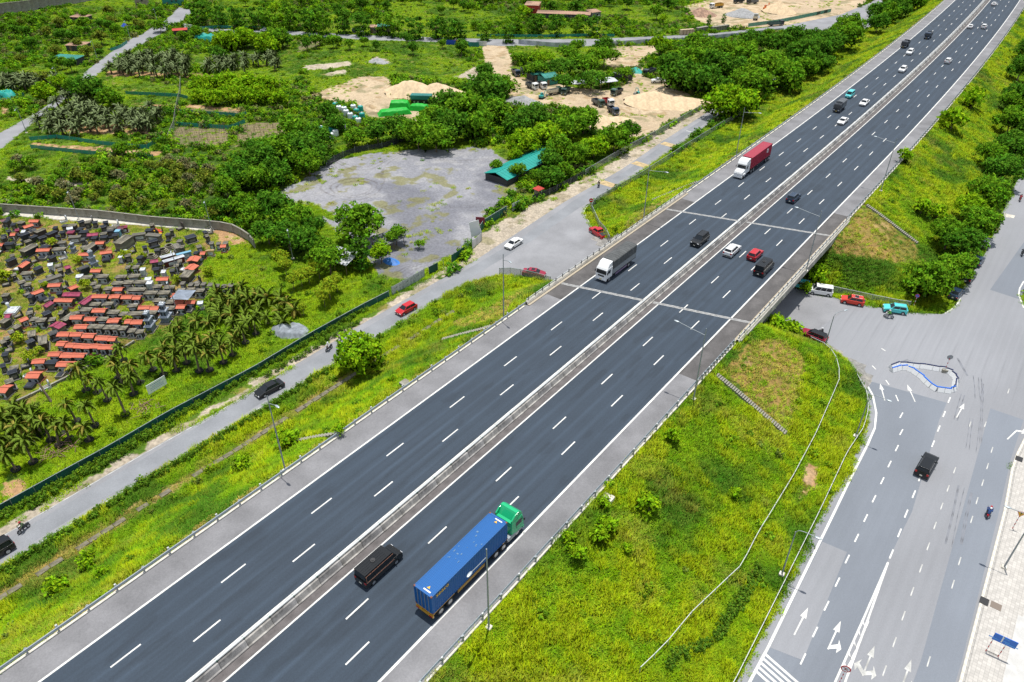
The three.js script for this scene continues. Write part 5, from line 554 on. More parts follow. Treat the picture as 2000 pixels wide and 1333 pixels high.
// ---------- cemetery ----------
const TOMBS=[['m',-135.69,-48.29,-135.48,-49.25], ['m',-112.04,-62.76,-111.31,-63.71,1.6], ['k',-136.05,-49.61,-135.73,-50.26], ['k',-134.7,-48.66,-133.93,-49.25],
['k',-132.07,-48.91,-131.53,-49.72], ['k',-131.8,-50.29,-130.39,-50.99], ['k',-128.8,-46.65,-128.63,-47.53], ['k',-124.35,-47.47,-124.4,-49.46],
['k',-122.21,-48.56,-122.42,-50.06], ['k',-123.55,-50.31,-124.01,-52.6], ['k',-125.01,-50.31,-124.88,-51.16], ['k',-119.9,-49.43,-119.83,-50.94],
['k',-120.47,-51.37,-120.95,-53.62], ['k',-121.01,-46.96,-120.96,-48.26], ['k',-127.92,-45.09,-127.75,-46.14], ['k',-126.37,-44.45,-126.41,-45.33],
['k',-123.28,-43.79,-121.73,-45.16], ['k',-116.45,-44.36,-117.52,-47.86,1.7], ['k',-123.24,-53.96,-122.64,-54.61], ['k',-119.76,-53.78,-119.21,-54.58],
['k',-122.55,-55.64,-121.9,-56.34], ['k',-121.32,-56.2,-119.8,-57.56], ['k',-121.34,-58.53,-121.14,-59.88], ['k',-118.49,-56.85,-117.62,-57.7],
['k',-116.3,-56.44,-115.06,-57.77], ['k',-119.88,-59.45,-119.11,-60.24], ['k',-118.94,-60.57,-118.32,-61.44], ['k',-115.25,-60.48,-114.98,-61.66],
['k',-116.57,-61.8,-116.05,-62.79], ['k',-113.03,-60.85,-111.9,-62.48], ['k',-112.01,-60.31,-111.07,-61.4], ['k',-109.38,-60.08,-108.66,-61.01],
['k',-110.83,-58.05,-109.66,-59.13], ['k',-111.98,-58.64,-111,-59.77], ['k',-111.48,-56.63,-110.68,-57.43], ['k',-112.79,-54.9,-112.35,-55.6],
['k',-118.39,-52.42,-118.16,-52.96], ['k',-107.06,-52.95,-108.78,-56.18,1.5], ['k',-115.94,-48.02,-114.51,-49.13], ['k',-109.45,-46.73,-109.71,-48.02],
['k',-99.69,-47.95,-99.73,-50.14], ['k',-116.95,-42.29,-116.62,-43.04], ['k',-114.72,-40.7,-115.02,-42.6], ['k',-112.61,-42.82,-111.4,-43.91],
['k',-107.16,-42.68,-107.37,-44.26], ['k',-103.29,-45.5,-102.89,-46.28], ['o',-130.71,-52.32,-128.96,-53.66], ['o',-128.67,-49.98,-128.6,-51.97],
['o',-126.91,-46.8,-126.27,-47.47], ['o',-123.35,-43.2,-122.99,-43.48], ['o',-108.31,-56.01,-107,-57.19], ['o',-114.85,-46.79,-112.84,-48.67],
['o',-105.96,-51.25,-104.28,-52.7], ['o',-103.46,-54.35,-102.14,-56.22], ['o',-97.65,-49.52,-96.05,-50.75], ['o',-109.97,-41.14,-111.09,-43.17],
['o',-98.25,-41.49,-96.52,-43.12], ['o',-94.27,-43.39,-94.33,-44.95], ['r',-127.73,-48.03,-127.41,-48.66], ['r',-117.83,-54.52,-116.76,-55.53],
['w',-126.87,-48.88,-126.5,-49.36], ['w',-119.59,-55.23,-119.08,-56.39], ['w',-106.65,-45.13,-106.16,-45.99], ['w',-97.67,-46.41,-96.89,-47.48],
['b',-110.62,-61.37,-109.86,-62.15], ['M',-113.95,-56.94,-112.48,-58.63], ['M',-102.93,-46.72,-102.81,-47.76], ['g',-115.55,-53.68,-113.84,-55.55],
['g',-115.35,-51.31,-114.29,-52.48], ['g',-100.93,-40.76,-100.39,-45.09,1.2], ['p',-111.32,-51.9,-110.5,-52.53], ['P',-100.61,-50.59,-100.75,-52.43],
['c',-103.26,-57.95,-105.05,-61.94,2.2], ['y',-110.3,-38.39,-110.81,-39.87], ['d',-113.15,-49.13,-111.14,-50.84], ['d',-108.28,-38.86,-108.11,-39.76],
['d',-107.34,-40.36,-105.76,-41.88], ['d',-103.72,-38.17,-103.52,-39.5], ['d',-102.32,-38.8,-101.69,-39.72], ['d',-96.38,-46.8,-94.85,-48.28],
['d',-94.26,-48.89,-92.56,-50.35], ['d',-91.34,-51.14,-90.21,-52.15], ['d',-89.61,-49.47,-87.82,-50.84], ['d',-92.12,-46.65,-91.51,-47.41],
['d',-90.49,-46.59,-89.76,-47.3], ['k',-107.18,-67.46,-106.89,-68.47], ['k',-106.22,-65.9,-104.93,-66.88], ['k',-100.36,-63.02,-99.84,-65.04],
['k',-98.99,-61.06,-98.62,-61.87], ['k',-101.38,-68.85,-101.02,-69.51], ['k',-100.63,-67.37,-99.97,-68.06], ['k',-95.79,-69.06,-95.31,-71.27,1.8],
['k',-94.88,-73.1,-94.83,-73.51], ['k',-92.48,-71.97,-92.32,-72.46], ['k',-88.31,-66.34,-87.6,-66.89], ['k',-95.97,-61.99,-95.26,-62.89],
['k',-95.65,-58.01,-94.7,-58.74], ['k',-97.85,-56.64,-97.23,-57.63], ['k',-89.73,-59.27,-89.43,-59.83], ['k',-88.22,-57.25,-87.48,-58.13],
['k',-85.02,-58.92,-84.48,-59.66], ['k',-92.47,-65.9,-92.03,-66.41], ['r',-111.95,-62.83,-111.06,-64.48], ['g',-106.02,-62.67,-104.43,-65.01],
['g',-103.49,-64.61,-100.42,-66.24], ['g',-88.95,-70.54,-88.36,-71.17], ['g',-87.82,-71.41,-87.22,-72.05], ['g',-86.81,-72.36,-86.1,-73.08],
['g',-89.51,-67.83,-89.18,-68.78], ['g',-96.76,-59.85,-96.2,-60.27], ['g',-94.61,-66.01,-92.07,-65.16], ['g',-95.84,-67.21,-95.01,-67.85],
['o',-86.37,-71.47,-85.56,-72.26], ['o',-87.14,-67.24,-86.39,-67.82], ['o',-86.05,-65.39,-84.82,-63.7,1.9], ['o',-83.74,-63.56,-82.89,-61.51,1.9],
['o',-84.39,-55.72,-82.6,-57.25], ['y',-87.11,-68.29,-85.92,-69.55,0.4], ['b',-90.14,-63.41,-89.15,-66.38,0.7], ['R',-91.65,-60.75,-90.9,-63.67,1.0],
['R',-89.45,-59.98,-88.44,-64.38,1.0], ['d',-81.89,-61.49,-80.27,-59.05,1.7], ['d',-87.33,-62.09,-86.92,-62.73], ['d',-86.22,-60.53,-85.67,-61.27],
['d',-93.02,-54.18,-92.46,-54.78], ['d',-92.02,-55.11,-91.16,-55.93], ['d',-91.64,-51.21,-90.03,-52.6], ['d',-89.53,-52.83,-87.92,-54.22],
['w',-97.99,-55.54,-100.58,-58.28,0.7], ['w',-90.19,-55.57,-89.48,-56.28], ['w',-85.92,-57.61,-85.31,-58.23], ['w',-85.92,-54.1,-85.09,-55.03],
['M',-91.5,-58.56,-90.69,-59.84], ['g',-78.7,-57.41,-78.04,-57.92], ['g',-77.42,-58.25,-76.72,-58.79], ['g',-76.28,-58.98,-75.63,-59.49],
['g',-75.2,-59.67,-74.54,-60.18], ['g',-74.05,-60.32,-73.34,-60.86], ['g',-73.02,-61.05,-72.32,-61.59], ['g',-71.89,-61.78,-71.19,-62.32],
['g',-70.76,-62.5,-69.92,-63.15], ['k',-101.75,-34.46,-100.81,-35.32], ['k',-96.83,-37.12,-96.21,-37.74], ['k',-93.93,-41.03,-93.38,-41.74],
['k',-93.05,-39.2,-92.9,-40.15], ['k',-91.59,-30.1,-92.24,-31.61], ['k',-92.55,-35.13,-92.15,-35.71], ['k',-88.24,-35.84,-88.25,-37.26],
['k',-87.7,-39.26,-87.29,-39.84], ['k',-87.1,-38.15,-86.63,-38.64], ['k',-81.31,-33.62,-81.16,-35.18], ['k',-82.31,-30.73,-81.12,-30.71],
['k',-80.93,-25.9,-80.41,-26.74], ['o',-97.52,-37.99,-97.4,-40.07], ['o',-92.01,-39.73,-89.08,-41.85], ['o',-87.56,-44.67,-85.23,-46.47],
['o',-85,-46.65,-83.4,-47.88], ['o',-86.83,-48.35,-85.35,-49.49], ['o',-89.57,-32.4,-89.53,-33.7], ['o',-82.9,-42.29,-80.95,-43.8],
['o',-83.48,-38.61,-81.73,-39.96], ['o',-81.41,-40.08,-79.79,-41.32], ['o',-77.26,-42.25,-75.56,-43.44], ['o',-80.27,-37.7,-78.42,-39.12],
['o',-80.05,-34.71,-78.4,-35.98], ['o',-77.95,-35.97,-76.38,-37.17], ['o',-76.02,-37.1,-74.28,-38.32], ['o',-73.92,-38.24,-72.06,-39.55],
['o',-71.75,-39.44,-70.78,-40.19], ['o',-75.44,-31.01,-73.89,-32.2], ['o',-73.54,-32.14,-71.87,-33.32], ['o',-71.52,-33.25,-69.86,-34.43],
['o',-77.17,-33.29,-75.95,-34.11], ['o',-75.78,-34.08,-74.69,-34.86], ['o',-74.48,-34.86,-73.33,-35.65], ['o',-73.13,-35.6,-71.96,-36.43],
['o',-71.73,-36.43,-70.63,-37.18], ['o',-70.48,-37.16,-69.34,-37.95], ['o',-69.15,-37.96,-68.18,-38.57], ['M',-92.85,-41.72,-90.14,-43.81],
['M',-90.95,-37.3,-91.51,-38.88], ['M',-86.83,-41.94,-88.09,-44.83], ['M',-93.15,-31.68,-92.55,-32.27], ['M',-82.74,-35.18,-83.22,-36.79,2.0],
['d',-88.34,-47.33,-87.24,-48.32], ['d',-91.04,-34.2,-90.61,-35.19], ['d',-88.88,-33.94,-87.9,-34.83], ['d',-87.09,-34.31,-86,-35.41],
['d',-86.26,-35.96,-85.55,-36.76], ['d',-83.4,-37.15,-84.34,-39.75], ['d',-87.91,-30.71,-88.28,-31.9], ['d',-86.97,-29.5,-86.85,-30.31],
['d',-86.05,-28.31,-85.89,-29.14], ['d',-85.09,-27.42,-85.18,-28.05], ['d',-84.68,-40.93,-83.08,-42.16], ['d',-80.22,-43.7,-78.67,-44.9],
['d',-85.61,-43.15,-84.16,-44.27], ['d',-83.07,-44.57,-81.91,-45.59], ['d',-79.08,-41.23,-77.64,-42.34], ['d',-78.38,-39.15,-77.39,-39.91],
['d',-77.15,-39.85,-75.98,-40.63], ['d',-75.66,-40.63,-74.59,-41.45], ['d',-74.36,-41.38,-73.38,-42.14], ['d',-84.78,-32.39,-82.81,-31.51],
['d',-81.45,-32.8,-78.6,-31.5], ['s',-97.2,-32.98,-95.62,-34.46,2.4], ['o',-74.98,-28.28,-73.47,-29.65], ['o',-71.09,-30.42,-69.65,-31.53],
['o',-69.48,-31.55,-68.37,-32.41], ['o',-72.4,-26.18,-70.68,-27.5,1.7], ['o',-71.89,-21.97,-70.66,-22.73,1.8], ['k',-73.12,-29.49,-71.68,-30.61],
['k',-75.12,-24.28,-74.69,-25.65], ['k',-72.68,-22.94,-72.43,-24.12], ['k',-78.06,-24.52,-77.9,-25.07], ['d',-76.46,-25.13,-75.83,-26.24],
['d',-84.6,-49.97,-81.9,-52.05], ['d',-81.33,-51.34,-79.35,-52.87], ['d',-79.21,-52.98,-77.46,-54.33], ['d',-82.07,-53.65,-80.87,-54.72],
['d',-80.37,-54.81,-78.8,-56.17], ['d',-77.47,-50.96,-75.7,-52.32], ['d',-75.17,-52.19,-74.03,-53.06], ['d',-78.9,-46.88,-77.61,-48.01],
['d',-73.96,-50.42,-72.97,-51.18], ['d',-72.83,-51.15,-71.76,-51.98], ['d',-79.37,-44.27,-78.57,-44.88], ['d',-77.94,-44.72,-76.89,-45.53],
['d',-76.65,-45.58,-74.59,-47.3], ['d',-74.24,-41.52,-73.47,-42.23], ['d',-73.1,-42.03,-72.03,-42.85], ['d',-71.63,-42.8,-70.69,-43.64],
['d',-70.15,-43.45,-69.22,-44.29], ['d',-77.41,-55.64,-76.26,-56.67], ['d',-75.88,-56.82,-74.78,-57.82], ['d',-74.29,-57.76,-72.99,-58.76],
['d',-86.41,-52.23,-84.5,-53.6], ['d',-87.95,-50.83,-86.37,-51.96], ['d',-74.56,-47.58,-72.79,-48.94], ['o',-84.41,-47.09,-83.34,-47.83],
['o',-83.16,-47.97,-81.56,-49.2], ['o',-81.47,-49.27,-80.32,-50.15], ['o',-73.71,-53.17,-72.35,-54.22], ['o',-72.03,-54.33,-70.58,-55.45],
['o',-77.28,-48,-75.72,-49.33], ['o',-75.43,-49.28,-74.23,-50.21], ['o',-71.59,-52.24,-70.34,-53.21], ['o',-76.62,-42.8,-75.56,-43.48],
['o',-74.49,-43.93,-73.81,-44.58], ['o',-73.63,-44.59,-72.02,-45.83], ['o',-76.27,-54.11,-75.44,-54.75], ['w',-70.11,-55.4,-69.44,-56.18],
['w',-84.19,-53.49,-83.36,-54.28], ['P',-71.08,-45.79,-69.87,-46.71,2.2], ['P',-71.74,-48.87,-70.16,-50.09,2.0]];

{
  const tile = tex(256, 256, (u, v, i, j) => { const k = 0.82 + 0.2 * Math.abs(Math.sin(u * 40)) + 0.12 * (hash(i, j) - 0.5) + 0.16 * (fbm(u * 6, v * 6, 3, 3, 6) - 0.5); return [200 * k, 108 * k, 82 * k]; }, [0.5, 0.5]);
  const m = (c, r = 0.7, s = 1, a = 0.25) => mt(0xffffff, r, { map: grain(c, a, { metres: 2.5, size: 256, seed: 200 + s, stain: 0.15 }) });
  const T = { orange: mt(0xffffff, 0.8, { map: tile }), black: m([50, 54, 62], 0.35, 1), darkwall: m([64, 54, 54], 0.6, 2), grey: m([118, 114, 104], 0.9, 3, 0.4), moss: m([112, 107, 94], 0.95, 4, 0.5), white: m([190, 194, 198], 0.7, 5), red: m([84, 24, 34], 0.5, 6), magenta: m([142, 48, 78], 0.7, 7), blue: m([110, 158, 182], 0.7, 8), cream: m([190, 162, 116], 0.8, 9), silver: m([132, 142, 156], 0.6, 10), brick: m([150, 92, 70], 0.9, 11) };
  const LOOK = { o: 'orange-roofed tomb', k: 'black stone tomb', d: 'weathered grey-roofed tomb with white front', m: 'maroon-roofed tomb', M: 'magenta-roofed tomb', r: 'dark red tomb', R: 'long dark red tomb with pale top', w: 'white tomb', b: 'pale blue tomb', g: 'plain grey tomb', p: 'small white pagoda tomb', P: 'tiered silver pagoda tomb', c: 'large bare concrete tomb', y: 'cream tomb', s: 'low white grave slab', h: 'small grave slab with headstone' }, done = [], R = RNG(61);
  TOMBS.forEach(([k, x1, z1, x2, z2, w0], i) => {
    const L = Math.max(0.8, Math.hypot(x2 - x1, z2 - z1)) * 0.92, x = (x1 + x2) / 2, z = (z1 + z2) / 2, ang = Math.atan2(-(z2 - z1), x2 - x1); // local x along the roof, +z faces the viewer
    const w = (w0 ?? 1.15) * (0.92 + 0.16 * R()), t = thing('tomb', '', 'tomb', [x, 0, z], ang + (Math.cos(ang) < 0 ? Math.PI : 0)), h = k === 's' ? 0.45 : (1.12 + 0.38 * R()), jit = 0.9 + 0.2 * R();
    const gable = (len, wid, y, rise, th = 0.1) => { const s = new THREE.Shape([[-wid / 2, y], [-wid / 2, y + th * 0.6], [0, y + rise + th], [wid / 2, y + th * 0.6], [wid / 2, y], [0, y + rise]].map(V2)); return new THREE.ExtrudeGeometry(s, { depth: len, bevelEnabled: false }).translate(0, 0, -len / 2).rotateY(Math.PI / 2); };
    part(t, 'plinth', box(L + 0.25, 0.22, w + 0.5, 0, 0.1, 0.1), k === 'o' && i % 3 ? T.brick : T.grey);
    if (k === 'o' || k === 'd' || k === 'm' || k === 'M') {
      const wm = k === 'o' ? (i % 4 ? T.darkwall : T.grey) : k === 'd' ? (i % 3 ? T.black : T.darkwall) : T.grey, fm = k === 'd' || k === 'o' ? T.white : wm, rm = { o: T.orange, d: T.moss, m: T.red, M: T.magenta }[k];
      part(t, 'wall', merge([box(L - 0.2, h - 0.2, 0.14, 0, h / 2 + 0.1, -w / 2 + 0.2), box(0.12, h - 0.2, w - 0.3, -L / 2 + 0.16, h / 2 + 0.1, 0.02), box(0.12, h - 0.2, w - 0.3, L / 2 - 0.16, h / 2 + 0.1, 0.02)]), wm); part(t, 'front', box(L - 0.5, h - 0.45, 0.1, 0, h / 2 - 0.02, w / 2 - 0.06), fm);
      const ro = part(t, 'roof', k === 'd' ? merge([box(L + 0.15, 0.12, w + 0.15, 0, h + 0.08, 0), box(L * 0.9, 0.06, w * 0.6, 0, h + 0.17, 0)]) : gable(L + 0.2, w + 0.3, h, 0.24), rm); if (k !== 'd') part(ro, 'ridge', box(L + 0.22, 0.07, 0.12, 0, h + 0.37, 0), rm);
      const nn = Math.max(1, Math.round(L / 0.9)); for (let q = 0; q < nn; q++) part(t, 'niche', box(0.34, 0.5, 0.06, -L / 2 + (q + 0.5) * L / nn, h * 0.5, w / 2 + 0.0), T.black);
      if (i % 2 && k === 'o') { const sl = part(t, 'grave_slab', box(L * 0.72, 0.5, 1.4, 0, 0.3, w / 2 + 0.95), i % 4 === 1 ? T.black : T.grey); part(sl, 'slab_lid', box(L * 0.5, 0.06, 1.1, 0, 0.58, w / 2 + 0.95), i % 6 === 1 ? T.white : T.black); }
    } else if (k === 'p' || k === 'P') {
      const n = k === 'P' ? 3 : 2, g = T.silver; let y = 0.2; for (let q = 0; q < n; q++) { const f = 1 - q * 0.22, hh = k === 'P' ? 1.05 : 0.8; part(t, 'tier', box(L * f * 0.72, hh, w * f * 0.8, 0, y + hh / 2, 0), g); const e = part(t, 'eave', box(L * f, 0.12, w * f * 1.1, 0, y + hh + 0.06, 0), g); part(e, 'eave_step', box(L * f * 0.8, 0.08, w * f * 0.85, 0, y + hh + 0.16, 0), T.white); if (q) for (const s of [-0.2, 0.2]) part(t, 'niche', box(L * 0.14, hh * 0.6, 0.05, s * L * f, y + hh * 0.45, w * f * 0.4 + 0.02), T.black); y += hh + 0.16; } part(t, 'finial', merge([box(L * 0.4, 0.2, w * 0.3, 0, y + 0.1, 0), new THREE.ConeGeometry(0.16, 0.4, 6).translate(0, y + 0.4, 0)]), T.white);
    } else if (k === 's') { part(t, 'slab', merge([box(L, 0.3, w, 0, 0.35, 0), box(L * 0.8, 0.15, w * 0.8, 0, 0.57, 0)]), T.white); part(t, 'urn', new THREE.LatheGeometry([[0, 0], [0.3, 0], [0.18, 0.3], [0.34, 0.7], [0.3, 1.0], [0, 1.05]].map(V2), 10).translate(-L * 0.42, 0.6, -w * 0.3), T.white); }
    else {
      const bm = { k: i % 3 ? T.black : T.darkwall, r: T.red, R: T.red, w: T.white, b: T.blue, g: T.grey, c: T.grey, y: T.cream }[k], lid = { R: T.white, k: i % 4 === 1 ? T.moss : T.black, r: T.magenta, c: T.moss }[k] ?? bm, hh = k === 'c' ? 1.9 : h;
      part(t, 'body', rbox(L * 0.94, hh, w * 0.88, 0.05, 0, hh / 2 + 0.1, 0), bm); const ld = part(t, 'lid', rbox(L + 0.1, 0.13, w + 0.12, 0.04, 0, hh + 0.14, 0), lid); if (k !== 'b' && k !== 'w') for (const s of [-0.26, 0, 0.26]) part(ld, 'lid_rib', box(L * 0.96, 0.05, 0.09, 0, hh + 0.225, s * w), k === 'k' && i % 5 === 0 ? T.grey : lid);
      part(t, 'face_panel', box(L * 0.6, hh * 0.5, 0.05, 0, hh * 0.55, w * 0.44 + 0.01), k === 'k' ? T.grey : T.white); if (k === 'k' && i % 3 === 0) part(t, 'step', box(L * 0.9, 0.35, 0.8, 0, 0.27, w / 2 + 0.45), T.black);
    }
    done.push([t, k, x, z]);
  });
  for (const [x, z] of scatter(POLY.graves, 44, 1.6, 77, (x, z) => zoneAt(x, z) === GRAVES && TOMBS.every(q => Math.hypot((q[1] + q[3]) / 2 - x, (q[2] + q[4]) / 2 - z) > 1.7))) {
    const t = thing('tomb', '', 'tomb', [x, 0, z], R() * 0.8 - 0.6), w = 0.8 + 0.6 * R(), c = [T.black, T.grey, T.darkwall, T.white][Math.floor(R() * 4)]; part(t, 'slab', box(w, 0.4, 1.5, 0, 0.2, 0.3), c); part(t, 'headstone', merge([box(w * 0.8, 0.7, 0.18, 0, 0.75, -0.35), new THREE.CylinderGeometry(w * 0.4, w * 0.4, 0.18, 12, 1, false, 0, Math.PI).rotateX(Math.PI / 2).rotateZ(Math.PI / 2).translate(0, 1.1, -0.35)]), c); part(t, 'slab_lid', box(w * 0.7, 0.06, 1.2, 0, 0.43, 0.3), T.grey); done.push([t, 'h', x, z]);
  }
  // labels: rows counted down from the wall, look-alikes counted from the left within a row
  const rows = {}; for (const d of done) { const v = ndc([d[2], 1, d[3]]), y = (1 - v.y) / 2 * 1333, r = clamp(Math.floor((y - 412) / 32), 0, 12); ((rows[r] ??= {})[d[1]] ??= []).push([d[0], v.x]); }
  for (const [r, ks] of Object.entries(rows)) for (const [k, l] of Object.entries(ks)) l.sort((a, b) => a[1] - b[1]).forEach(([t], i) => tag(t, `${LOOK[k]}, ${l.length > 1 ? ord(i + 1) + ' such from left, ' : 'only such, '}${ord(+r + 1)} row below cemetery wall`, 'tomb', 'tombs of the cemetery'));
  { const p = [-72.85,-54.6], t = thing('canopy', 'square grey canopy on a pole over the tombs', 'canopy', [p[0], 0, p[1]], 0.6); part(t, 'pole', cyl(0.04, 0.04, 2.7, 8, 0, 1.35, 0), M.steel); const s = 1.7, c = V(0, 2.95, 0), q = [V(-s, 2.5, -s), V(s, 2.5, -s), V(s, 2.5, s), V(-s, 2.5, s)]; part(t, 'cloth', merge([0, 1, 2, 3].map(k => { const g = new THREE.BufferGeometry().setFromPoints([q[k], c, q[(k + 1) % 4]]); g.setAttribute('uv', new THREE.Float32BufferAttribute([0, 0, 1, 0, 0, 1], 2)); g.computeVertexNormals(); return g; })), T.silver); }
  { const p = [-105.55,-68.26], t = thing('wreath', 'red and yellow flower wreaths beside a black tomb', 'wreath', [p[0], 0, p[1]]); const cs = [[0.6, 0.03, 0.03], [0.75, 0.4, 0.02], [0.6, 0.1, 0.02]]; for (let k = 0; k < 5; k++) part(t, 'flower_ring', new THREE.TorusGeometry(0.4, 0.16, 6, 12).rotateX(1.2).translate(k * 0.7 - 1.4, 0.35, Math.sin(k * 2) * 0.5), mt(cs[k % 3], 0.8)); }
  for (const [p, n] of [[[-96.66,-65.6], 'largest'], [[-96.08,-63.71], 'smaller'], [[-95.65,-60.9], 'lower']]) { const t = thing('stone_well', `round grey stone ring among the tombs, ${n} one`, 'grave ring', [p[0], 0, p[1]]); for (let k = 0; k < 3; k++) part(t, 'ring', new THREE.TorusGeometry(1.15 - k * 0.22, 0.17, 6, 16).rotateX(Math.PI / 2).translate(0, 0.15 + k * 0.25, 0), T.moss); }
}
// ---------- plants ----------
const leafMat = c => new THREE.MeshPhysicalMaterial({ color: lin(...c), roughness: 0.9, specularIntensity: 0.06, transmission: 0.3, thickness: 0, vertexColors: true });
const LEAF = { dark: leafMat([0.085, 0.235, 0.016]), mid: leafMat([0.135, 0.31, 0.014]), bright: leafMat([0.22, 0.42, 0.01]), lime: leafMat([0.3, 0.42, 0.022]), olive: leafMat([0.19, 0.26, 0.03]), grey: leafMat([0.22, 0.24, 0.11]), date: leafMat([0.24, 0.31, 0.13]), coco: leafMat([0.2, 0.3, 0.035]), dry: leafMat([0.42, 0.32, 0.13]) };
const BARK = mt(0xffffff, 0.95, { map: grain([104, 90, 76], 0.5, { metres: 1.5, size: 256, seed: 71 }) }), PALMBARK = mt(0xffffff, 0.95, { map: grain([112, 98, 84], 0.5, { metres: 0.8, size: 256, seed: 72 }) }), DATEBARK = mt(0xffffff, 0.95, { map: grain([88, 72, 58], 0.6, { metres: 0.6, size: 256, seed: 73 }) });
class Leaves { constructor() { this.P = []; this.N = []; this.C = []; }
  tri(a, b, c, n, k) { this.P.push(a.x, a.y, a.z, b.x, b.y, b.z, c.x, c.y, c.z); for (let i = 0; i < 3; i++) { this.N.push(n.x, n.y, n.z); this.C.push(...k); } }
  geo() { const g = new THREE.BufferGeometry(); g.setAttribute('position', new THREE.Float32BufferAttribute(this.P, 3)); g.setAttribute('normal', new THREE.Float32BufferAttribute(this.N, 3)); g.setAttribute('color', new THREE.Float32BufferAttribute(this.C, 3)); return g; } }
const rv = R => { let v; do v = V(R() * 2 - 1, R() * 2 - 1, R() * 2 - 1); while (v.lengthSq() > 1 || v.lengthSq() < 0.01); return v.normalize(); };
// crown of unit radius: leaves gathered in clumps over uneven lobes
function crownGeo(seed, n, leaf, { ry = 0.85, lobes = 9, spread = 0.62, lobeR = 0.48, tiers = 0, low = -0.35 } = {}) {
  const R = RNG(seed), L = new Leaves(), B = [];
  for (let k = 0; k < lobes; k++) { const a = k * 2.4 + R(), d = spread * Math.sqrt((k + 0.3) / lobes), y = tiers ? (Math.floor(k / (lobes / tiers)) / tiers - 0.45) * 1.9 * ry : (R() * 1.0 - 0.42) * ry * (1.15 - d), r = lobeR * (0.7 + 0.6 * R()) * (tiers ? 1 - 0.5 * Math.floor(k / (lobes / tiers)) / tiers : 1); B.push([V(Math.cos(a) * d, y, Math.sin(a) * d), r]); }
  B.push([V(0, 0.2 * ry, 0), lobeR * 1.15]);
  for (let i = 0; i < n;) {
    const [c, r] = B[Math.floor(R() * B.length)], d = rv(R); if (d.y < low && R() < 0.75) continue;
    const yy = tiers ? 0.22 : ry > 0.7 ? 0.9 : 0.62, rr = r * (0.72 + 0.34 * R()), p = c.clone().add(V(d.x * rr, d.y * rr * yy, d.z * rr)), tone = 0.62 + 0.8 * R(), warm = 0.85 + 0.45 * R();
    const m = 4 + Math.floor(R() * 4);
    for (let q = 0; q < m && i < n; q++, i++) {
      const o = rv(R).multiplyScalar(leaf * 1.1), f = d.clone().multiplyScalar(0.55).add(rv(R).multiplyScalar(0.75)).add(V(0, 0.35, 0)).normalize(), t = rv(R).cross(f).normalize(), b = f.clone().cross(t), s = leaf * (0.6 + 0.7 * R()), x = p.clone().add(o);
      const A = x.clone().addScaledVector(t, s), D = x.clone().addScaledVector(t, -s), E = x.clone().addScaledVector(b, s * 0.55), F = x.clone().addScaledVector(b, -s * 0.55), k = tone * (0.85 + 0.3 * R()), col = [k * warm, k, k * 0.9], nn = f.y < 0 ? f.clone().negate() : f;
      L.tri(A, E, D, nn, col); L.tri(A, D, F, nn, col);
    }
  }
  return L.geo();
}
function trunkGeo(seed, limbs = 5) { const R = RNG(seed), g = [bar(V(0, -0.05, 0), V(0.02, 0.62, 0.01), 0.075, 0.05, 8)]; for (let k = 0; k < limbs; k++) { const a = k * 2.5 + R(), e = V(Math.cos(a) * 0.42, 0.95 + 0.3 * R(), Math.sin(a) * 0.42), s = V(0.02, 0.45 + 0.15 * R(), 0.01); g.push(bar(s, e, 0.04, 0.015, 5)); } return merge(g); }
const CROWN = {
  far: [15, 16, 17].map(s => crownGeo(s, 1300, 0.125, { lobes: 10, lobeR: 0.5 })),
  big: [1, 2, 3].map(s => crownGeo(s, 4400, 0.068, { lobes: 13, lobeR: 0.4, spread: 0.7 })), round: [11, 12, 13, 14].map(s => crownGeo(s, 2700, 0.088, { lobes: 11, lobeR: 0.48 })), spread: [21, 22].map(s => crownGeo(s, 1700, 0.085, { ry: 0.5, lobes: 11, spread: 0.72, lobeR: 0.4 })),
  small: [31, 32, 33].map(s => crownGeo(s, 520, 0.16, { lobes: 6, lobeR: 0.52 })), tier: [41, 42].map(s => crownGeo(s, 900, 0.13, { tiers: 4, lobes: 16, ry: 1.25, spread: 0.75, lobeR: 0.5 })), column: [51].map(s => crownGeo(s, 500, 0.16, { ry: 2.6, lobes: 9, spread: 0.25, lobeR: 0.6 })), cone: [61].map(s => crownGeo(s, 1500, 0.1, { tiers: 5, lobes: 20, ry: 1.2, spread: 0.5, lobeR: 0.55 })),
};
const TRUNKS = [1, 2, 3].map(s => trunkGeo(s)), TREES = [];
let treeSeed = 0;
function tree(name, kind, tone, x, z, r, hc, set) {
  if (set === 'bank') hc = Math.min(hc, 0.35 + r * 0.7);
  const s = ++treeSeed, R = RNG(s * 97), t = thing(name, '', 'tree', [x, H(x, z) - 0.05, z], R() * 6.28), gs = CROWN[kind], c = part(t, 'crown', gs[s % gs.length], LEAF[tone]), tr = part(t, 'trunk', TRUNKS[s % 3], BARK);
  c.position.y = hc; c.scale.set(r * (0.92 + 0.16 * R()), r * (0.9 + 0.2 * R()), r * (0.92 + 0.16 * R())); tr.scale.set(Math.max(0.8, r * 0.62) * (kind === 'tier' ? 0.6 : 1), hc, Math.max(0.8, r * 0.62) * (kind === 'tier' ? 0.6 : 1)); t.userData.set = set; TREES.push([t, x, hc, z, set]); return t;
}
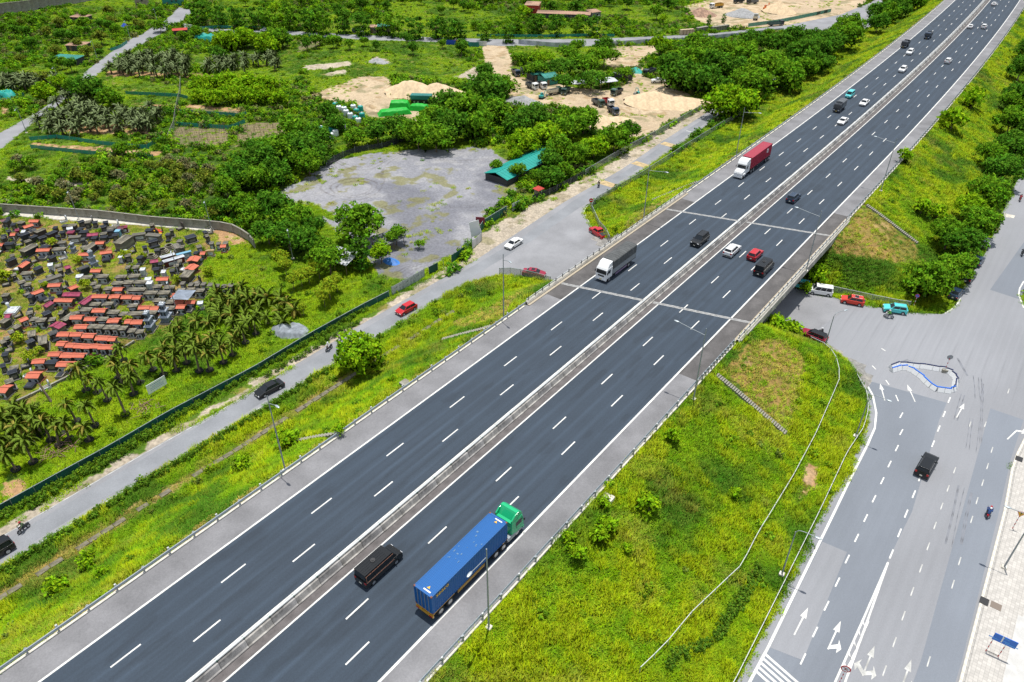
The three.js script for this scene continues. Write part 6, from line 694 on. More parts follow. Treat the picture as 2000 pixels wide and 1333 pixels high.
// palms
function palmCrown(seed, { n = 16, len = 2.6, droop = 1.0, up = 0.9, segs = 11, lw = 0.55, dead = 0 } = {}) {
  const R = RNG(seed), L = new Leaves();
  for (let k = 0; k < n; k++) {
    const a = k * 2.4 + R() * 0.5, el = lerp(-0.25, up, (k + 0.5) / n) + 0.2 * R(), l = len * (0.8 + 0.35 * R()), dry = R() < dead || el < -0.1 && dead, dir = V(Math.cos(a), 0, Math.sin(a)), side = V(-Math.sin(a), 0, Math.cos(a)); let p = V(0, 0, 0), e = el * 1.3, pr = p.clone();
    for (let s = 0; s < segs; s++) {
      const st = l / segs, q = p.clone().add(dir.clone().multiplyScalar(Math.cos(e) * st)).add(V(0, Math.sin(e) * st, 0)), t = (s + 0.5) / segs, w = lw * Math.sin(Math.PI * (0.12 + 0.85 * t)) * (len / 2.6), kx = (0.75 + 0.5 * R()) * (dry ? 1 : 1), col = dry ? [kx * 1.9, kx * 1.1, kx * 1.8] : [kx, kx, kx], f = q.clone().sub(p).normalize();
      for (const sg of [-1, 1]) { const tip = p.clone().addScaledVector(side, sg * w).addScaledVector(f, st * 1.1).add(V(0, -w * (0.25 + 0.35 * R()), 0)), nn = V(0, 1, 0).addScaledVector(side, -sg * 0.3).normalize(); L.tri(p, q, tip, nn, col); const tip2 = tip.clone().addScaledVector(f, st * 0.55); L.tri(p.clone().lerp(q, 0.5), q, tip2, nn, col); }
      L.tri(p.clone().addScaledVector(side, 0.03), p.clone().addScaledVector(side, -0.03), q, V(0, 1, 0), [kx * 1.3, kx * 1.2, kx]);
      p = q; e -= droop * 1.5 / segs * (0.6 + t);
    }
  } return L.geo();
}
function palmTrunk(seed, lean, thick) { const R = RNG(seed), pts = []; for (let k = 0; k <= 6; k++) { const t = k / 6; pts.push(V(lean * t * t, t, lean * 0.3 * t)); } const g = new THREE.TubeGeometry(new THREE.CatmullRomCurve3(pts), 8, thick, 7); return g; }
const PALM = { coco: [1, 2, 3, 4].map(s => palmCrown(s * 5, { n: 17, len: 2.5, droop: 1.7, up: 1.1, dead: 0.1, lw: 0.48, segs: 13 })), low: [1, 2, 3].map(s => palmCrown(s * 9 + 1, { n: 13, len: 2.6, droop: 1.1, up: 1.1, dead: 0.12 })), date: [1, 2, 3].map(s => palmCrown(s * 7 + 2, { n: 26, len: 2.1, droop: 0.95, up: 0.95, segs: 8, lw: 0.55 })) };
const PTR = [0.0, 0.35, -0.3, 0.6].map((l, i) => palmTrunk(i, l, 1)), PALMS = []; let ps = 0;
function palm(kind, x, z, h, s, set, lean = null) {
  const k = ++ps, R = RNG(k * 53), tall = kind !== 'low', name = { coco: 'coconut_palm', low: 'young_coconut_palm', date: 'date_palm' }[kind], t = thing(name, '', 'palm', [x, H(x, z), z], lean ?? R() * 6.28), ti = kind === 'date' ? k % 3 : k % 4, l = [0, 0.35, -0.3, 0.6][ti] * (tall ? 1 : 0.4);
  const c = part(t, 'crown', PALM[kind][k % PALM[kind].length], kind === 'date' ? LEAF.date : LEAF.coco); c.position.set(l * (tall ? 1 : 0.4), h, l * 0.3); c.scale.setScalar(s); c.rotation.y = R() * 6.28;
  const tg = part(t, 'trunk', PTR[ti], kind === 'date' ? DATEBARK : PALMBARK), th = kind === 'date' ? 0.24 : 0.15; tg.geometry = tg.geometry.clone(); { const p = tg.geometry.attributes.position, cl = [0, 0.35, -0.3, 0.6][ti]; for (let i = 0; i < p.count; i++) { const y = clamp(p.getY(i)), ax = cl * y * y, az = cl * 0.3 * y, f = th * (1.25 - 0.55 * y); p.setXYZ(i, ax * (l / (cl || 1)) + (p.getX(i) - ax) * f, y * h, az * (l / (cl || 1)) + (p.getZ(i) - az) * f); } tg.geometry.computeVertexNormals(); }
  if (kind === 'coco') part(t, 'root_pot', cached('pot', () => new THREE.LatheGeometry([[0.2, 0.02], [0.62, 0], [0.66, 0.34], [0.58, 0.36], [0.5, 0.22], [0.2, 0.2]].map(V2), 12)), RUBBER);
  PALMS.push([t, x, h, z, set]); return t;
}
const SETS = {
  row: ['tree of the dense dark row between service road and expressway', 'near'], far: ['tree of the clump left of the far expressway end', 'near'], east: ['tree of the leafy row along the side road', 'near'], lot: ['tree in the dark clump left of the gravel lot', 'left'], above: ['tree in the dense belt above the gravel lot', 'left'], yardside: ['tree between gravel lot and sand yard', 'left'],
  yard: ['shade tree over the sheds of the sand yard', 'left'], wood: ['tree in the thicket right of the sand yard', 'left'], back: ['tree behind the far lane', 'left'], belt: ['tree in the green belt below the far lane', 'left'], west: ['tree in the thicket left of the village lane', 'left'], garden: ['tree among the gardens below the far lane', 'left'], mid: ['bushy tree in the scrub above the cemetery wall', 'left'], nursery: ['young tree behind the coconut palms', 'left'],
  bank: ['small tree on the grassy slopes beside the expressway', 'left'], cem: ['small tree growing among the tombs', 'left'],
};
const TL = (set, name, kind, tone, list) => list.forEach(([x, z, r, hc], i) => { const q = hash(i, list.length, 5); tree(name, kind, tone === 'dark' ? (q < 0.6 ? 'dark' : 'mid') : tone === 'mid' ? (q < 0.25 ? 'dark' : q < 0.8 ? 'mid' : 'bright') : tone, x, z, r * (kind === 'small' ? 1 : 0.97), hc, set); });
tree('broadleaf_tree', 'big', 'bright', ...[-31.6,-60.92,4.64,4].slice(0, 3), 3.9, 'x:lone bright green tree on the left slope beside the service road'); tree('broadleaf_tree', 'big', 'bright', ...[-38.53,-219.62,7.36,5].slice(0, 3), 5.5, 'x:big yellow-green tree where the service road meets the dark tree row');
tree('broadleaf_tree', 'big', 'mid', ...[-65.59,-91.77,5.86,5].slice(0, 3), 5, 'x:large round green tree standing on the gravel lot'); tree('spreading_tree', 'spread', 'mid', ...[-60.32,-78.91,4.04,4.5].slice(0, 3), 4.5, 'x:flat feathery tree over the white tin shed'); tree('conical_tree', 'cone', 'dark', ...[-56.99,-84.27,2.76,4].slice(0, 3), 4, 'x:dark conical tree in front of the large round tree'); tree('broadleaf_tree', 'round', 'bright', ...[-55.92,-88.58,2.5,3].slice(0, 3), 3, 'x:bright bushy tree right of the white tin shed'); tree('broadleaf_tree', 'spread', 'mid', ...[-59.24,-96.26,2.83,3].slice(0, 3), 3, 'x:small spreading tree beside the blue tarpaulin on the lot'); tree('broadleaf_sapling', 'small', 'mid', ...[-54.36,-98.17,1.2,1.2].slice(0, 3), 1.2, 'x:lone sapling in the middle of the gravel lot');
TL('row', 'broadleaf_tree', 'big', 'dark', [[-41.67,-243.87,7.75,5.5], [-44.38,-263.59,7.84,6], [-36.92,-260.06,8.01,5.5], [-40.96,-284.1,7.82,6], [-39.67,-296.63,7.66,6], [-39.72,-313.02,7.55,6], [-38.22,-329.63,7.41,6], [-36.03,-225.06,4.76,4], [-34.45,-288.29,5.6,4], [-41.63,-346.09,6.43,6], [-35.68,-278.42,5.48,4]]);
TL('far', 'broadleaf_tree', 'round', 'dark', [[-36.2,-369.85,4.92,4.5], [-38.36,-392.82,6.1,5], [-36.89,-409.04,6.28,5], [-36,-429.04,6,5], [-42.77,-392.41,5.19,5], [-35.74,-453.63,6.26,5], [-44.96,-422.23,6.5,5]]);
TL('east', 'broadleaf_tree', 'big', 'mid', [[35.81,-142.55,5.18,4], [38.77,-151.57,3.96,4], [37.75,-163.21,4.6,4.5], [34.42,-165.73,4.28,4], [38.28,-175.13,4.83,4.5], [37.14,-192.74,5.42,5], [35.58,-182.65,4.11,4]]);
TL('east', 'broadleaf_tree', 'big', 'dark', [[37.26,-210.19,5.28,5], [32.95,-220.88,4.23,4.5], [37.24,-229.53,5.91,5], [32.45,-252.07,5.26,5], [31.25,-279.02,5.72,5], [29.42,-271.94,3.76,4], [26.36,-308.43,5.21,5], [36.86,-252.62,5.8,5], [24.68,-337.61,5.63,5]]);
TL('lot', 'broadleaf_tree', 'round', 'dark', [[-89.15,-82.42,3.84,4], [-87.45,-86.73,4.79,4.5], [-78.98,-85.64,4.64,4.5], [-75.22,-80.54,3.86,4], [-70.13,-81.5,3.6,4], [-81.13,-79.69,3.27,3.5], [-97.75,-85.09,3.29,3.5], [-75.29,-87.29,2.87,3.5], [-101.31,-81.99,2.82,3], [-66.94,-82.94,2.54,3]]);
TL('above', 'broadleaf_tree', 'round', 'dark', [[-111.73,-93.96,4.54,4], [-115.19,-103.23,5.77,5], [-115.23,-110.16,6.45,5], [-110.75,-113.59,5.64,5], [-105.78,-100.6,4.83,4], [-126.61,-123.63,5.5,4.5], [-106.56,-95.88,4.26,4], [-116.03,-122.96,4.22,4], [-115.66,-99.46,4.42,4], [-104.68,-110.1,4.45,4], [-107.4,-114.86,4.02,4], [-108.19,-88.2,3.18,3.5]]);
TL('yardside', 'broadleaf_tree', 'round', 'dark', [[-110.9,-131.31,3.72,3.5], [-107.8,-137.2,4.33,4], [-104.65,-143.23,5.25,4.5], [-95.53,-141.04,5.38,4.5], [-100.42,-151.94,5.92,5], [-92.07,-150.99,6.36,5], [-101.55,-167.48,6.84,5], [-104.42,-182.01,7.17,5], [-92.04,-170.52,6.14,4.5], [-87.31,-156.53,5.82,4.5], [-107.58,-166.07,5.33,5], [-90.35,-142.66,4.78,4], [-135.61,-143.18,3.46,3], [-124.49,-136.56,3.61,3], [-106.33,-193.66,4.74,4.5], [-126.25,-207.12,3.66,3]]);
TL('yardside', 'broadleaf_tree', 'round', 'mid', [[-80.34,-166.59,5.03,4], [-80.35,-175.37,5.16,4], [-68.03,-162.13,5.65,4.5], [-68.97,-153.99,4.97,4], [-60.18,-158.27,4.93,4], [-65.29,-170.66,5.77,4.5], [-66.27,-180.06,5.36,4.5], [-51.34,-172.58,4.77,4], [-52.27,-182.5,3.48,4], [-57.17,-150.47,3.71,3.5], [-53.94,-157.57,4.04,3.5], [-53.29,-165.29,4.14,3.5], [-67.82,-141.05,1.99,2.5], [-67.59,-148.79,2.44,3], [-60.52,-140.65,2.33,3], [-50.94,-141.68,3.29,3], [-51.14,-148.71,2.6,3], [-55.34,-141.93,1.8,2.5]]);
TL('yard', 'spreading_tree', 'spread', 'mid', [[-111.88,-218.4,5.11,4], [-105.11,-224.6,5.85,4.5], [-100.6,-232.65,6.64,5], [-87.82,-217.85,5.9,4.5], [-95.36,-212.03,4.17,4], [-100.62,-246.61,5.72,5], [-119.01,-233,4.6,4], [-84.7,-234.78,3.61,3.5], [-115.76,-245.26,5.1,4], [-128.36,-231.06,3.5,3]]); TL('yard', 'broadleaf_tree', 'round', 'mid', [[-92.86,-275.94,4.83,5], [-118.87,-255.24,3.63,4], [-110.26,-262.23,3.63,4.5], [-82.43,-286.06,5.26,5]]);
TL('wood', 'broadleaf_tree', 'round', 'dark', [[-64.95,-238.58,7.68,5], [-56.62,-237.04,7.18,5], [-71.47,-259.47,7.45,5], [-61,-258.47,6.92,5], [-75.59,-278.64,5.89,5], [-67.55,-281.74,5.85,5], [-77.49,-255.38,5.61,4], [-59.72,-277.86,6.47,5], [-66.49,-303.71,5.73,5], [-50.03,-239.02,4.42,4], [-56.73,-305.68,5.65,5], [-55.76,-319.81,5.41,5], [-53.79,-259.63,6.12,5], [-49.23,-325.42,4.58,4.5]]);
TL('garden', 'broadleaf_tree', 'round', 'mid', [[-234.89,-175.3,6.2,4], [-232.1,-183.02,5.44,4], [-218.16,-182.62,6.12,4], [-222.12,-190.63,5.44,4], [-221.2,-162.38,4.32,3.5], [-212.17,-107.48,5.71,4], [-199.77,-108.51,4.27,3.5], [-224.04,-108.09,3.8,3.5], [-155.79,-87.65,2.37,2.5], [-287.39,-177.15,3.62,3], [-263.12,-173.25,2.59,3]]); TL('garden', 'broadleaf_tree', 'round', 'bright', [[-190.13,-136.31,4.51,3], [-187.29,-142.36,4.91,3], [-179.11,-144.75,5.2,3], [-166.51,-139.63,5,3], [-172.46,-135.07,4.67,3], [-175.3,-129.38,3.96,3], [-173.6,-148.96,4.51,3], [-224.42,-98.87,4.39,3], [-232.57,-107.71,3.51,3], [-183.36,-128.89,3.36,2.5], [-158.93,-141.92,3.63,3]]);
TL('nursery', 'broadleaf_sapling', 'round', 'lime', [[-70.43,-74.66,1.86,3], [-67.02,-73.26,1.82,3], [-61.34,-72.48,1.58,3], [-60.98,-76.59,2.01,3], [-53.28,-72.68,2.11,3.5], [-54.33,-75.38,1.47,3], [-51.86,-70.15,1.51,3], [-52.72,-65.9,0.93,2], [-60.96,-74.04,1.59,3], [-61.54,-70.71,1.57,2.6]]);
TL('bank', 'broadleaf_sapling', 'small', 'bright', [[20.16,-52.44,1.33,5], [20.29,-50.59,1.31,4.6], [22.34,-58.65,1.51,3.6], [19.58,-46.73,1.15,5.6], [17.97,-47.56,0.94,5.8], [23.26,-51.95,0.71,4.6], [18.29,-54.81,0.87,5.6], [19.21,-70.54,1.25,4], [29.02,-69.93,0.93,2], [-24.15,-40.35,1.83,5.4], [-16.28,-43.64,0.96,6], [-26.52,-34.47,1.39,3.2], [-27.04,-13.44,1.32,3.4], [-22.33,-13.33,0.81,4], [-26.27,-9.55,1.51,3.4], [-21.04,-57.78,0.77,5], [18.19,-110.96,2.31,1.5], [19.5,-114.36,2.34,1.3], [17.87,-133.99,2.19,1.6], [17.23,-130.24,1.37,1.4], [20.56,-231.31,3.69,3], [20.9,-256.91,3.37,3], [26.85,-174.25,2.27,4], [29.93,-175.98,2.27,3], [17.29,-194.02,2.01,5]]);
TL('cem', 'broadleaf_sapling', 'small', 'lime', [[-93.78,-46.26,1.29,1.3], [-109.3,-38.07,1.52,1.3], [-100.08,-41.31,0.79,1], [-116.67,-50.56,1.31,1.2], [-99.05,-56.88,1.38,1.2], [-77.09,-28.42,1.11,1.3], [-78.52,-30.61,0.87,1], [-75.53,-44.9,0.92,1], [-81.95,-58.5,1.01,1], [-79.51,-63.79,1.23,1.2], [-84.92,-30.13,1.24,1.2], [-104.83,-50.12,0.95,1], [-96.08,-59.63,0.85,1], [-97.74,-50.21,0.92,1]]);
const fillTrees = [['west', [[-348.71,-135.6], [-341.82,-192.12], [-314.43,-196.27], [-282.43,-155.82], [-252.13,-125.36], [-225.66,-100.02], [-247.9,-94.01]], 46, 4.2, 'round', ['mid', 'dark', 'olive'], [1.6, 2.9]], ['back', [[-329.45,-221.01], [-310.92,-278.43], [-221.33,-346.55], [-147.7,-402.53], [-115.22,-346.63], [-111.38,-311.58], [-163.46,-264.38], [-219.14,-231.89], [-290.49,-196.01]], 78, 4.6, 'round', ['mid', 'dark', 'bright'], [1.8, 3.4]], ['belt', [[-270.18,-180.48], [-233.4,-203.75], [-201.96,-216.14], [-156.76,-237.45], [-148.52,-229.25], [-169.39,-213.3], [-201.09,-201.45], [-206.04,-182.29], [-237.49,-173.64]], 24, 4, 'round', ['mid', 'dark'], [1.6, 2.8]], ['mid', [[-177.5,-64.96], [-141.33,-88.15], [-118.42,-92.81], [-100.31,-80.52], [-119.7,-69.06], [-150.07,-53.64]], 46, 3, 'small', ['olive', 'mid', 'olive', 'grey'], [1.2, 2.0]], ['above', [[-144.71,-90.13], [-127.36,-98.88], [-109.24,-88.01], [-122.87,-81.38]], 12, 3, 'small', ['grey', 'olive'], [1.4, 2.2]], ['wood', [[-93.45,-254.01], [-93.89,-283.36], [-78.29,-323.35], [-46.7,-353.5], [-51.96,-285.74], [-50.57,-237.72], [-62.79,-235.74]], 12, 4, 'round', ['mid'], [1.8, 3]]];
fillTrees.forEach(([set, poly, n, md, kind, tones, [r0, r1]], q) => { const R = RNG(q + 400); scatter(poly, n, md, q + 300).forEach(([x, z], i) => { const r = lerp(r0, r1, R()); tree(kind === 'small' ? 'bushy_tree' : 'broadleaf_tree', kind === 'round' && set !== 'wood' ? 'far' : kind, tones[i % tones.length], x, z, r, r * (kind === 'small' ? 0.95 : 1.25) + 0.3, set); }); });
TL('back', 'tiered_tree', 'tier', 'dark', [...[[-285.94,-195.53,4.67,5],[-275.04,-198.58,4.62,5],[-264.36,-201.58,4.57,5],[-258.45,-207.85,4.59,5],[-250.55,-208.8,4.54,5],[-244.63,-215.06,4.55,5],[-234.42,-217.84,4.51,5],[-226.89,-218.68,4.46,5],[-221,-224.86,4.47,5],[-211.2,-227.5,4.43,5],[-205.29,-233.66,4.44,5],[-198.16,-234.33,4.4,5],[-188.74,-236.83,4.35,5],[-182.86,-242.92,4.37,5],[-176.06,-243.49,4.32,5]], ...[[-161.76,-270.96,4.02,5],[-152.85,-274.48,3.99,5],[-144.06,-277.96,3.97,5],[-138.2,-285.65,3.99,5],[-131.97,-287.18,3.96,5]], ...[[-174.32,-249.64,3.28,4],[-163.75,-252.79,3.25,4],[-153.39,-255.87,3.21,4]]]); TL('back', 'cypress_tree', 'column', 'dark', [[-97.33,-329.08,1.59,4], [-93.93,-337.13,1.38,4], [-279.01,-183.06,1.13,3.5]]);
// planted palms: coconut palms in the nursery
for (const [p, h, s] of [[[-52.47,-17.85], 3.6, 0.95], [[-52.83,-15.67], 2.6, 0.9], [[-53.05,-21.76], 2.8, 0.8], [[-55.15,-21.51], 3, 0.9], [[-53.18,-23.31], 2.8, 0.8], [[-53.13,-27.02], 2.8, 0.9], [[-56.35,-25.85], 2.8, 0.85], [[-50.7,-24.94], 2.2, 0.8], [[-57.42,-31.27], 3.2, 0.85], [[-51.94,-31.18], 3.6, 0.85], [[-60.56,-31.26], 2.6, 0.8], [[-62.48,-30.43], 3, 0.95], [[-55.62,-34.57], 2.6, 0.8], [[-52.75,-44.36], 3, 0.95], [[-51.65,-45.55], 2.6, 0.85], [[-51.69,-48.21], 2.4, 0.9], [[-52.34,-50.46], 2.2, 0.85], [[-57.36,-21.2], 2.8, 0.95], [[-55.31,-23.06], 2.6, 0.8], [[-59.85,-34.94], 2.4, 0.8], [[-65.49,-38.3], 2.4, 0.85], [[-61.6,-35.29], 2.6, 0.8], [[-57.49,-36.76], 2.6, 0.8], [[-56.54,-40.22], 2.6, 0.9], [[-55.88,-42.12], 2.4, 0.85], [[-56.45,-44.36], 2.4, 0.85], [[-59.15,-39.95], 2.4, 0.85], [[-60.25,-17.99], 2.6, 1], [[-60.51,-19.9], 2.6, 1], [[-57.54,-16.02], 2.4, 1], [[-56.73,-19.33], 2.8, 0.95], [[-55.67,-49.02], 2.4, 0.9], [[-53.7,-54], 2.2, 0.85], [[-54.53,-56.74], 2, 0.8]]) palm('coco', p[0], p[1], h * (1.15 + 0.4 * hash(p[0] * 9, p[1] * 9)), s * (0.78 + 0.3 * hash(p[0] * 5, p[1] * 7)), 'pcoco');
for (const [x, z] of scatter([[-73.68,-59.61], [-69.41,-64.11], [-59.28,-67.16], [-53.35,-67.19], [-52.21,-61.61], [-55.21,-57.23], [-54.15,-50.19], [-58.44,-42.29], [-63.86,-42.71], [-66.76,-48.34], [-66.48,-53.8]], 46, 1.7, 31)) palm('low', x, z, 0.5 + 1.1 * hash(x * 9, z * 9), 0.65 + 0.4 * hash(x * 7, z * 5), 'plow');
for (const [x, z] of scatter([[-66.92,-19.34], [-65.71,-22.55], [-58.66,-22.76], [-57.87,-19.83], [-56.9,-15.21]], 8, 2.2, 32)) palm('low', x, z, 0.9, 0.9, 'plow2');
for (const [q, poly, n, md] of [['pd1', [[-237.91,-125.74], [-252.6,-143.74], [-235.11,-157.11], [-212.69,-145.03], [-210.37,-138.46], [-228.47,-131.27]], 42, 2.2], ['pd2', [[-197.27,-81.68], [-203.47,-90.53], [-203.38,-103.36], [-178.53,-106.59], [-166.58,-102.96], [-178.38,-90.58], [-190.27,-81.46]], 44, 2.3], ['pd3', [[-244.73,-92.69], [-256.38,-99.2], [-243.42,-109.12], [-237.34,-109.8], [-238.27,-99.87]], 22, 2.4], ['pd4', [[-211.95,-145.6], [-221.67,-160.64], [-207.62,-176.18], [-190.9,-170.41], [-198.61,-155.81]], 22, 2.6], ['pd5', [[-214.48,-94.85], [-217.86,-103.87], [-207.99,-106.56], [-203.67,-98.56]], 8, 2.4], ['pd6', [[-181.65,-104.2], [-185.3,-113.94], [-174.52,-112.72], [-171.65,-105.93]], 6, 4]]) for (const [x, z] of scatter(poly, n, md, n * 3, (x, z) => zoneAt(x, z) !== ROAD)) palm('date', x, z, 2.3 + 0.9 * hash(x * 9, z * 9), 1.05 + 0.4 * hash(x * 7, z * 5), q);
single('dead_trunk', bar(V([-64.21,-25.72][0], 0, [-64.21,-25.72][1]), V([-64.21,-25.72][0] - 1.2, 3.2, [-64.21,-25.72][1] + 0.2), 0.2, 0.13, 8), PALMBARK, 'bare leaning palm trunk beside the low cemetery wall', 'dead trunk');
// labels: count each set from one end, as the picture shows it
{
  const PL = { pcoco: ['coconut palm of the nursery behind the green fence', 'left'], plow: ['low yellowing coconut palm in the thicket beside the tombs', 'left'], plow2: ['low coconut palm at the left edge below the tombs', 'left'], pd1: ['grey-green date palm in the grove right of the lane', 'left'], pd2: ['grey-green date palm in the nearer grove beside the lane', 'left'], pd3: ['grey-green date palm at the left edge behind the lane', 'left'], pd4: ['grey-green date palm above the bright shrubs', 'left'], pd5: ['grey-green date palm under the trees at the lane bend', 'left'], pd6: ['lone date palm by the vegetable beds', 'left'] };
  const all = {}; for (const q of [...TREES, ...PALMS]) (all[q[4]] ??= []).push(q);
  for (const [k, l] of Object.entries(all)) {
    if (k.startsWith('x:')) { l[0][0].userData = { label: k.slice(2), category: 'tree' }; continue; }
    const [d, how] = SETS[k] ?? PL[k], key = q => { const v = ndc([q[1], q[2], q[3]]); return how === 'near' ? v.y : v.x; };
    l.sort((a, b) => key(a) - key(b)).forEach((q, i) => { q[0].userData = { label: `${d}, ${ord(i + 1)} from the ${how === 'near' ? 'near end' : 'left'}`, category: PL[k] ? 'palm' : 'tree', group: (SETS[k] ?? PL[k])[0].replace(/^(\S+ )*?(tree|palm)/, '$2s').replace('trees', 'trees') }; });
  }
}
// ---------- ground cover: tufts of grass and scrub, past counting ----------
{
  const patch = (seed, n, rad, h, lean) => { const R = RNG(seed), L = new Leaves(); for (let k = 0; k < n; k++) { const a = R() * 6.28, d = rad * Math.sqrt(R()), x = Math.cos(a) * d, z = Math.sin(a) * d, b = R() * 6.28, hh = h * (0.45 + 0.75 * R()), w = 0.022 + 0.035 * R(), ln = lean * (0.3 + R()), tone = 0.7 + 0.6 * R(), A = V(x - Math.cos(b) * w, 0, z - Math.sin(b) * w), B = V(x + Math.cos(b) * w, 0, z + Math.sin(b) * w), C = V(x + Math.sin(b) * ln * hh, hh, z - Math.cos(b) * ln * hh); L.tri(A, B, C, V(Math.sin(b) * 0.35, 1, -Math.cos(b) * 0.35).normalize(), [tone * (0.9 + 0.4 * R()), tone, tone]); } return L.geo(); };
  const bush = (seed, n, leaf) => crownGeo(seed, n, leaf, { lobes: 6, lobeR: 0.5, low: -0.1 });
  const white = new THREE.MeshPhysicalMaterial({ color: 0xffffff, roughness: 0.9, specularIntensity: 0.04, transmission: 0.25, thickness: 0, vertexColors: true });
  function cover(name, label, geo, items) { const m = new THREE.InstancedMesh(geo, white, items.length), q = new THREE.Object3D(), c = new THREE.Color(); items.forEach(([x, y, z, s, sy, col], i) => { q.position.set(x, y, z); q.rotation.set(0, i * 2.399, 0); q.scale.set(s, sy, s); q.updateMatrix(); m.setMatrixAt(i, q.matrix); m.setColorAt(i, c.setRGB(...col)); }); m.name = name; shade(m); scene.add(m); tag(m, label, null, null, 'stuff'); }
  const mix3 = (a, b, t) => [lerp(a[0], b[0], t), lerp(a[1], b[1], t), lerp(a[2], b[2], t)];
  const green = [0.165, 0.37, 0.005], lime = [0.38, 0.53, 0.005], deep = [0.055, 0.2, 0.01], straw = [0.5, 0.38, 0.1];
  const A = [], B = [], S = [], D = []; const R = RNG(909);
  for (let j = 0; j < ZR; j++) for (let i = 0; i < ZR; i++) {
    const id = zone[j * ZR + i]; if (id === ROAD) continue; const x0 = GX0 + (i + R()) / 2, z0 = GZ0 + (j + R()) / 2; if (z0 > 14 || x0 > 75) continue;
    const e = x0 - cx(z0); if (e > -16.5 && e < 17.1 && !(z0 < -96 && z0 > -142)) continue; if (e > -16.5 && e < 17.1 && H(x0, z0) > 4.5) continue;
    const v = ndc([x0, 1, z0]); if (Math.abs(v.x) > 1.25 || Math.abs(v.y) > 1.3) continue;
    if (CLEAR.some(q => Math.abs(q[0] - x0) < q[2] && Math.abs(q[1] - z0) < q[2])) continue;
    const far = Math.hypot(x0 - 46.7, z0), pt = fbm(x0 * 0.12, z0 * 0.12, 4, 7), pf = fbm(x0 * 0.6, z0 * 0.6, 2, 17);
    const dens = { [GRASS]: 1.5, [MEADOW]: 0.85, [DRY]: 0.45, [GRAVES]: 0.34, [SCRUB]: 0.45, [GRAVEL]: pt > 0.64 ? 0.1 : 0.003, [DIRT]: pt > 0.62 ? 0.16 : 0.008, [SAND]: pt > 0.64 ? 0.12 : 0, [SOIL]: 0.06, [TILLED]: 0.1 }[id] ?? 0;
    let n = dens * clamp(130 / far, 0.45, 1.25); n = Math.floor(n) + (R() < n % 1 ? 1 : 0);
    for (let k = 0; k < n; k++) {
      const x = x0 + (R() - 0.5) * 0.5, z = z0 + (R() - 0.5) * 0.5, y = H(x, z) - 0.05; let c = mix3(deep, green, sstep(0.3, 0.5, pt)); c = mix3(c, lime, sstep(0.44, 0.64, pf * 0.5 + pt * 0.5) * (id === GRASS ? 0.8 : 0.4)); c = mix3(c, straw, (id === DRY ? 0.8 : id === GRAVES ? 0.35 : id === GRAVEL ? 0.4 : 0.12) * R() * (id === DRY ? 1 : 1.2)); const dry = id === GRASS ? sstep(0.58, 0.7, fbm(x * 0.22, z * 0.22, 3, 55)) : 0; c = mix3(c, [0.36, 0.33, 0.07], 0.5 * dry * R()); const t = 0.8 + 0.4 * R(); c = c.map(q => q * t);
      (R() < 0.3 ? B : A).push([x, y, z, 0.8 + 0.7 * R(), (0.55 + 0.8 * R()) * (id === GRASS ? 0.7 + 0.8 * sstep(0.45, 0.7, pf) : id === DRY || id === GRAVES ? 0.6 : 0.75), c]);
    }
    const sd = { [SCRUB]: 0.066, [GRASS]: e < 0 && e < -30 ? 0.022 : pt > 0.6 ? 0.02 : 0.004, [GRAVES]: 0.01, [MEADOW]: 0.014 }[id] ?? 0;
    if (R() < sd * (id === SCRUB ? 0.55 + 0.9 * pt : 1)) { const s = (id === SCRUB ? 0.7 + 1.3 * R() * pt * 1.6 : 0.35 + 0.55 * R()), t = 0.75 + 0.5 * R(); let c = mix3([0.085, 0.23, 0.016], [0.23, 0.42, 0.014], sstep(0.3, 0.7, 0.5 * pf + 0.5 * R())); if (R() < 0.12) c = [0.2, 0.22, 0.08]; if (id !== SCRUB) c = mix3(c, [0.2, 0.34, 0.02], 0.5); S.push([x0, H(x0, z0) + s * 0.3, z0, s, s * 0.85, c.map(q => q * t)]); }
  }
  for (const [x, z] of [...walk([[-45.4, 12], [-45.3, -12], [-45.2, -74]], 0.42), ...walk([[-36.2, 12], [-36.1, -58]], 0.5), ...walk([[-44.12,-13.73], [-44.27,-19.19], [-44.09,-26.39], [-44.28,-33.7]], 0.7), ...walk([[-43.25,-50.46], [-43.05,-58.74], [-43.13,-71.13]], 0.9), ...walk([[35.69,-63.3], [35.31,-50.9], [32.62,-44.29]], 0.35)]) S.push([x + (R() - 0.5) * 0.8, 0.3 + H(x, z), z + (R() - 0.5), 0.45 + 0.3 * R(), 0.5 + 0.3 * R(), [0.12, 0.24, 0.02]]);
  console.log('cover', A.length, B.length, S.length);
  cover('grass', 'rough green and lime grass over slopes, verges and meadows', patch(1, 74, 0.55, 0.34, 0.7), A); cover('tall_grass', 'longer tufts of grass scattered over slopes and meadows', patch(2, 56, 0.5, 0.52, 0.9), B); cover('undergrowth', 'low leafy scrub and weeds covering the ground', bush(77, 150, 0.19), S);
}
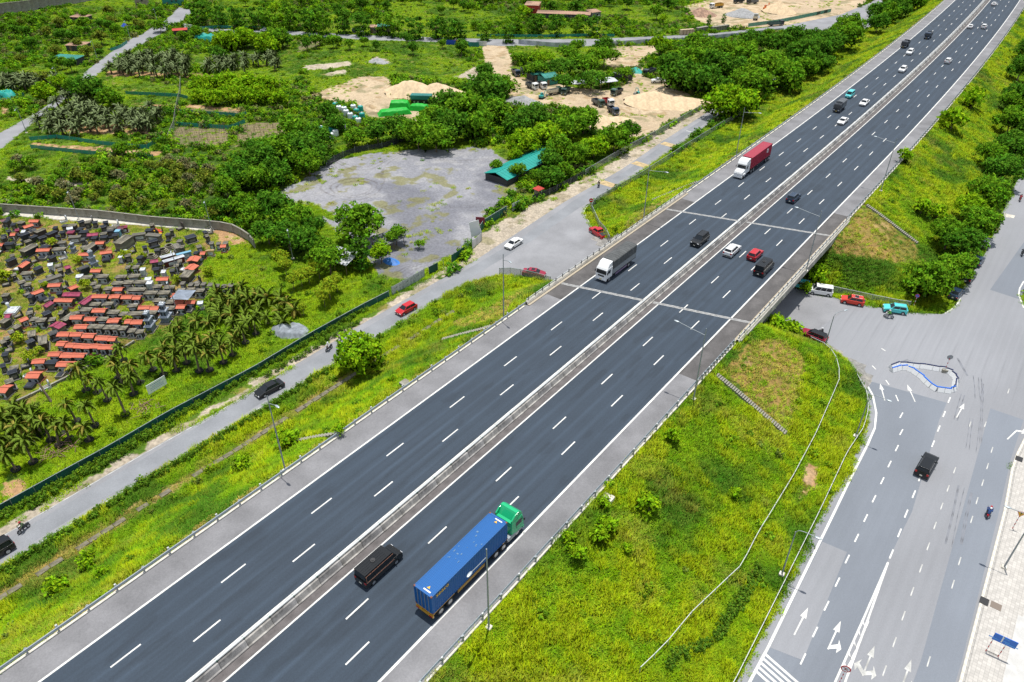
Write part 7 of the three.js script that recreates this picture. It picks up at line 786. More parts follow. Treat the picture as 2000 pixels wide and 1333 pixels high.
// ---------- sheds, heaps, tanks ----------
{
  const mm = (c, s, r = 0.8, a = 0.25, o = {}) => mt(0xffffff, r, { map: grain(c, a, { metres: 4, size: 256, seed: 300 + s }), ...o });
  const Y = { teal: mm([16, 150, 138], 1, 0.6, 0.15), tealDull: mm([44, 130, 118], 2, 0.7, 0.3), tin: mm([198, 200, 204], 3, 0.5, 0.2), tinGrey: mm([120, 122, 124], 4, 0.6, 0.3), rust: mm([150, 120, 100], 5, 0.9, 0.4), red: mm([176, 62, 50], 6), wallDark: mm([62, 62, 64], 7), wallTan: mm([150, 138, 122], 8, 0.9, 0.35), tarpGreen: mm([8, 170, 42], 9, 0.6, 0.12), tarpTeal: mm([40, 118, 112], 10, 0.7, 0.2), tarpBlue: mm([54, 116, 190], 11, 0.6), tarpGrey: mm([128, 134, 140], 12, 0.8, 0.4), sand: mm([204, 180, 146], 13, 1, 0.16), sandGrey: mm([150, 150, 150], 14, 1, 0.2), white: mm([214, 216, 218], 15, 0.6, 0.1), blue: mm([30, 70, 170], 16), wood: mm([128, 104, 80], 17, 0.9, 0.4) };
  // shed from two base corners of its long front (a, b), depth d to the back, wall height h
  function shed(label, a, b, d, h, roofM, wallM, { rise = 0.6, mono = false, open = false, over = 0.35, ribs = true, name = 'shed', cat = 'shed' } = {}) {
    const L = Math.hypot(b[0] - a[0], b[1] - a[1]), ang = Math.atan2(-(b[1] - a[1]), b[0] - a[0]), t = thing(name, label, cat, [(a[0] + b[0]) / 2, 0, (a[1] + b[1]) / 2], ang, null); // local x along front, back towards -z
    if (open) for (const sx of [-1, 0, 1]) for (const z of [0, -d]) part(t, 'post', box(0.1, h, 0.1, sx * (L / 2 - 0.1), h / 2, z), Y.wood); else { part(t, 'front_wall', box(L, h, 0.12, 0, h / 2, 0), wallM); part(t, 'back_wall', box(L, h, 0.12, 0, h / 2, -d), wallM); for (const s of [-1, 1]) part(t, 'side_wall', box(0.12, h, d - 0.12, s * (L / 2 - 0.06), h / 2, -d / 2), wallM); part(t, 'door', box(0.9, 1.9, 0.06, -L * 0.25, 0.95, 0.08), Y.wood); const n = Math.max(1, Math.floor(L / 4)); for (let k = 0; k < n; k++) { const w = part(t, 'window', box(0.9, 0.7, 0.05, -L * 0.05 + (k + 0.4) * L * 0.5 / n, h * 0.6, 0.08), GLASS); part(w, 'window_frame', box(1.06, 0.08, 0.1, -L * 0.05 + (k + 0.4) * L * 0.5 / n, h * 0.6 + 0.38, 0.09), Y.white); } }
    const W = d + 2 * over, half = W / 2, sl = (z0, z1, y0, y1) => { const len = Math.hypot(z1 - z0, y1 - y0), g = box(L + 2 * over, 0.06, len); return g.rotateX(-Math.atan2(y1 - y0, z1 - z0)).translate(0, (y0 + y1) / 2, (z0 + z1) / 2); };
    const slopes = mono ? [[over, -d - over, h, h + rise]] : [[over, -d / 2, h + 0.03, h + rise], [-d - over, -d / 2, h + 0.03, h + rise]];
    slopes.forEach(([z0, z1, y0, y1]) => { const r = part(t, 'roof', sl(z0, z1, y0, y1), roofM); if (ribs) { const n = Math.max(3, Math.floor(L / 1.1)); for (let k = 0; k <= n; k++) { const len = Math.hypot(z1 - z0, y1 - y0); part(r, 'roof_rib', box(0.06, 0.05, len).rotateX(-Math.atan2(y1 - y0, z1 - z0)).translate(-L / 2 + k * L / n, (y0 + y1) / 2 + 0.05, (z0 + z1) / 2), roofM); } } });
    if (!mono) part(t, 'ridge_cap', box(L + 2 * over, 0.08, 0.3, 0, h + rise + 0.04, -d / 2), roofM); return t;
  }
  shed('long shed with a bright teal metal roof beside the service road', [-60.14,-135.93], [-60.06,-160.78], 7, 1.7, Y.teal, Y.wallDark, { rise: 1.1 }); shed('white tin-roofed shed under the feathery tree', [-64.09,-80.21], [-57.88,-81.01], 5, 2.3, Y.tin, Y.wallDark, { rise: 0.7, open: true }); shed('grey lean-to roof beside the blue tarpaulin', [-58.46,-91.78], [-57.83,-97.24], 4, 2.0, Y.tinGrey, Y.wallDark, { mono: true, open: true, rise: 0.3 });
  shed('small red-roofed kiosk at the fence by the teal shed', [-49.87,-135.14], [-49.79,-136.74], 1.3, 1.8, Y.red, Y.wallTan, { mono: true, rise: 0.2 }); shed('white-roofed open shelter of the yard, left one', [-92.86,-214.23], [-89.71,-217.41], 4, 2.4, Y.tin, Y.wallDark, { open: true, rise: 0.4 }); shed('white-roofed open shelter of the yard, right one', [-85.98,-221.02], [-82.92,-226.45], 5, 2.4, Y.tin, Y.wallDark, { open: true, rise: 0.4 });
  shed('teal tarpaulin-covered shed in the yard', [-103.97,-213.47], [-102,-218.16], 5, 2.6, Y.tealDull, Y.tealDull, { rise: 0.9 }); shed('dark shed beside the teal one in the yard', [-110.41,-214.97], [-108.37,-218.99], 5, 2.4, Y.tealDull, Y.wallDark, { mono: true, rise: 0.3 }); shed('small grey shed at the right of the yard shelters', [-85.56,-233.98], [-83.7,-238.69], 4, 2.2, Y.tinGrey, Y.wallDark, { mono: true, rise: 0.3 });
  shed('long low grey-roofed shed behind the far lane', [-171.36,-300.93], [-149.23,-312.08], 7, 2.8, Y.rust, Y.wallDark, { rise: 0.7 }); shed('tall teal-walled building behind the far lane', [-181.64,-304.93], [-175.8,-307.86], 7, 4.6, Y.rust, Y.red, { mono: true, rise: 0.5, name: 'house', cat: 'building' }); shed('small tin shed at the right end of the long grey shed', [-152.18,-318.46], [-149.94,-323.1], 5, 2.6, Y.rust, Y.tinGrey, { mono: true, rise: 0.4 });
  shed('red-roofed house at the end of the village lane', [-352.43,-201.84], [-349.3,-205.9], 8, 4.0, Y.red, Y.wallTan, { rise: 1.2, name: 'house', cat: 'building' }); shed('brown-roofed house with teal wall at the end of the village lane', [-339.95,-209.68], [-334.09,-215.81], 8, 4.2, Y.rust, Y.tealDull, { rise: 1.0, name: 'house', cat: 'building' }); shed('small red-roofed hut beside the village lane', [-273.75,-175.34], [-270.89,-179.94], 4, 2.6, Y.red, Y.wallDark, { rise: 0.5 });
  shed('low grey roof hidden in the thicket, upper one', [-340.67,-163.3], [-333.3,-166.13], 5, 2.2, Y.rust, Y.wallDark, { mono: true, rise: 0.3 }); shed('low grey roof hidden in the thicket, lower one', [-286.38,-135.22], [-279.92,-139.11], 5, 2.2, Y.rust, Y.wallDark, { mono: true, rise: 0.3 }); shed('low teal roof beside the village lane', [-269.94,-121.85], [-260.53,-126.24], 5, 2.2, Y.tealDull, Y.wallDark, { mono: true, rise: 0.3 }); shed('teal-roofed hut beside the far lane', [-209.3,-234.34], [-205.35,-237.36], 5, 2.8, Y.tealDull, Y.wallTan, { rise: 0.7 }); shed('small grey guard hut beside the far lane', [-212.18,-232.15], [-209.66,-234.07], 4, 2.6, Y.rust, Y.wallTan, { mono: true, rise: 0.2 });
  // draped tarpaulins and heaps: bumpy mounds
  function mound(name, label, cat, p, rx, rz, h, mat, { seed = 1, turn = 0, flat = 0, rough = 0.15, peaks = [[0, 0, 1]] } = {}) {
    const N = 28, Mr = 16, P = [], U = [], I = [], R = RNG(seed); for (let j = 0; j <= Mr; j++) for (let i = 0; i <= N; i++) { const r = j / Mr, a = i / N * Math.PI * 2, wob = 1 + 0.18 * (fbm(Math.cos(a) * 1.5 + seed, Math.sin(a) * 1.5, 3, seed) - 0.5) * 2, x = Math.cos(a) * r * rx * wob, z = Math.sin(a) * r * rz * wob; let y = 0; for (const [px, pz, k] of peaks) y = Math.max(y, k * Math.max(0, 1 - Math.hypot(x / rx - px, z / rz - pz) / (1 - 0.7 * Math.hypot(px, pz)))); y = flat ? sstep(0, 1 - flat, 1 - r) * 0.95 : Math.pow(y, 0.95); y = y * h * (1 + rough * 2 * (fbm(x * 0.6 + seed, z * 0.6, 4, seed + 3) - 0.5)) - 0.06 + (j === Mr ? -0.05 : 0); P.push(x, Math.max(-0.1, y), z); U.push(x, z); if (i && j) { const q = N + 1, A = j * q + i, B = A - 1, C = A - q, D = C - 1; I.push(D, C, B, C, A, B); } }
    const g = new THREE.BufferGeometry(); g.setAttribute('position', new THREE.Float32BufferAttribute(P, 3)); g.setAttribute('uv', new THREE.Float32BufferAttribute(U, 2)); g.setIndex(I); g.computeVertexNormals(); g.rotateY(turn); const m = single(name, g, mat, label, cat); m.position.set(p[0], 0, p[1]); return m;
  }
  mound('sand_heap', 'large double sand heap above the green tarpaulin', 'sand heap', [-130.28,-181.07], 15, 9, 5, Y.sand, { seed: 3, turn: 0.5, peaks: [[-0.35, 0, 0.95], [0.3, 0.1, 0.85], [-0.75, 0.1, 0.4]] }); mound('sand_heap', 'broad sand heap beside the service road', 'sand heap', [-61.48,-222.26], 15, 10, 3.8, Y.sand, { seed: 4, turn: 0.6, peaks: [[-0.3, 0, 1], [0.35, 0.1, 0.6]] }); mound('sand_heap', 'pale sand ridge in front of the parked trucks', 'sand heap', [-67.21,-191.94], 11, 7, 3, Y.sand, { seed: 5, turn: 0.8, peaks: [[-0.2, 0, 1], [0.4, 0, 0.6]] }); mound('gravel_heap', 'grey gravel heap at the left of the sand yard', 'gravel heap', [-97.93,-192.95], 8, 5, 2.6, Y.sandGrey, { seed: 6 });
  mound('sand_heap', 'brown sand heap in the far pit, left one', 'sand heap', [-114.98,-358.75], 8, 7, 3.4, Y.rust, { seed: 7 }); mound('gravel_heap', 'grey gravel heap in the far pit, middle one', 'gravel heap', [-97.8,-368.81], 9, 7, 3.6, Y.sandGrey, { seed: 8 }); mound('sand_heap', 'pale sand heap in the far pit, right one', 'sand heap', [-88.13,-388.51], 9, 8, 5, Y.sand, { seed: 9 }); mound('rubble_heap', 'pale rubble heap on the grassy plot', 'rubble heap', [-173.65,-200.22], 5, 3, 1.6, Y.sandGrey, { seed: 10, rough: 0.5 });
  function tarp(label, p, w, d, h, turn, mat, seed) { // sheet pulled over a load: flat top, sagging creased sides
    const g = new THREE.BoxGeometry(w, h, d, 18, 6, 12), q = g.attributes.position; for (let i = 0; i < q.count; i++) { const y = q.getY(i) / h + 0.5, f = 1.16 - 0.32 * y, x = q.getX(i), z = q.getZ(i), e = Math.max(Math.abs(x) / (w / 2), Math.abs(z) / (d / 2)); q.setXYZ(i, x * f + 0.12 * (fbm(z * 2 + seed, y * 2, 2, seed) - 0.5), h * y - (y > 0.99 ? 0.45 * sstep(0.5, 1, e) : 0) + 0.3 * (fbm(x * 1.3 + seed, z * 1.3, 3, seed) - 0.5) * y, z * f + 0.12 * (fbm(x * 2, y * 2 + seed, 2, seed) - 0.5)); } g.computeVertexNormals();
    const m = single('tarpaulin_heap', g.rotateY(turn), mat, label, 'tarpaulin'); m.position.set(p[0], 0, p[1]);
  }
  tarp('bright green tarpaulin over a long load behind the dark trees, front one', [-123.53,-159.34], 9, 3.2, 1.7, 0.95, Y.tarpGreen, 11); tarp('bright green tarpaulin over a load behind the dark trees, tallest one', [-126.32,-164.4], 6, 3.4, 2.6, 0.7, Y.tarpGreen, 12); tarp('bright green tarpaulin over a load behind the dark trees, right one', [-120.25,-167.06], 5.5, 2.6, 1.9, 0.5, Y.tarpGreen, 13);
  { const t = thing('covered_trailer', 'trailer under a dull teal tarpaulin beside the sand heap', 'trailer', [[-124.81,-173.05][0], 0, [-124.81,-173.05][1]], -1.0); part(t, 'tarpaulin', rbox(2.6, 1.5, 7, 0.25, 0, 2, 0), Y.tarpTeal); part(t, 'frame', box(2.2, 0.4, 6.6, 0, 0.95, 0), M.black); for (const s of [-1, 1]) for (const z of [1, 2.2, -1]) wheel(t, s * 1.0, z, 0.5, 0.35); }
  mound('tarpaulin_heap', 'large crumpled grey tarpaulin beside the green fence', 'tarpaulin', [-50.78,-61.05], 4.2, 2.7, 0.8, Y.tarpGrey, { seed: 14, turn: 0.5, flat: 0.6, rough: 0.8 }); mound('tarpaulin_heap', 'crumpled blue tarpaulin beside the gravel lot tree', 'tarpaulin', [-54.85,-90.32], 2.2, 1.4, 1.2, Y.tarpBlue, { seed: 15, rough: 0.6 }); mound('tarpaulin_heap', 'teal and white sheets spread behind the red hut', 'tarpaulin', [-257.8,-180.4], 7, 3.2, 2.2, Y.teal, { seed: 16, turn: 0.4, flat: 0.6, rough: 0.6 }); mound('tarpaulin_heap', 'teal sheets at the left edge beside the lane', 'tarpaulin', [-238.47,-92.37], 6, 3, 2, Y.teal, { seed: 17, flat: 0.5, rough: 0.5 }); mound('tarpaulin_heap', 'teal tarpaulin near the dark truck in the yard', 'tarpaulin', [-88.3,-248.89], 3.5, 2.4, 2, Y.teal, { seed: 18, rough: 0.5 }); mound('tarpaulin_heap', 'blue sheet in the thicket beside the village lane', 'tarpaulin', [-311.38,-173.29], 2.4, 1.6, 1.6, Y.blue, { seed: 19, rough: 0.5 });
  let wd = 0; for (const [p, s] of [[[-50.95,-33.61], 1.4], [[-51.59,-34.66], 1.1], [[-52.91,-21.19], 1.8], [[-51.22,-21.69], 1.2], [[-52.5,-19.91], 1.0]]) { const t = thing('brush_pile', `pile of dry palm fronds and branches inside the green fence, ${ord(++wd)} from ${'the sign'}`, 'brush pile', [p[0], 0, p[1]]), R = RNG(wd); for (let k = 0; k < 14; k++) { const a = R() * 6.28, c = V((R() - 0.5) * s * 2, 0.1 + 0.25 * R(), (R() - 0.5) * s * 2); part(t, 'branch', bar(c, c.clone().add(V(Math.cos(a) * s, 0.12 * R(), Math.sin(a) * s)), 0.06, 0.04, 5), k % 3 ? Y.wood : Y.rust); } }
  // plastic tanks and crates by the dark trees
  const tk = [[655, 208, 1], [662, 214, 0], [672, 216, 0], [690, 212, 0], [696, 220, 1], [684, 228, 0], [694, 234, 1], [707, 228, 1], [700, 238, 0], [704, 214, 1], [628, 255, 1], [637, 262, 1], [648, 256, 1], [646, 268, 0], [655, 262, 0], [665, 240, 0], [670, 250, 0], [706, 246, 0], [676, 222, 0]]; let tn = 0;
  for (const [px, py, c] of [[...[-142.67,-151.87], 1], [...[-139.35,-150.45], 0], [...[-137.27,-150.75], 0], [...[-136.51,-153.94], 0], [...[-132.64,-151.72], 1], [...[-131.15,-147.82], 0], [...[-127.69,-146.78], 1], [...[-128.25,-150.04], 1], [...[-125.51,-146.04], 0], [...[-133.91,-154.62], 1], [...[-128.3,-134], 1], [...[-124.8,-132.77], 1], [...[-125.54,-135.55], 1], [...[-121.72,-131.86], 0], [...[-122.66,-134.42], 0], [...[-129.12,-142.08], 0], [...[-124.96,-139.41], 0], [...[-134.43,-149.07], 0]]) { const t = thing('water_tank', `${c ? 'teal' : 'white'} plastic tank stacked among the dark trees, ${ord(++tn)} of the pile`, 'tank', [px, 0, py], 0, 'plastic tanks among the trees'); part(t, 'tank_body', new THREE.LatheGeometry([[0, 0], [0.85, 0], [0.9, 0.15], [0.9, 1.5], [0.7, 1.75], [0.3, 1.85], [0, 1.85]].map(V2), 14), c ? Y.teal : Y.white); part(t, 'lid', cyl(0.3, 0.3, 0.1, 12, 0, 1.9, 0), c ? Y.white : Y.tealDull); }
  { const cs = ['blue', 'red', 'teal', 'tarpTeal', 'tin']; [[-170.03,-238.27], [-167.48,-240.22], [-164.45,-240.3], [-160.1,-241.41], [-158.7,-244.69]].forEach((p, i) => single('cloth_screen', box(4.2, 1.9, 0.08).rotateY(0.6).translate(p[0], 0.95, p[1]), Y[cs[i]], `${['blue', 'red', 'teal', 'dull teal', 'white'][i]} cloth screen hung beside the dirt track`, 'screen', 'cloth screens by the dirt track')); }
  // staked plots
  for (const [lab, poly, n] of [['rows of bean stakes in the grey plot', [[-166.14,-110.16], [-151.69,-118.92], [-141.84,-110.05], [-154.86,-101.11]], 110], ['rows of bean stakes in the plot beside it', [[-151.74,-124.73], [-139.63,-134.02], [-137.79,-125.03], [-138.46,-110.57]], 90]]) { const t = thing('bean_stakes', lab, 'stakes'), R = RNG(n); for (const [x, z] of scatter(poly, n, 0.7, n, () => true)) part(t, 'stake', GC['stake' + (n % 2)] ??= bar(V(0, 0, 0), V(0.15, 1.6, 0.1), 0.04, 0.03, 4), Y.wood).position.set(x, 0, z); }
}
// ---------- signs and plastic barriers ----------
{
  const red = mt([0.5, 0.015, 0.02], 0.5), white = mt([0.75, 0.75, 0.74], 0.5), blue = mt([0.02, 0.15, 0.6], 0.5), yel = mt([0.7, 0.42, 0.03], 0.5), dark = mt([0.05, 0.05, 0.05], 0.6), grey = mt([0.3, 0.31, 0.32], 0.5);
  const pole = (t, h, x = 0, z = 0) => { const n = Math.round(h / 0.35); for (let k = 0; k < n; k++) part(t, 'pole_band', cyl(0.05, 0.05, h / n, 8, x, (k + 0.5) * h / n, z), k % 2 ? white : red); };
  const disc = (r, d = 0.03) => new THREE.CylinderGeometry(r, r, d, 20).rotateX(Math.PI / 2);
  { const p = [-35.68,-136.45], t = thing('road_sign', 'round red no-entry sign at the wire fence corner', 'sign', [p[0], 0, p[1]], 0.6); pole(t, 2.6); const d = part(t, 'sign_disc', disc(0.5).translate(0, 2.7, 0.06), red); part(d, 'white_bar', box(0.7, 0.16, 0.02, 0, 2.7, 0.09), white); }
  { const p = [44.22,-119.75], t = thing('road_sign', 'round sign seen from behind on a concrete block in the plastic ring', 'sign', [p[0], 0, p[1]], 0.4); part(t, 'block', rbox(0.9, 0.6, 0.6, 0.08, -0.1, 0.3, 0.3), M.concreteOld); pole(t, 2.6); part(t, 'sign_disc', disc(0.45).translate(0, 2.8, -0.06), grey); }
  { const p = [35.08,-137.72], t = thing('road_sign', 'blue and red no-parking sign in front of the tree', 'sign', [p[0], 0, p[1]], 0.3); pole(t, 2.2); const d = part(t, 'sign_disc', disc(0.4).translate(0, 2.5, 0.05), red); part(d, 'sign_face', disc(0.31, 0.01).translate(0, 2.5, 0.075), blue); part(d, 'red_bar', box(0.62, 0.08, 0.01).rotateZ(0.78).translate(0, 2.5, 0.085), red); }
  { const p = [47.86,-54.47], t = thing('road_sign', 'round red-rimmed no-turn sign at the end of the chevrons', 'sign', [p[0], 0, p[1]], 0.2); pole(t, 2.4); const d = part(t, 'sign_disc', disc(0.5).translate(0, 2.6, 0.05), red); part(d, 'sign_face', disc(0.38, 0.01).translate(0, 2.6, 0.075), white); part(d, 'arrow', merge([box(0.08, 0.36, 0.01, -0.06, 2.55, 0.085), box(0.26, 0.08, 0.01, 0.06, 2.72, 0.085)]), dark); part(d, 'red_bar', box(0.72, 0.07, 0.01).rotateZ(-0.7).translate(0, 2.6, 0.092), red); }
  { const p = [58.68,-88.87], t = thing('road_sign', 'yellow warning triangle on a striped pole on the footpath', 'sign', [p[0], 0.1, p[1]], 0.2); pole(t, 2.4); const d = part(t, 'sign_plate', new THREE.CylinderGeometry(0.62, 0.62, 0.03, 3).rotateX(Math.PI / 2).translate(0, 2.8, 0.05), red); part(d, 'sign_face', new THREE.CylinderGeometry(0.48, 0.48, 0.01, 3).rotateX(Math.PI / 2).translate(0, 2.8, 0.075), yel); part(d, 'symbol', box(0.1, 0.34, 0.01, 0, 2.8, 0.085), dark); }
  { const a = [59.25,-67.76], b = [60.42,-67.83], ang = Math.atan2(-(b[1] - a[1]), b[0] - a[0]), t = thing('direction_sign', 'blue direction board on two striped posts on the footpath', 'sign', [(a[0] + b[0]) / 2, 0.1, (a[1] + b[1]) / 2], ang), W = Math.hypot(b[0] - a[0], b[1] - a[1]); for (const s of [-1, 1]) pole(t, 2.2, s * W / 2, 0); const bd = part(t, 'board', rbox(W + 1.0, 1.1, 0.08, 0.03, 0.35, 2.7, 0), blue); part(bd, 'arrow', merge([box(0.12, 0.8, 0.02, 0.1, 2.7, 0.05), new THREE.ConeGeometry(0.2, 0.3, 3).scale(1, 1, 0.1).translate(0.1, 3.2, 0.05)]), white); for (const [x, y, w] of [[-0.65, 2.5, 0.9], [1.05, 2.42, 1.2], [0.5, 2.62, 0.6], [0.35, 3.05, 0.8]]) part(bd, 'text_line', box(w, 0.12, 0.02, x, y, 0.045), mt([0.08, 0.32, 0.75], 0.5)); part(t, 'brace', box(W, 0.05, 0.05, 0, 0.15, 0), dark); }
  { const a = [-52.98,-35.81], b = [-53.24,-38.87], ang = Math.atan2(-(b[1] - a[1]), b[0] - a[0]), W = Math.hypot(b[0] - a[0], b[1] - a[1]), t = thing('notice_board', 'large white notice board with blue lettering among the coconut palms', 'sign', [(a[0] + b[0]) / 2, 0, (a[1] + b[1]) / 2], ang); for (const s of [-1, 1]) part(t, 'post', box(0.08, 2.3, 0.08, s * W * 0.42, 1.15, -0.08), M.steelDull); const bd = part(t, 'board', box(W * 1.08, 1.7, 0.06, 0, 1.5, 0), mt([0.78, 0.8, 0.82], 0.5)); [[0.46, 0.75], [0.15, 0.5], [-0.1, 0.88], [-0.38, 0.88]].forEach(([y, w]) => { const n = Math.round(w * 9); for (let k = 0; k < n; k++) part(bd, 'lettering', box(W * 0.075, y > 0.4 ? 0.09 : 0.07, 0.01, (k - (n - 1) / 2) * W * 0.098, 1.5 + y, 0.036), mt([0.1, 0.22, 0.5], 0.6)); }); }
  { const p = [-47.64,-108.71], t = thing('notice_board', 'tall narrow white sign leaning at the fence corner', 'sign', [p[0], 0, p[1]], 1.0); part(t, 'board', box(2.2, 3.6, 0.08).rotateZ(0.12).translate(0, 2.6, 0), white); for (const s of [-0.8, 0.8]) part(t, 'post', box(0.08, 4.2, 0.08, s, 2.1, -0.1), M.steelDull); single('notice_board', box(2.0, 1.6, 0.08).rotateY(0.5).translate([-50.12,-113.45][0], 2.0, [-50.12,-113.45][1]), mt([0.2, 0.01, 0.03], 0.6), 'dark red panel behind the leaning white sign', 'sign'); }
  const prof = new THREE.Shape([[-0.42, 0], [-0.42, 0.08], [-0.14, 0.7], [0.14, 0.7], [0.42, 0.08], [0.42, 0]].map(V2)), top = new THREE.Shape([[-0.1, 0.722], [-0.08, 0.84], [0.08, 0.84], [0.1, 0.722]].map(V2)), ex = (s, l) => new THREE.ExtrudeGeometry(s, { depth: l, bevelEnabled: true, bevelSize: 0.02, bevelThickness: 0.03, bevelSegments: 1 }).translate(0, 0, -l);
  const gw = ex(prof, 0.92), gb = ex(top, 0.92); let n = 0;
  for (const [side, pts, mb] of [['far', [[36.94,-115.03], [37.62,-116.45], [38.63,-117.23], [39.85,-117.81], [41.32,-118.67], [42.71,-119.12], [43.92,-119.7], [44.69,-119.68], [45.69,-118.97], [46.18,-118.23], [46.41,-116.47], [46.39,-115.46]], mt([0.02, 0.03, 0.09], 0.5)], ['near', [[37.3,-114.25], [38.02,-115.51], [38.79,-116.28], [39.97,-116.31], [41.34,-115.53], [42.51,-114.47], [43.45,-113.69], [44.29,-113.34], [45.79,-114.01], [46.35,-114.93]], mt([0.03, 0.16, 0.6], 0.5)]]) { let k = 0; for (const [x, z, t] of walk(pts, 1.02)) { const b = thing('traffic_barrier', `plastic barrier, white below and ${side === 'far' ? 'dark' : 'bright'} blue above, ${ord(++k)} from left on the ring's ${side} side`, 'traffic barrier', [x, 0.02, z], t, 'plastic barriers around the junction ring'); part(b, 'lower_half', gw, white); part(b, 'upper_half', gb, mb); } }
}
// ---------- motorbikes and riders ----------
{
  const SK = mt([0.35, 0.2, 0.13], 0.7);
  function mc(bones, lo, hi, res) { // smooth union of tapered capsules, meshed
    const c = [(lo[0] + hi[0]) / 2, (lo[1] + hi[1]) / 2, (lo[2] + hi[2]) / 2], S = Math.max(hi[0] - lo[0], hi[1] - lo[1], hi[2] - lo[2]) / 2, m = new MarchingCubes(res, new THREE.MeshBasicMaterial(), false, false, 60000), n = res, k = 0.035;
    for (let z = 0; z < n; z++) for (let y = 0; y < n; y++) for (let x = 0; x < n; x++) {
      const px = c[0] + (x - n / 2) / (n / 2) * S, py = c[1] + (y - n / 2) / (n / 2) * S, pz = c[2] + (z - n / 2) / (n / 2) * S; let d = 9;
      for (const [a, b, r0, r1] of bones) { const ex = b[0] - a[0], ey = b[1] - a[1], ez = b[2] - a[2], L = ex * ex + ey * ey + ez * ez || 1e-6, t = clamp(((px - a[0]) * ex + (py - a[1]) * ey + (pz - a[2]) * ez) / L), q = Math.hypot(px - a[0] - ex * t, py - a[1] - ey * t, pz - a[2] - ez * t) - lerp(r0, r1, t), h = clamp(0.5 + 0.5 * (d - q) / k); d = lerp(d, q, h) - k * h * (1 - h); }
      m.field[x + y * n + z * n * n] = -d;
    }
    m.isolation = 0; m.update(); const g = new THREE.BufferGeometry(), cnt = m.count; g.setAttribute('position', new THREE.Float32BufferAttribute(Array.from(m.positionArray.slice(0, cnt * 3)), 3)); g.scale(S, S, S).translate(...c); g.computeVertexNormals(); return g;
  }
  const two = f => [-1, 1].flatMap(f), pelvis = [0, 0.9, 0.16], chest = [0, 1.24, 0.02], neck = [0, 1.43, -0.03], head = [0, 1.57, -0.07];
  const arms = two(s => [[[s * 0.17, 1.36, 0.0], [s * 0.29, 1.12, -0.14], 0.062, 0.05], [[s * 0.29, 1.12, -0.14], [s * 0.31, 1.03, -0.42], 0.048, 0.035]]), legs = two(s => [[[s * 0.09, 0.88, 0.13], [s * 0.21, 0.74, -0.28], 0.095, 0.07], [[s * 0.21, 0.74, -0.28], [s * 0.17, 0.34, -0.08], 0.062, 0.042]]);
  const feet = two(s => [[[s * 0.17, 0.31, -0.06], [s * 0.17, 0.27, -0.24], 0.05, 0.035]]), hands = two(s => [[[s * 0.31, 1.03, -0.42], [s * 0.31, 1.02, -0.49], 0.04, 0.035], ...[0, 1, 2, 3].map(k => [[s * (0.275 + k * 0.024), 1.03, -0.49], [s * (0.275 + k * 0.024), 1.0, -0.545], 0.011, 0.009]), [[s * 0.285, 1.0, -0.45], [s * 0.265, 0.985, -0.5], 0.012, 0.01]]);
  const face = [[[0, 1.55, -0.06], [0, 1.61, -0.06], 0.085, 0.09], [[0, 1.5, -0.1], [0, 1.52, -0.11], 0.05, 0.05], [[0, 1.565, -0.15], [0, 1.545, -0.168], 0.014, 0.017], [[-0.09, 1.56, -0.05], [0.09, 1.56, -0.05], 0.02, 0.02]];
  const torso = [[pelvis, chest, 0.14, 0.15], [[-0.12, 1.3, 0.0], [0.12, 1.3, 0.0], 0.1, 0.1], [chest, neck, 0.12, 0.055]], lo = [-0.62, 0.2, -0.75], hi = [0.62, 1.75, 0.5], grow = (b, e) => b.map(([p, q, r, t]) => [p, q, r + e, t + e]);
  const bodyG = mc([...torso, ...arms, ...legs, ...feet, ...hands, [neck, head, 0.055, 0.06], ...face], lo, hi, 84), shirtG = mc(grow([...torso, ...arms.filter((_, i) => true)], 0.018), lo, hi, 48), trouG = mc(grow([...legs, [[0, 0.88, 0.16], [0, 0.98, 0.14], 0.14, 0.135]], 0.018), lo, hi, 48);
  const helmG = merge([new THREE.SphereGeometry(0.142, 14, 10, 0, 6.29, 0, 1.75).translate(0, 1.61, -0.055), box(0.2, 0.02, 0.1, 0, 1.62, -0.21)]), eyeG = merge([-1, 1].map(s => new THREE.SphereGeometry(0.012, 6, 5).translate(s * 0.034, 1.57, -0.15))), shoeG = mc(grow(feet, 0.012), lo, hi, 48);
  const cols = { white: [0.7, 0.7, 0.7], green: [0.1, 0.3, 0.05], blue: [0.03, 0.08, 0.25], red: [0.4, 0.03, 0.04], dark: [0.04, 0.045, 0.05], olive: [0.08, 0.12, 0.06] }, cm = k => GC['cloth' + k] ??= mt(cols[k], 0.85);
  function rider(x, y, z, turn, label, shirt, tr, helm, back = 0) { const t = thing('person', label, 'person', [x - Math.sin(turn) * -back, y, z + Math.cos(turn) * back], turn, 'motorbike riders'); part(t, 'body', bodyG, SK); part(t, 'shirt', shirtG, cm(shirt)); part(t, 'trousers', trouG, cm(tr)); part(t, 'helmet', helmG, cm(helm)); part(t, 'eyes', eyeG, M.black); part(t, 'shoes', shoeG, cm('dark')); return t; }
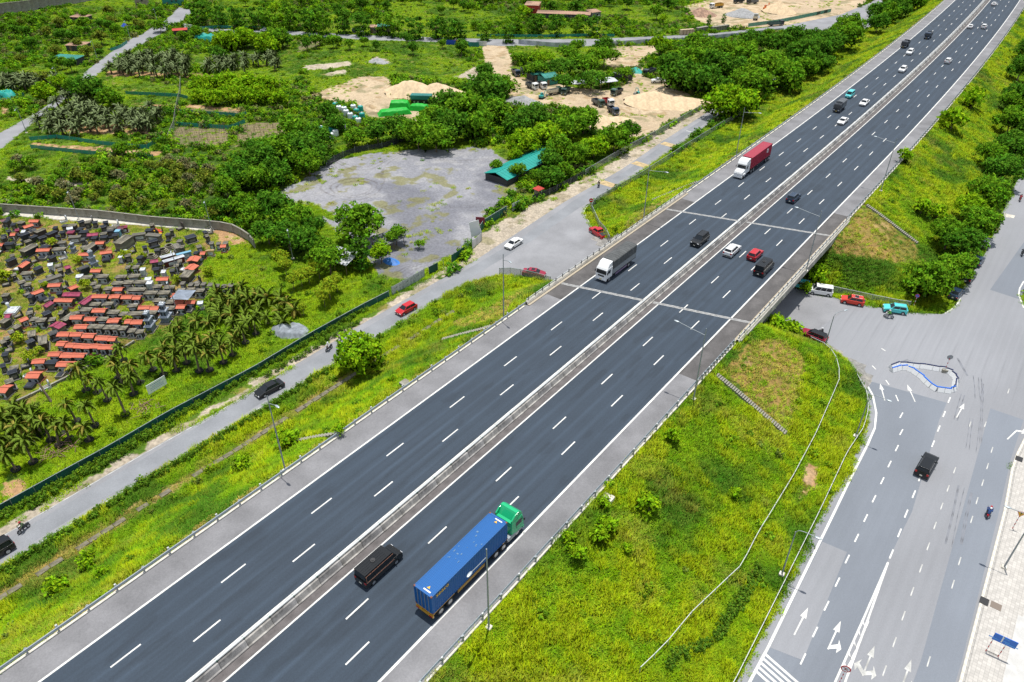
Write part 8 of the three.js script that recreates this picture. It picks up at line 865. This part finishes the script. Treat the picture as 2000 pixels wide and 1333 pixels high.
  function bike([x, y, z, turn], color, label) {
    const t = thing('motorbike', label, 'motorbike', [x, y + 0.035, z], turn, 'motorbikes'), P = pnt(color); for (const wz of [-0.62, 0.6]) { const w = part(t, 'wheel', wheelGeo(0.29, 0.11), RUBBER); w.position.set(0, 0.29, wz); part(w, 'rim', rimGeo(0.28, 0.1), RIM); }
    part(t, 'body', merge([sideExtrude([[-0.75, 0.62], [-0.2, 0.42], [0.2, 0.4], [0.35, 0.78], [0.15, 0.8], [0.05, 0.55], [-0.1, 0.68], [-0.8, 0.78]], 0.22, 0.04), rbox(0.36, 0.5, 0.1, 0.05, 0, 0.66, -0.42), rbox(0.24, 0.16, 0.2, 0.05, 0, 0.98, -0.5)]), P); part(t, 'seat', rbox(0.26, 0.1, 0.72, 0.05, 0, 0.8, 0.28), M.black); part(t, 'front_fork', merge([bar(V(-0.07, 0.29, -0.62), V(-0.06, 0.9, -0.44), 0.025), bar(V(0.07, 0.29, -0.62), V(0.06, 0.9, -0.44), 0.025)]), CHROME); part(t, 'handlebar', merge([bar(V(-0.34, 1.0, -0.44), V(0, 0.95, -0.48), 0.018), bar(V(0.34, 1.0, -0.44), V(0, 0.95, -0.48), 0.018)]), M.black); part(t, 'exhaust', bar(V(0.15, 0.3, 0.1), V(0.17, 0.42, 0.75), 0.04, 0.05, 8), CHROME); part(t, 'headlight', new THREE.SphereGeometry(0.075, 8, 6).translate(0, 0.98, -0.6), LAMPW); part(t, 'mudguard', merge([rbox(0.14, 0.04, 0.4, 0.02, 0, 0.6, -0.62), rbox(0.14, 0.04, 0.4, 0.02, 0, 0.6, 0.66)]), P); for (const s of [-1, 1]) part(t, 'mirror', rbox(0.1, 0.07, 0.03, 0.01, s * 0.3, 1.18, -0.42), M.black); return t;
  }
  const set = [[[-40.72,0,-11.5,-2.9], 'dark', 'motorbike at the left edge of the service road', 'rider in olive shirt and red helmet at the left edge of the service road', 'olive', 'dark', 'red'], [[-40.65,0,-61.53,-3], 'dark', 'motorbike behind the black sedan beside the lone tree', 'rider in white shirt beside the lone bright tree', 'white', 'dark', 'white'], [[-41.69,0,-149.54,-2.86], 'dark', 'motorbike beside the painted rumble strip', 'rider in dark clothes beside the painted rumble strip', 'dark', 'dark', 'dark'], [[32.41,0,-130.92,1.77], 'silver', 'motorbike beside the turquoise car', 'rider in green shirt beside the turquoise car', 'green', 'dark', 'white'], [[24.63,0,-117.49,1.14], 'dark', 'motorbike behind the red car with a black roof', 'rider with pale helmet behind the red car with a black roof', 'dark', 'dark', 'white'], [[55.71,0,-89.36,0.01], 'red', 'motorbike carrying two people up the side road', 'rider in blue shirt with red helmet steering on the side road', 'blue', 'dark', 'red'], [[43.02,0,-204.42,0.08], 'red', 'red motorbike at the far right edge', 'rider in red at the far right edge', 'red', 'dark', 'dark'], [[47.84,0,-173.26,0.04], 'dark', 'dark motorbike at the right edge near the kerb island', 'rider in dark clothes at the right edge near the kerb island', 'dark', 'dark', 'dark']];
  for (const [v, c, l, rl, s, tr, h] of set) { bike(v, c, l); rider(v[0], v[1] + 0.035, v[2], v[3], rl, s, tr, h, 0); }
  { const v = [55.71,0,-89.36,0.01]; rider(v[0], 0.035, v[2], v[3], 'passenger with white helmet behind the rider in blue on the side road', 'blue', 'dark', 'white', 0.36); }
}
renderer.render(scene, camera);
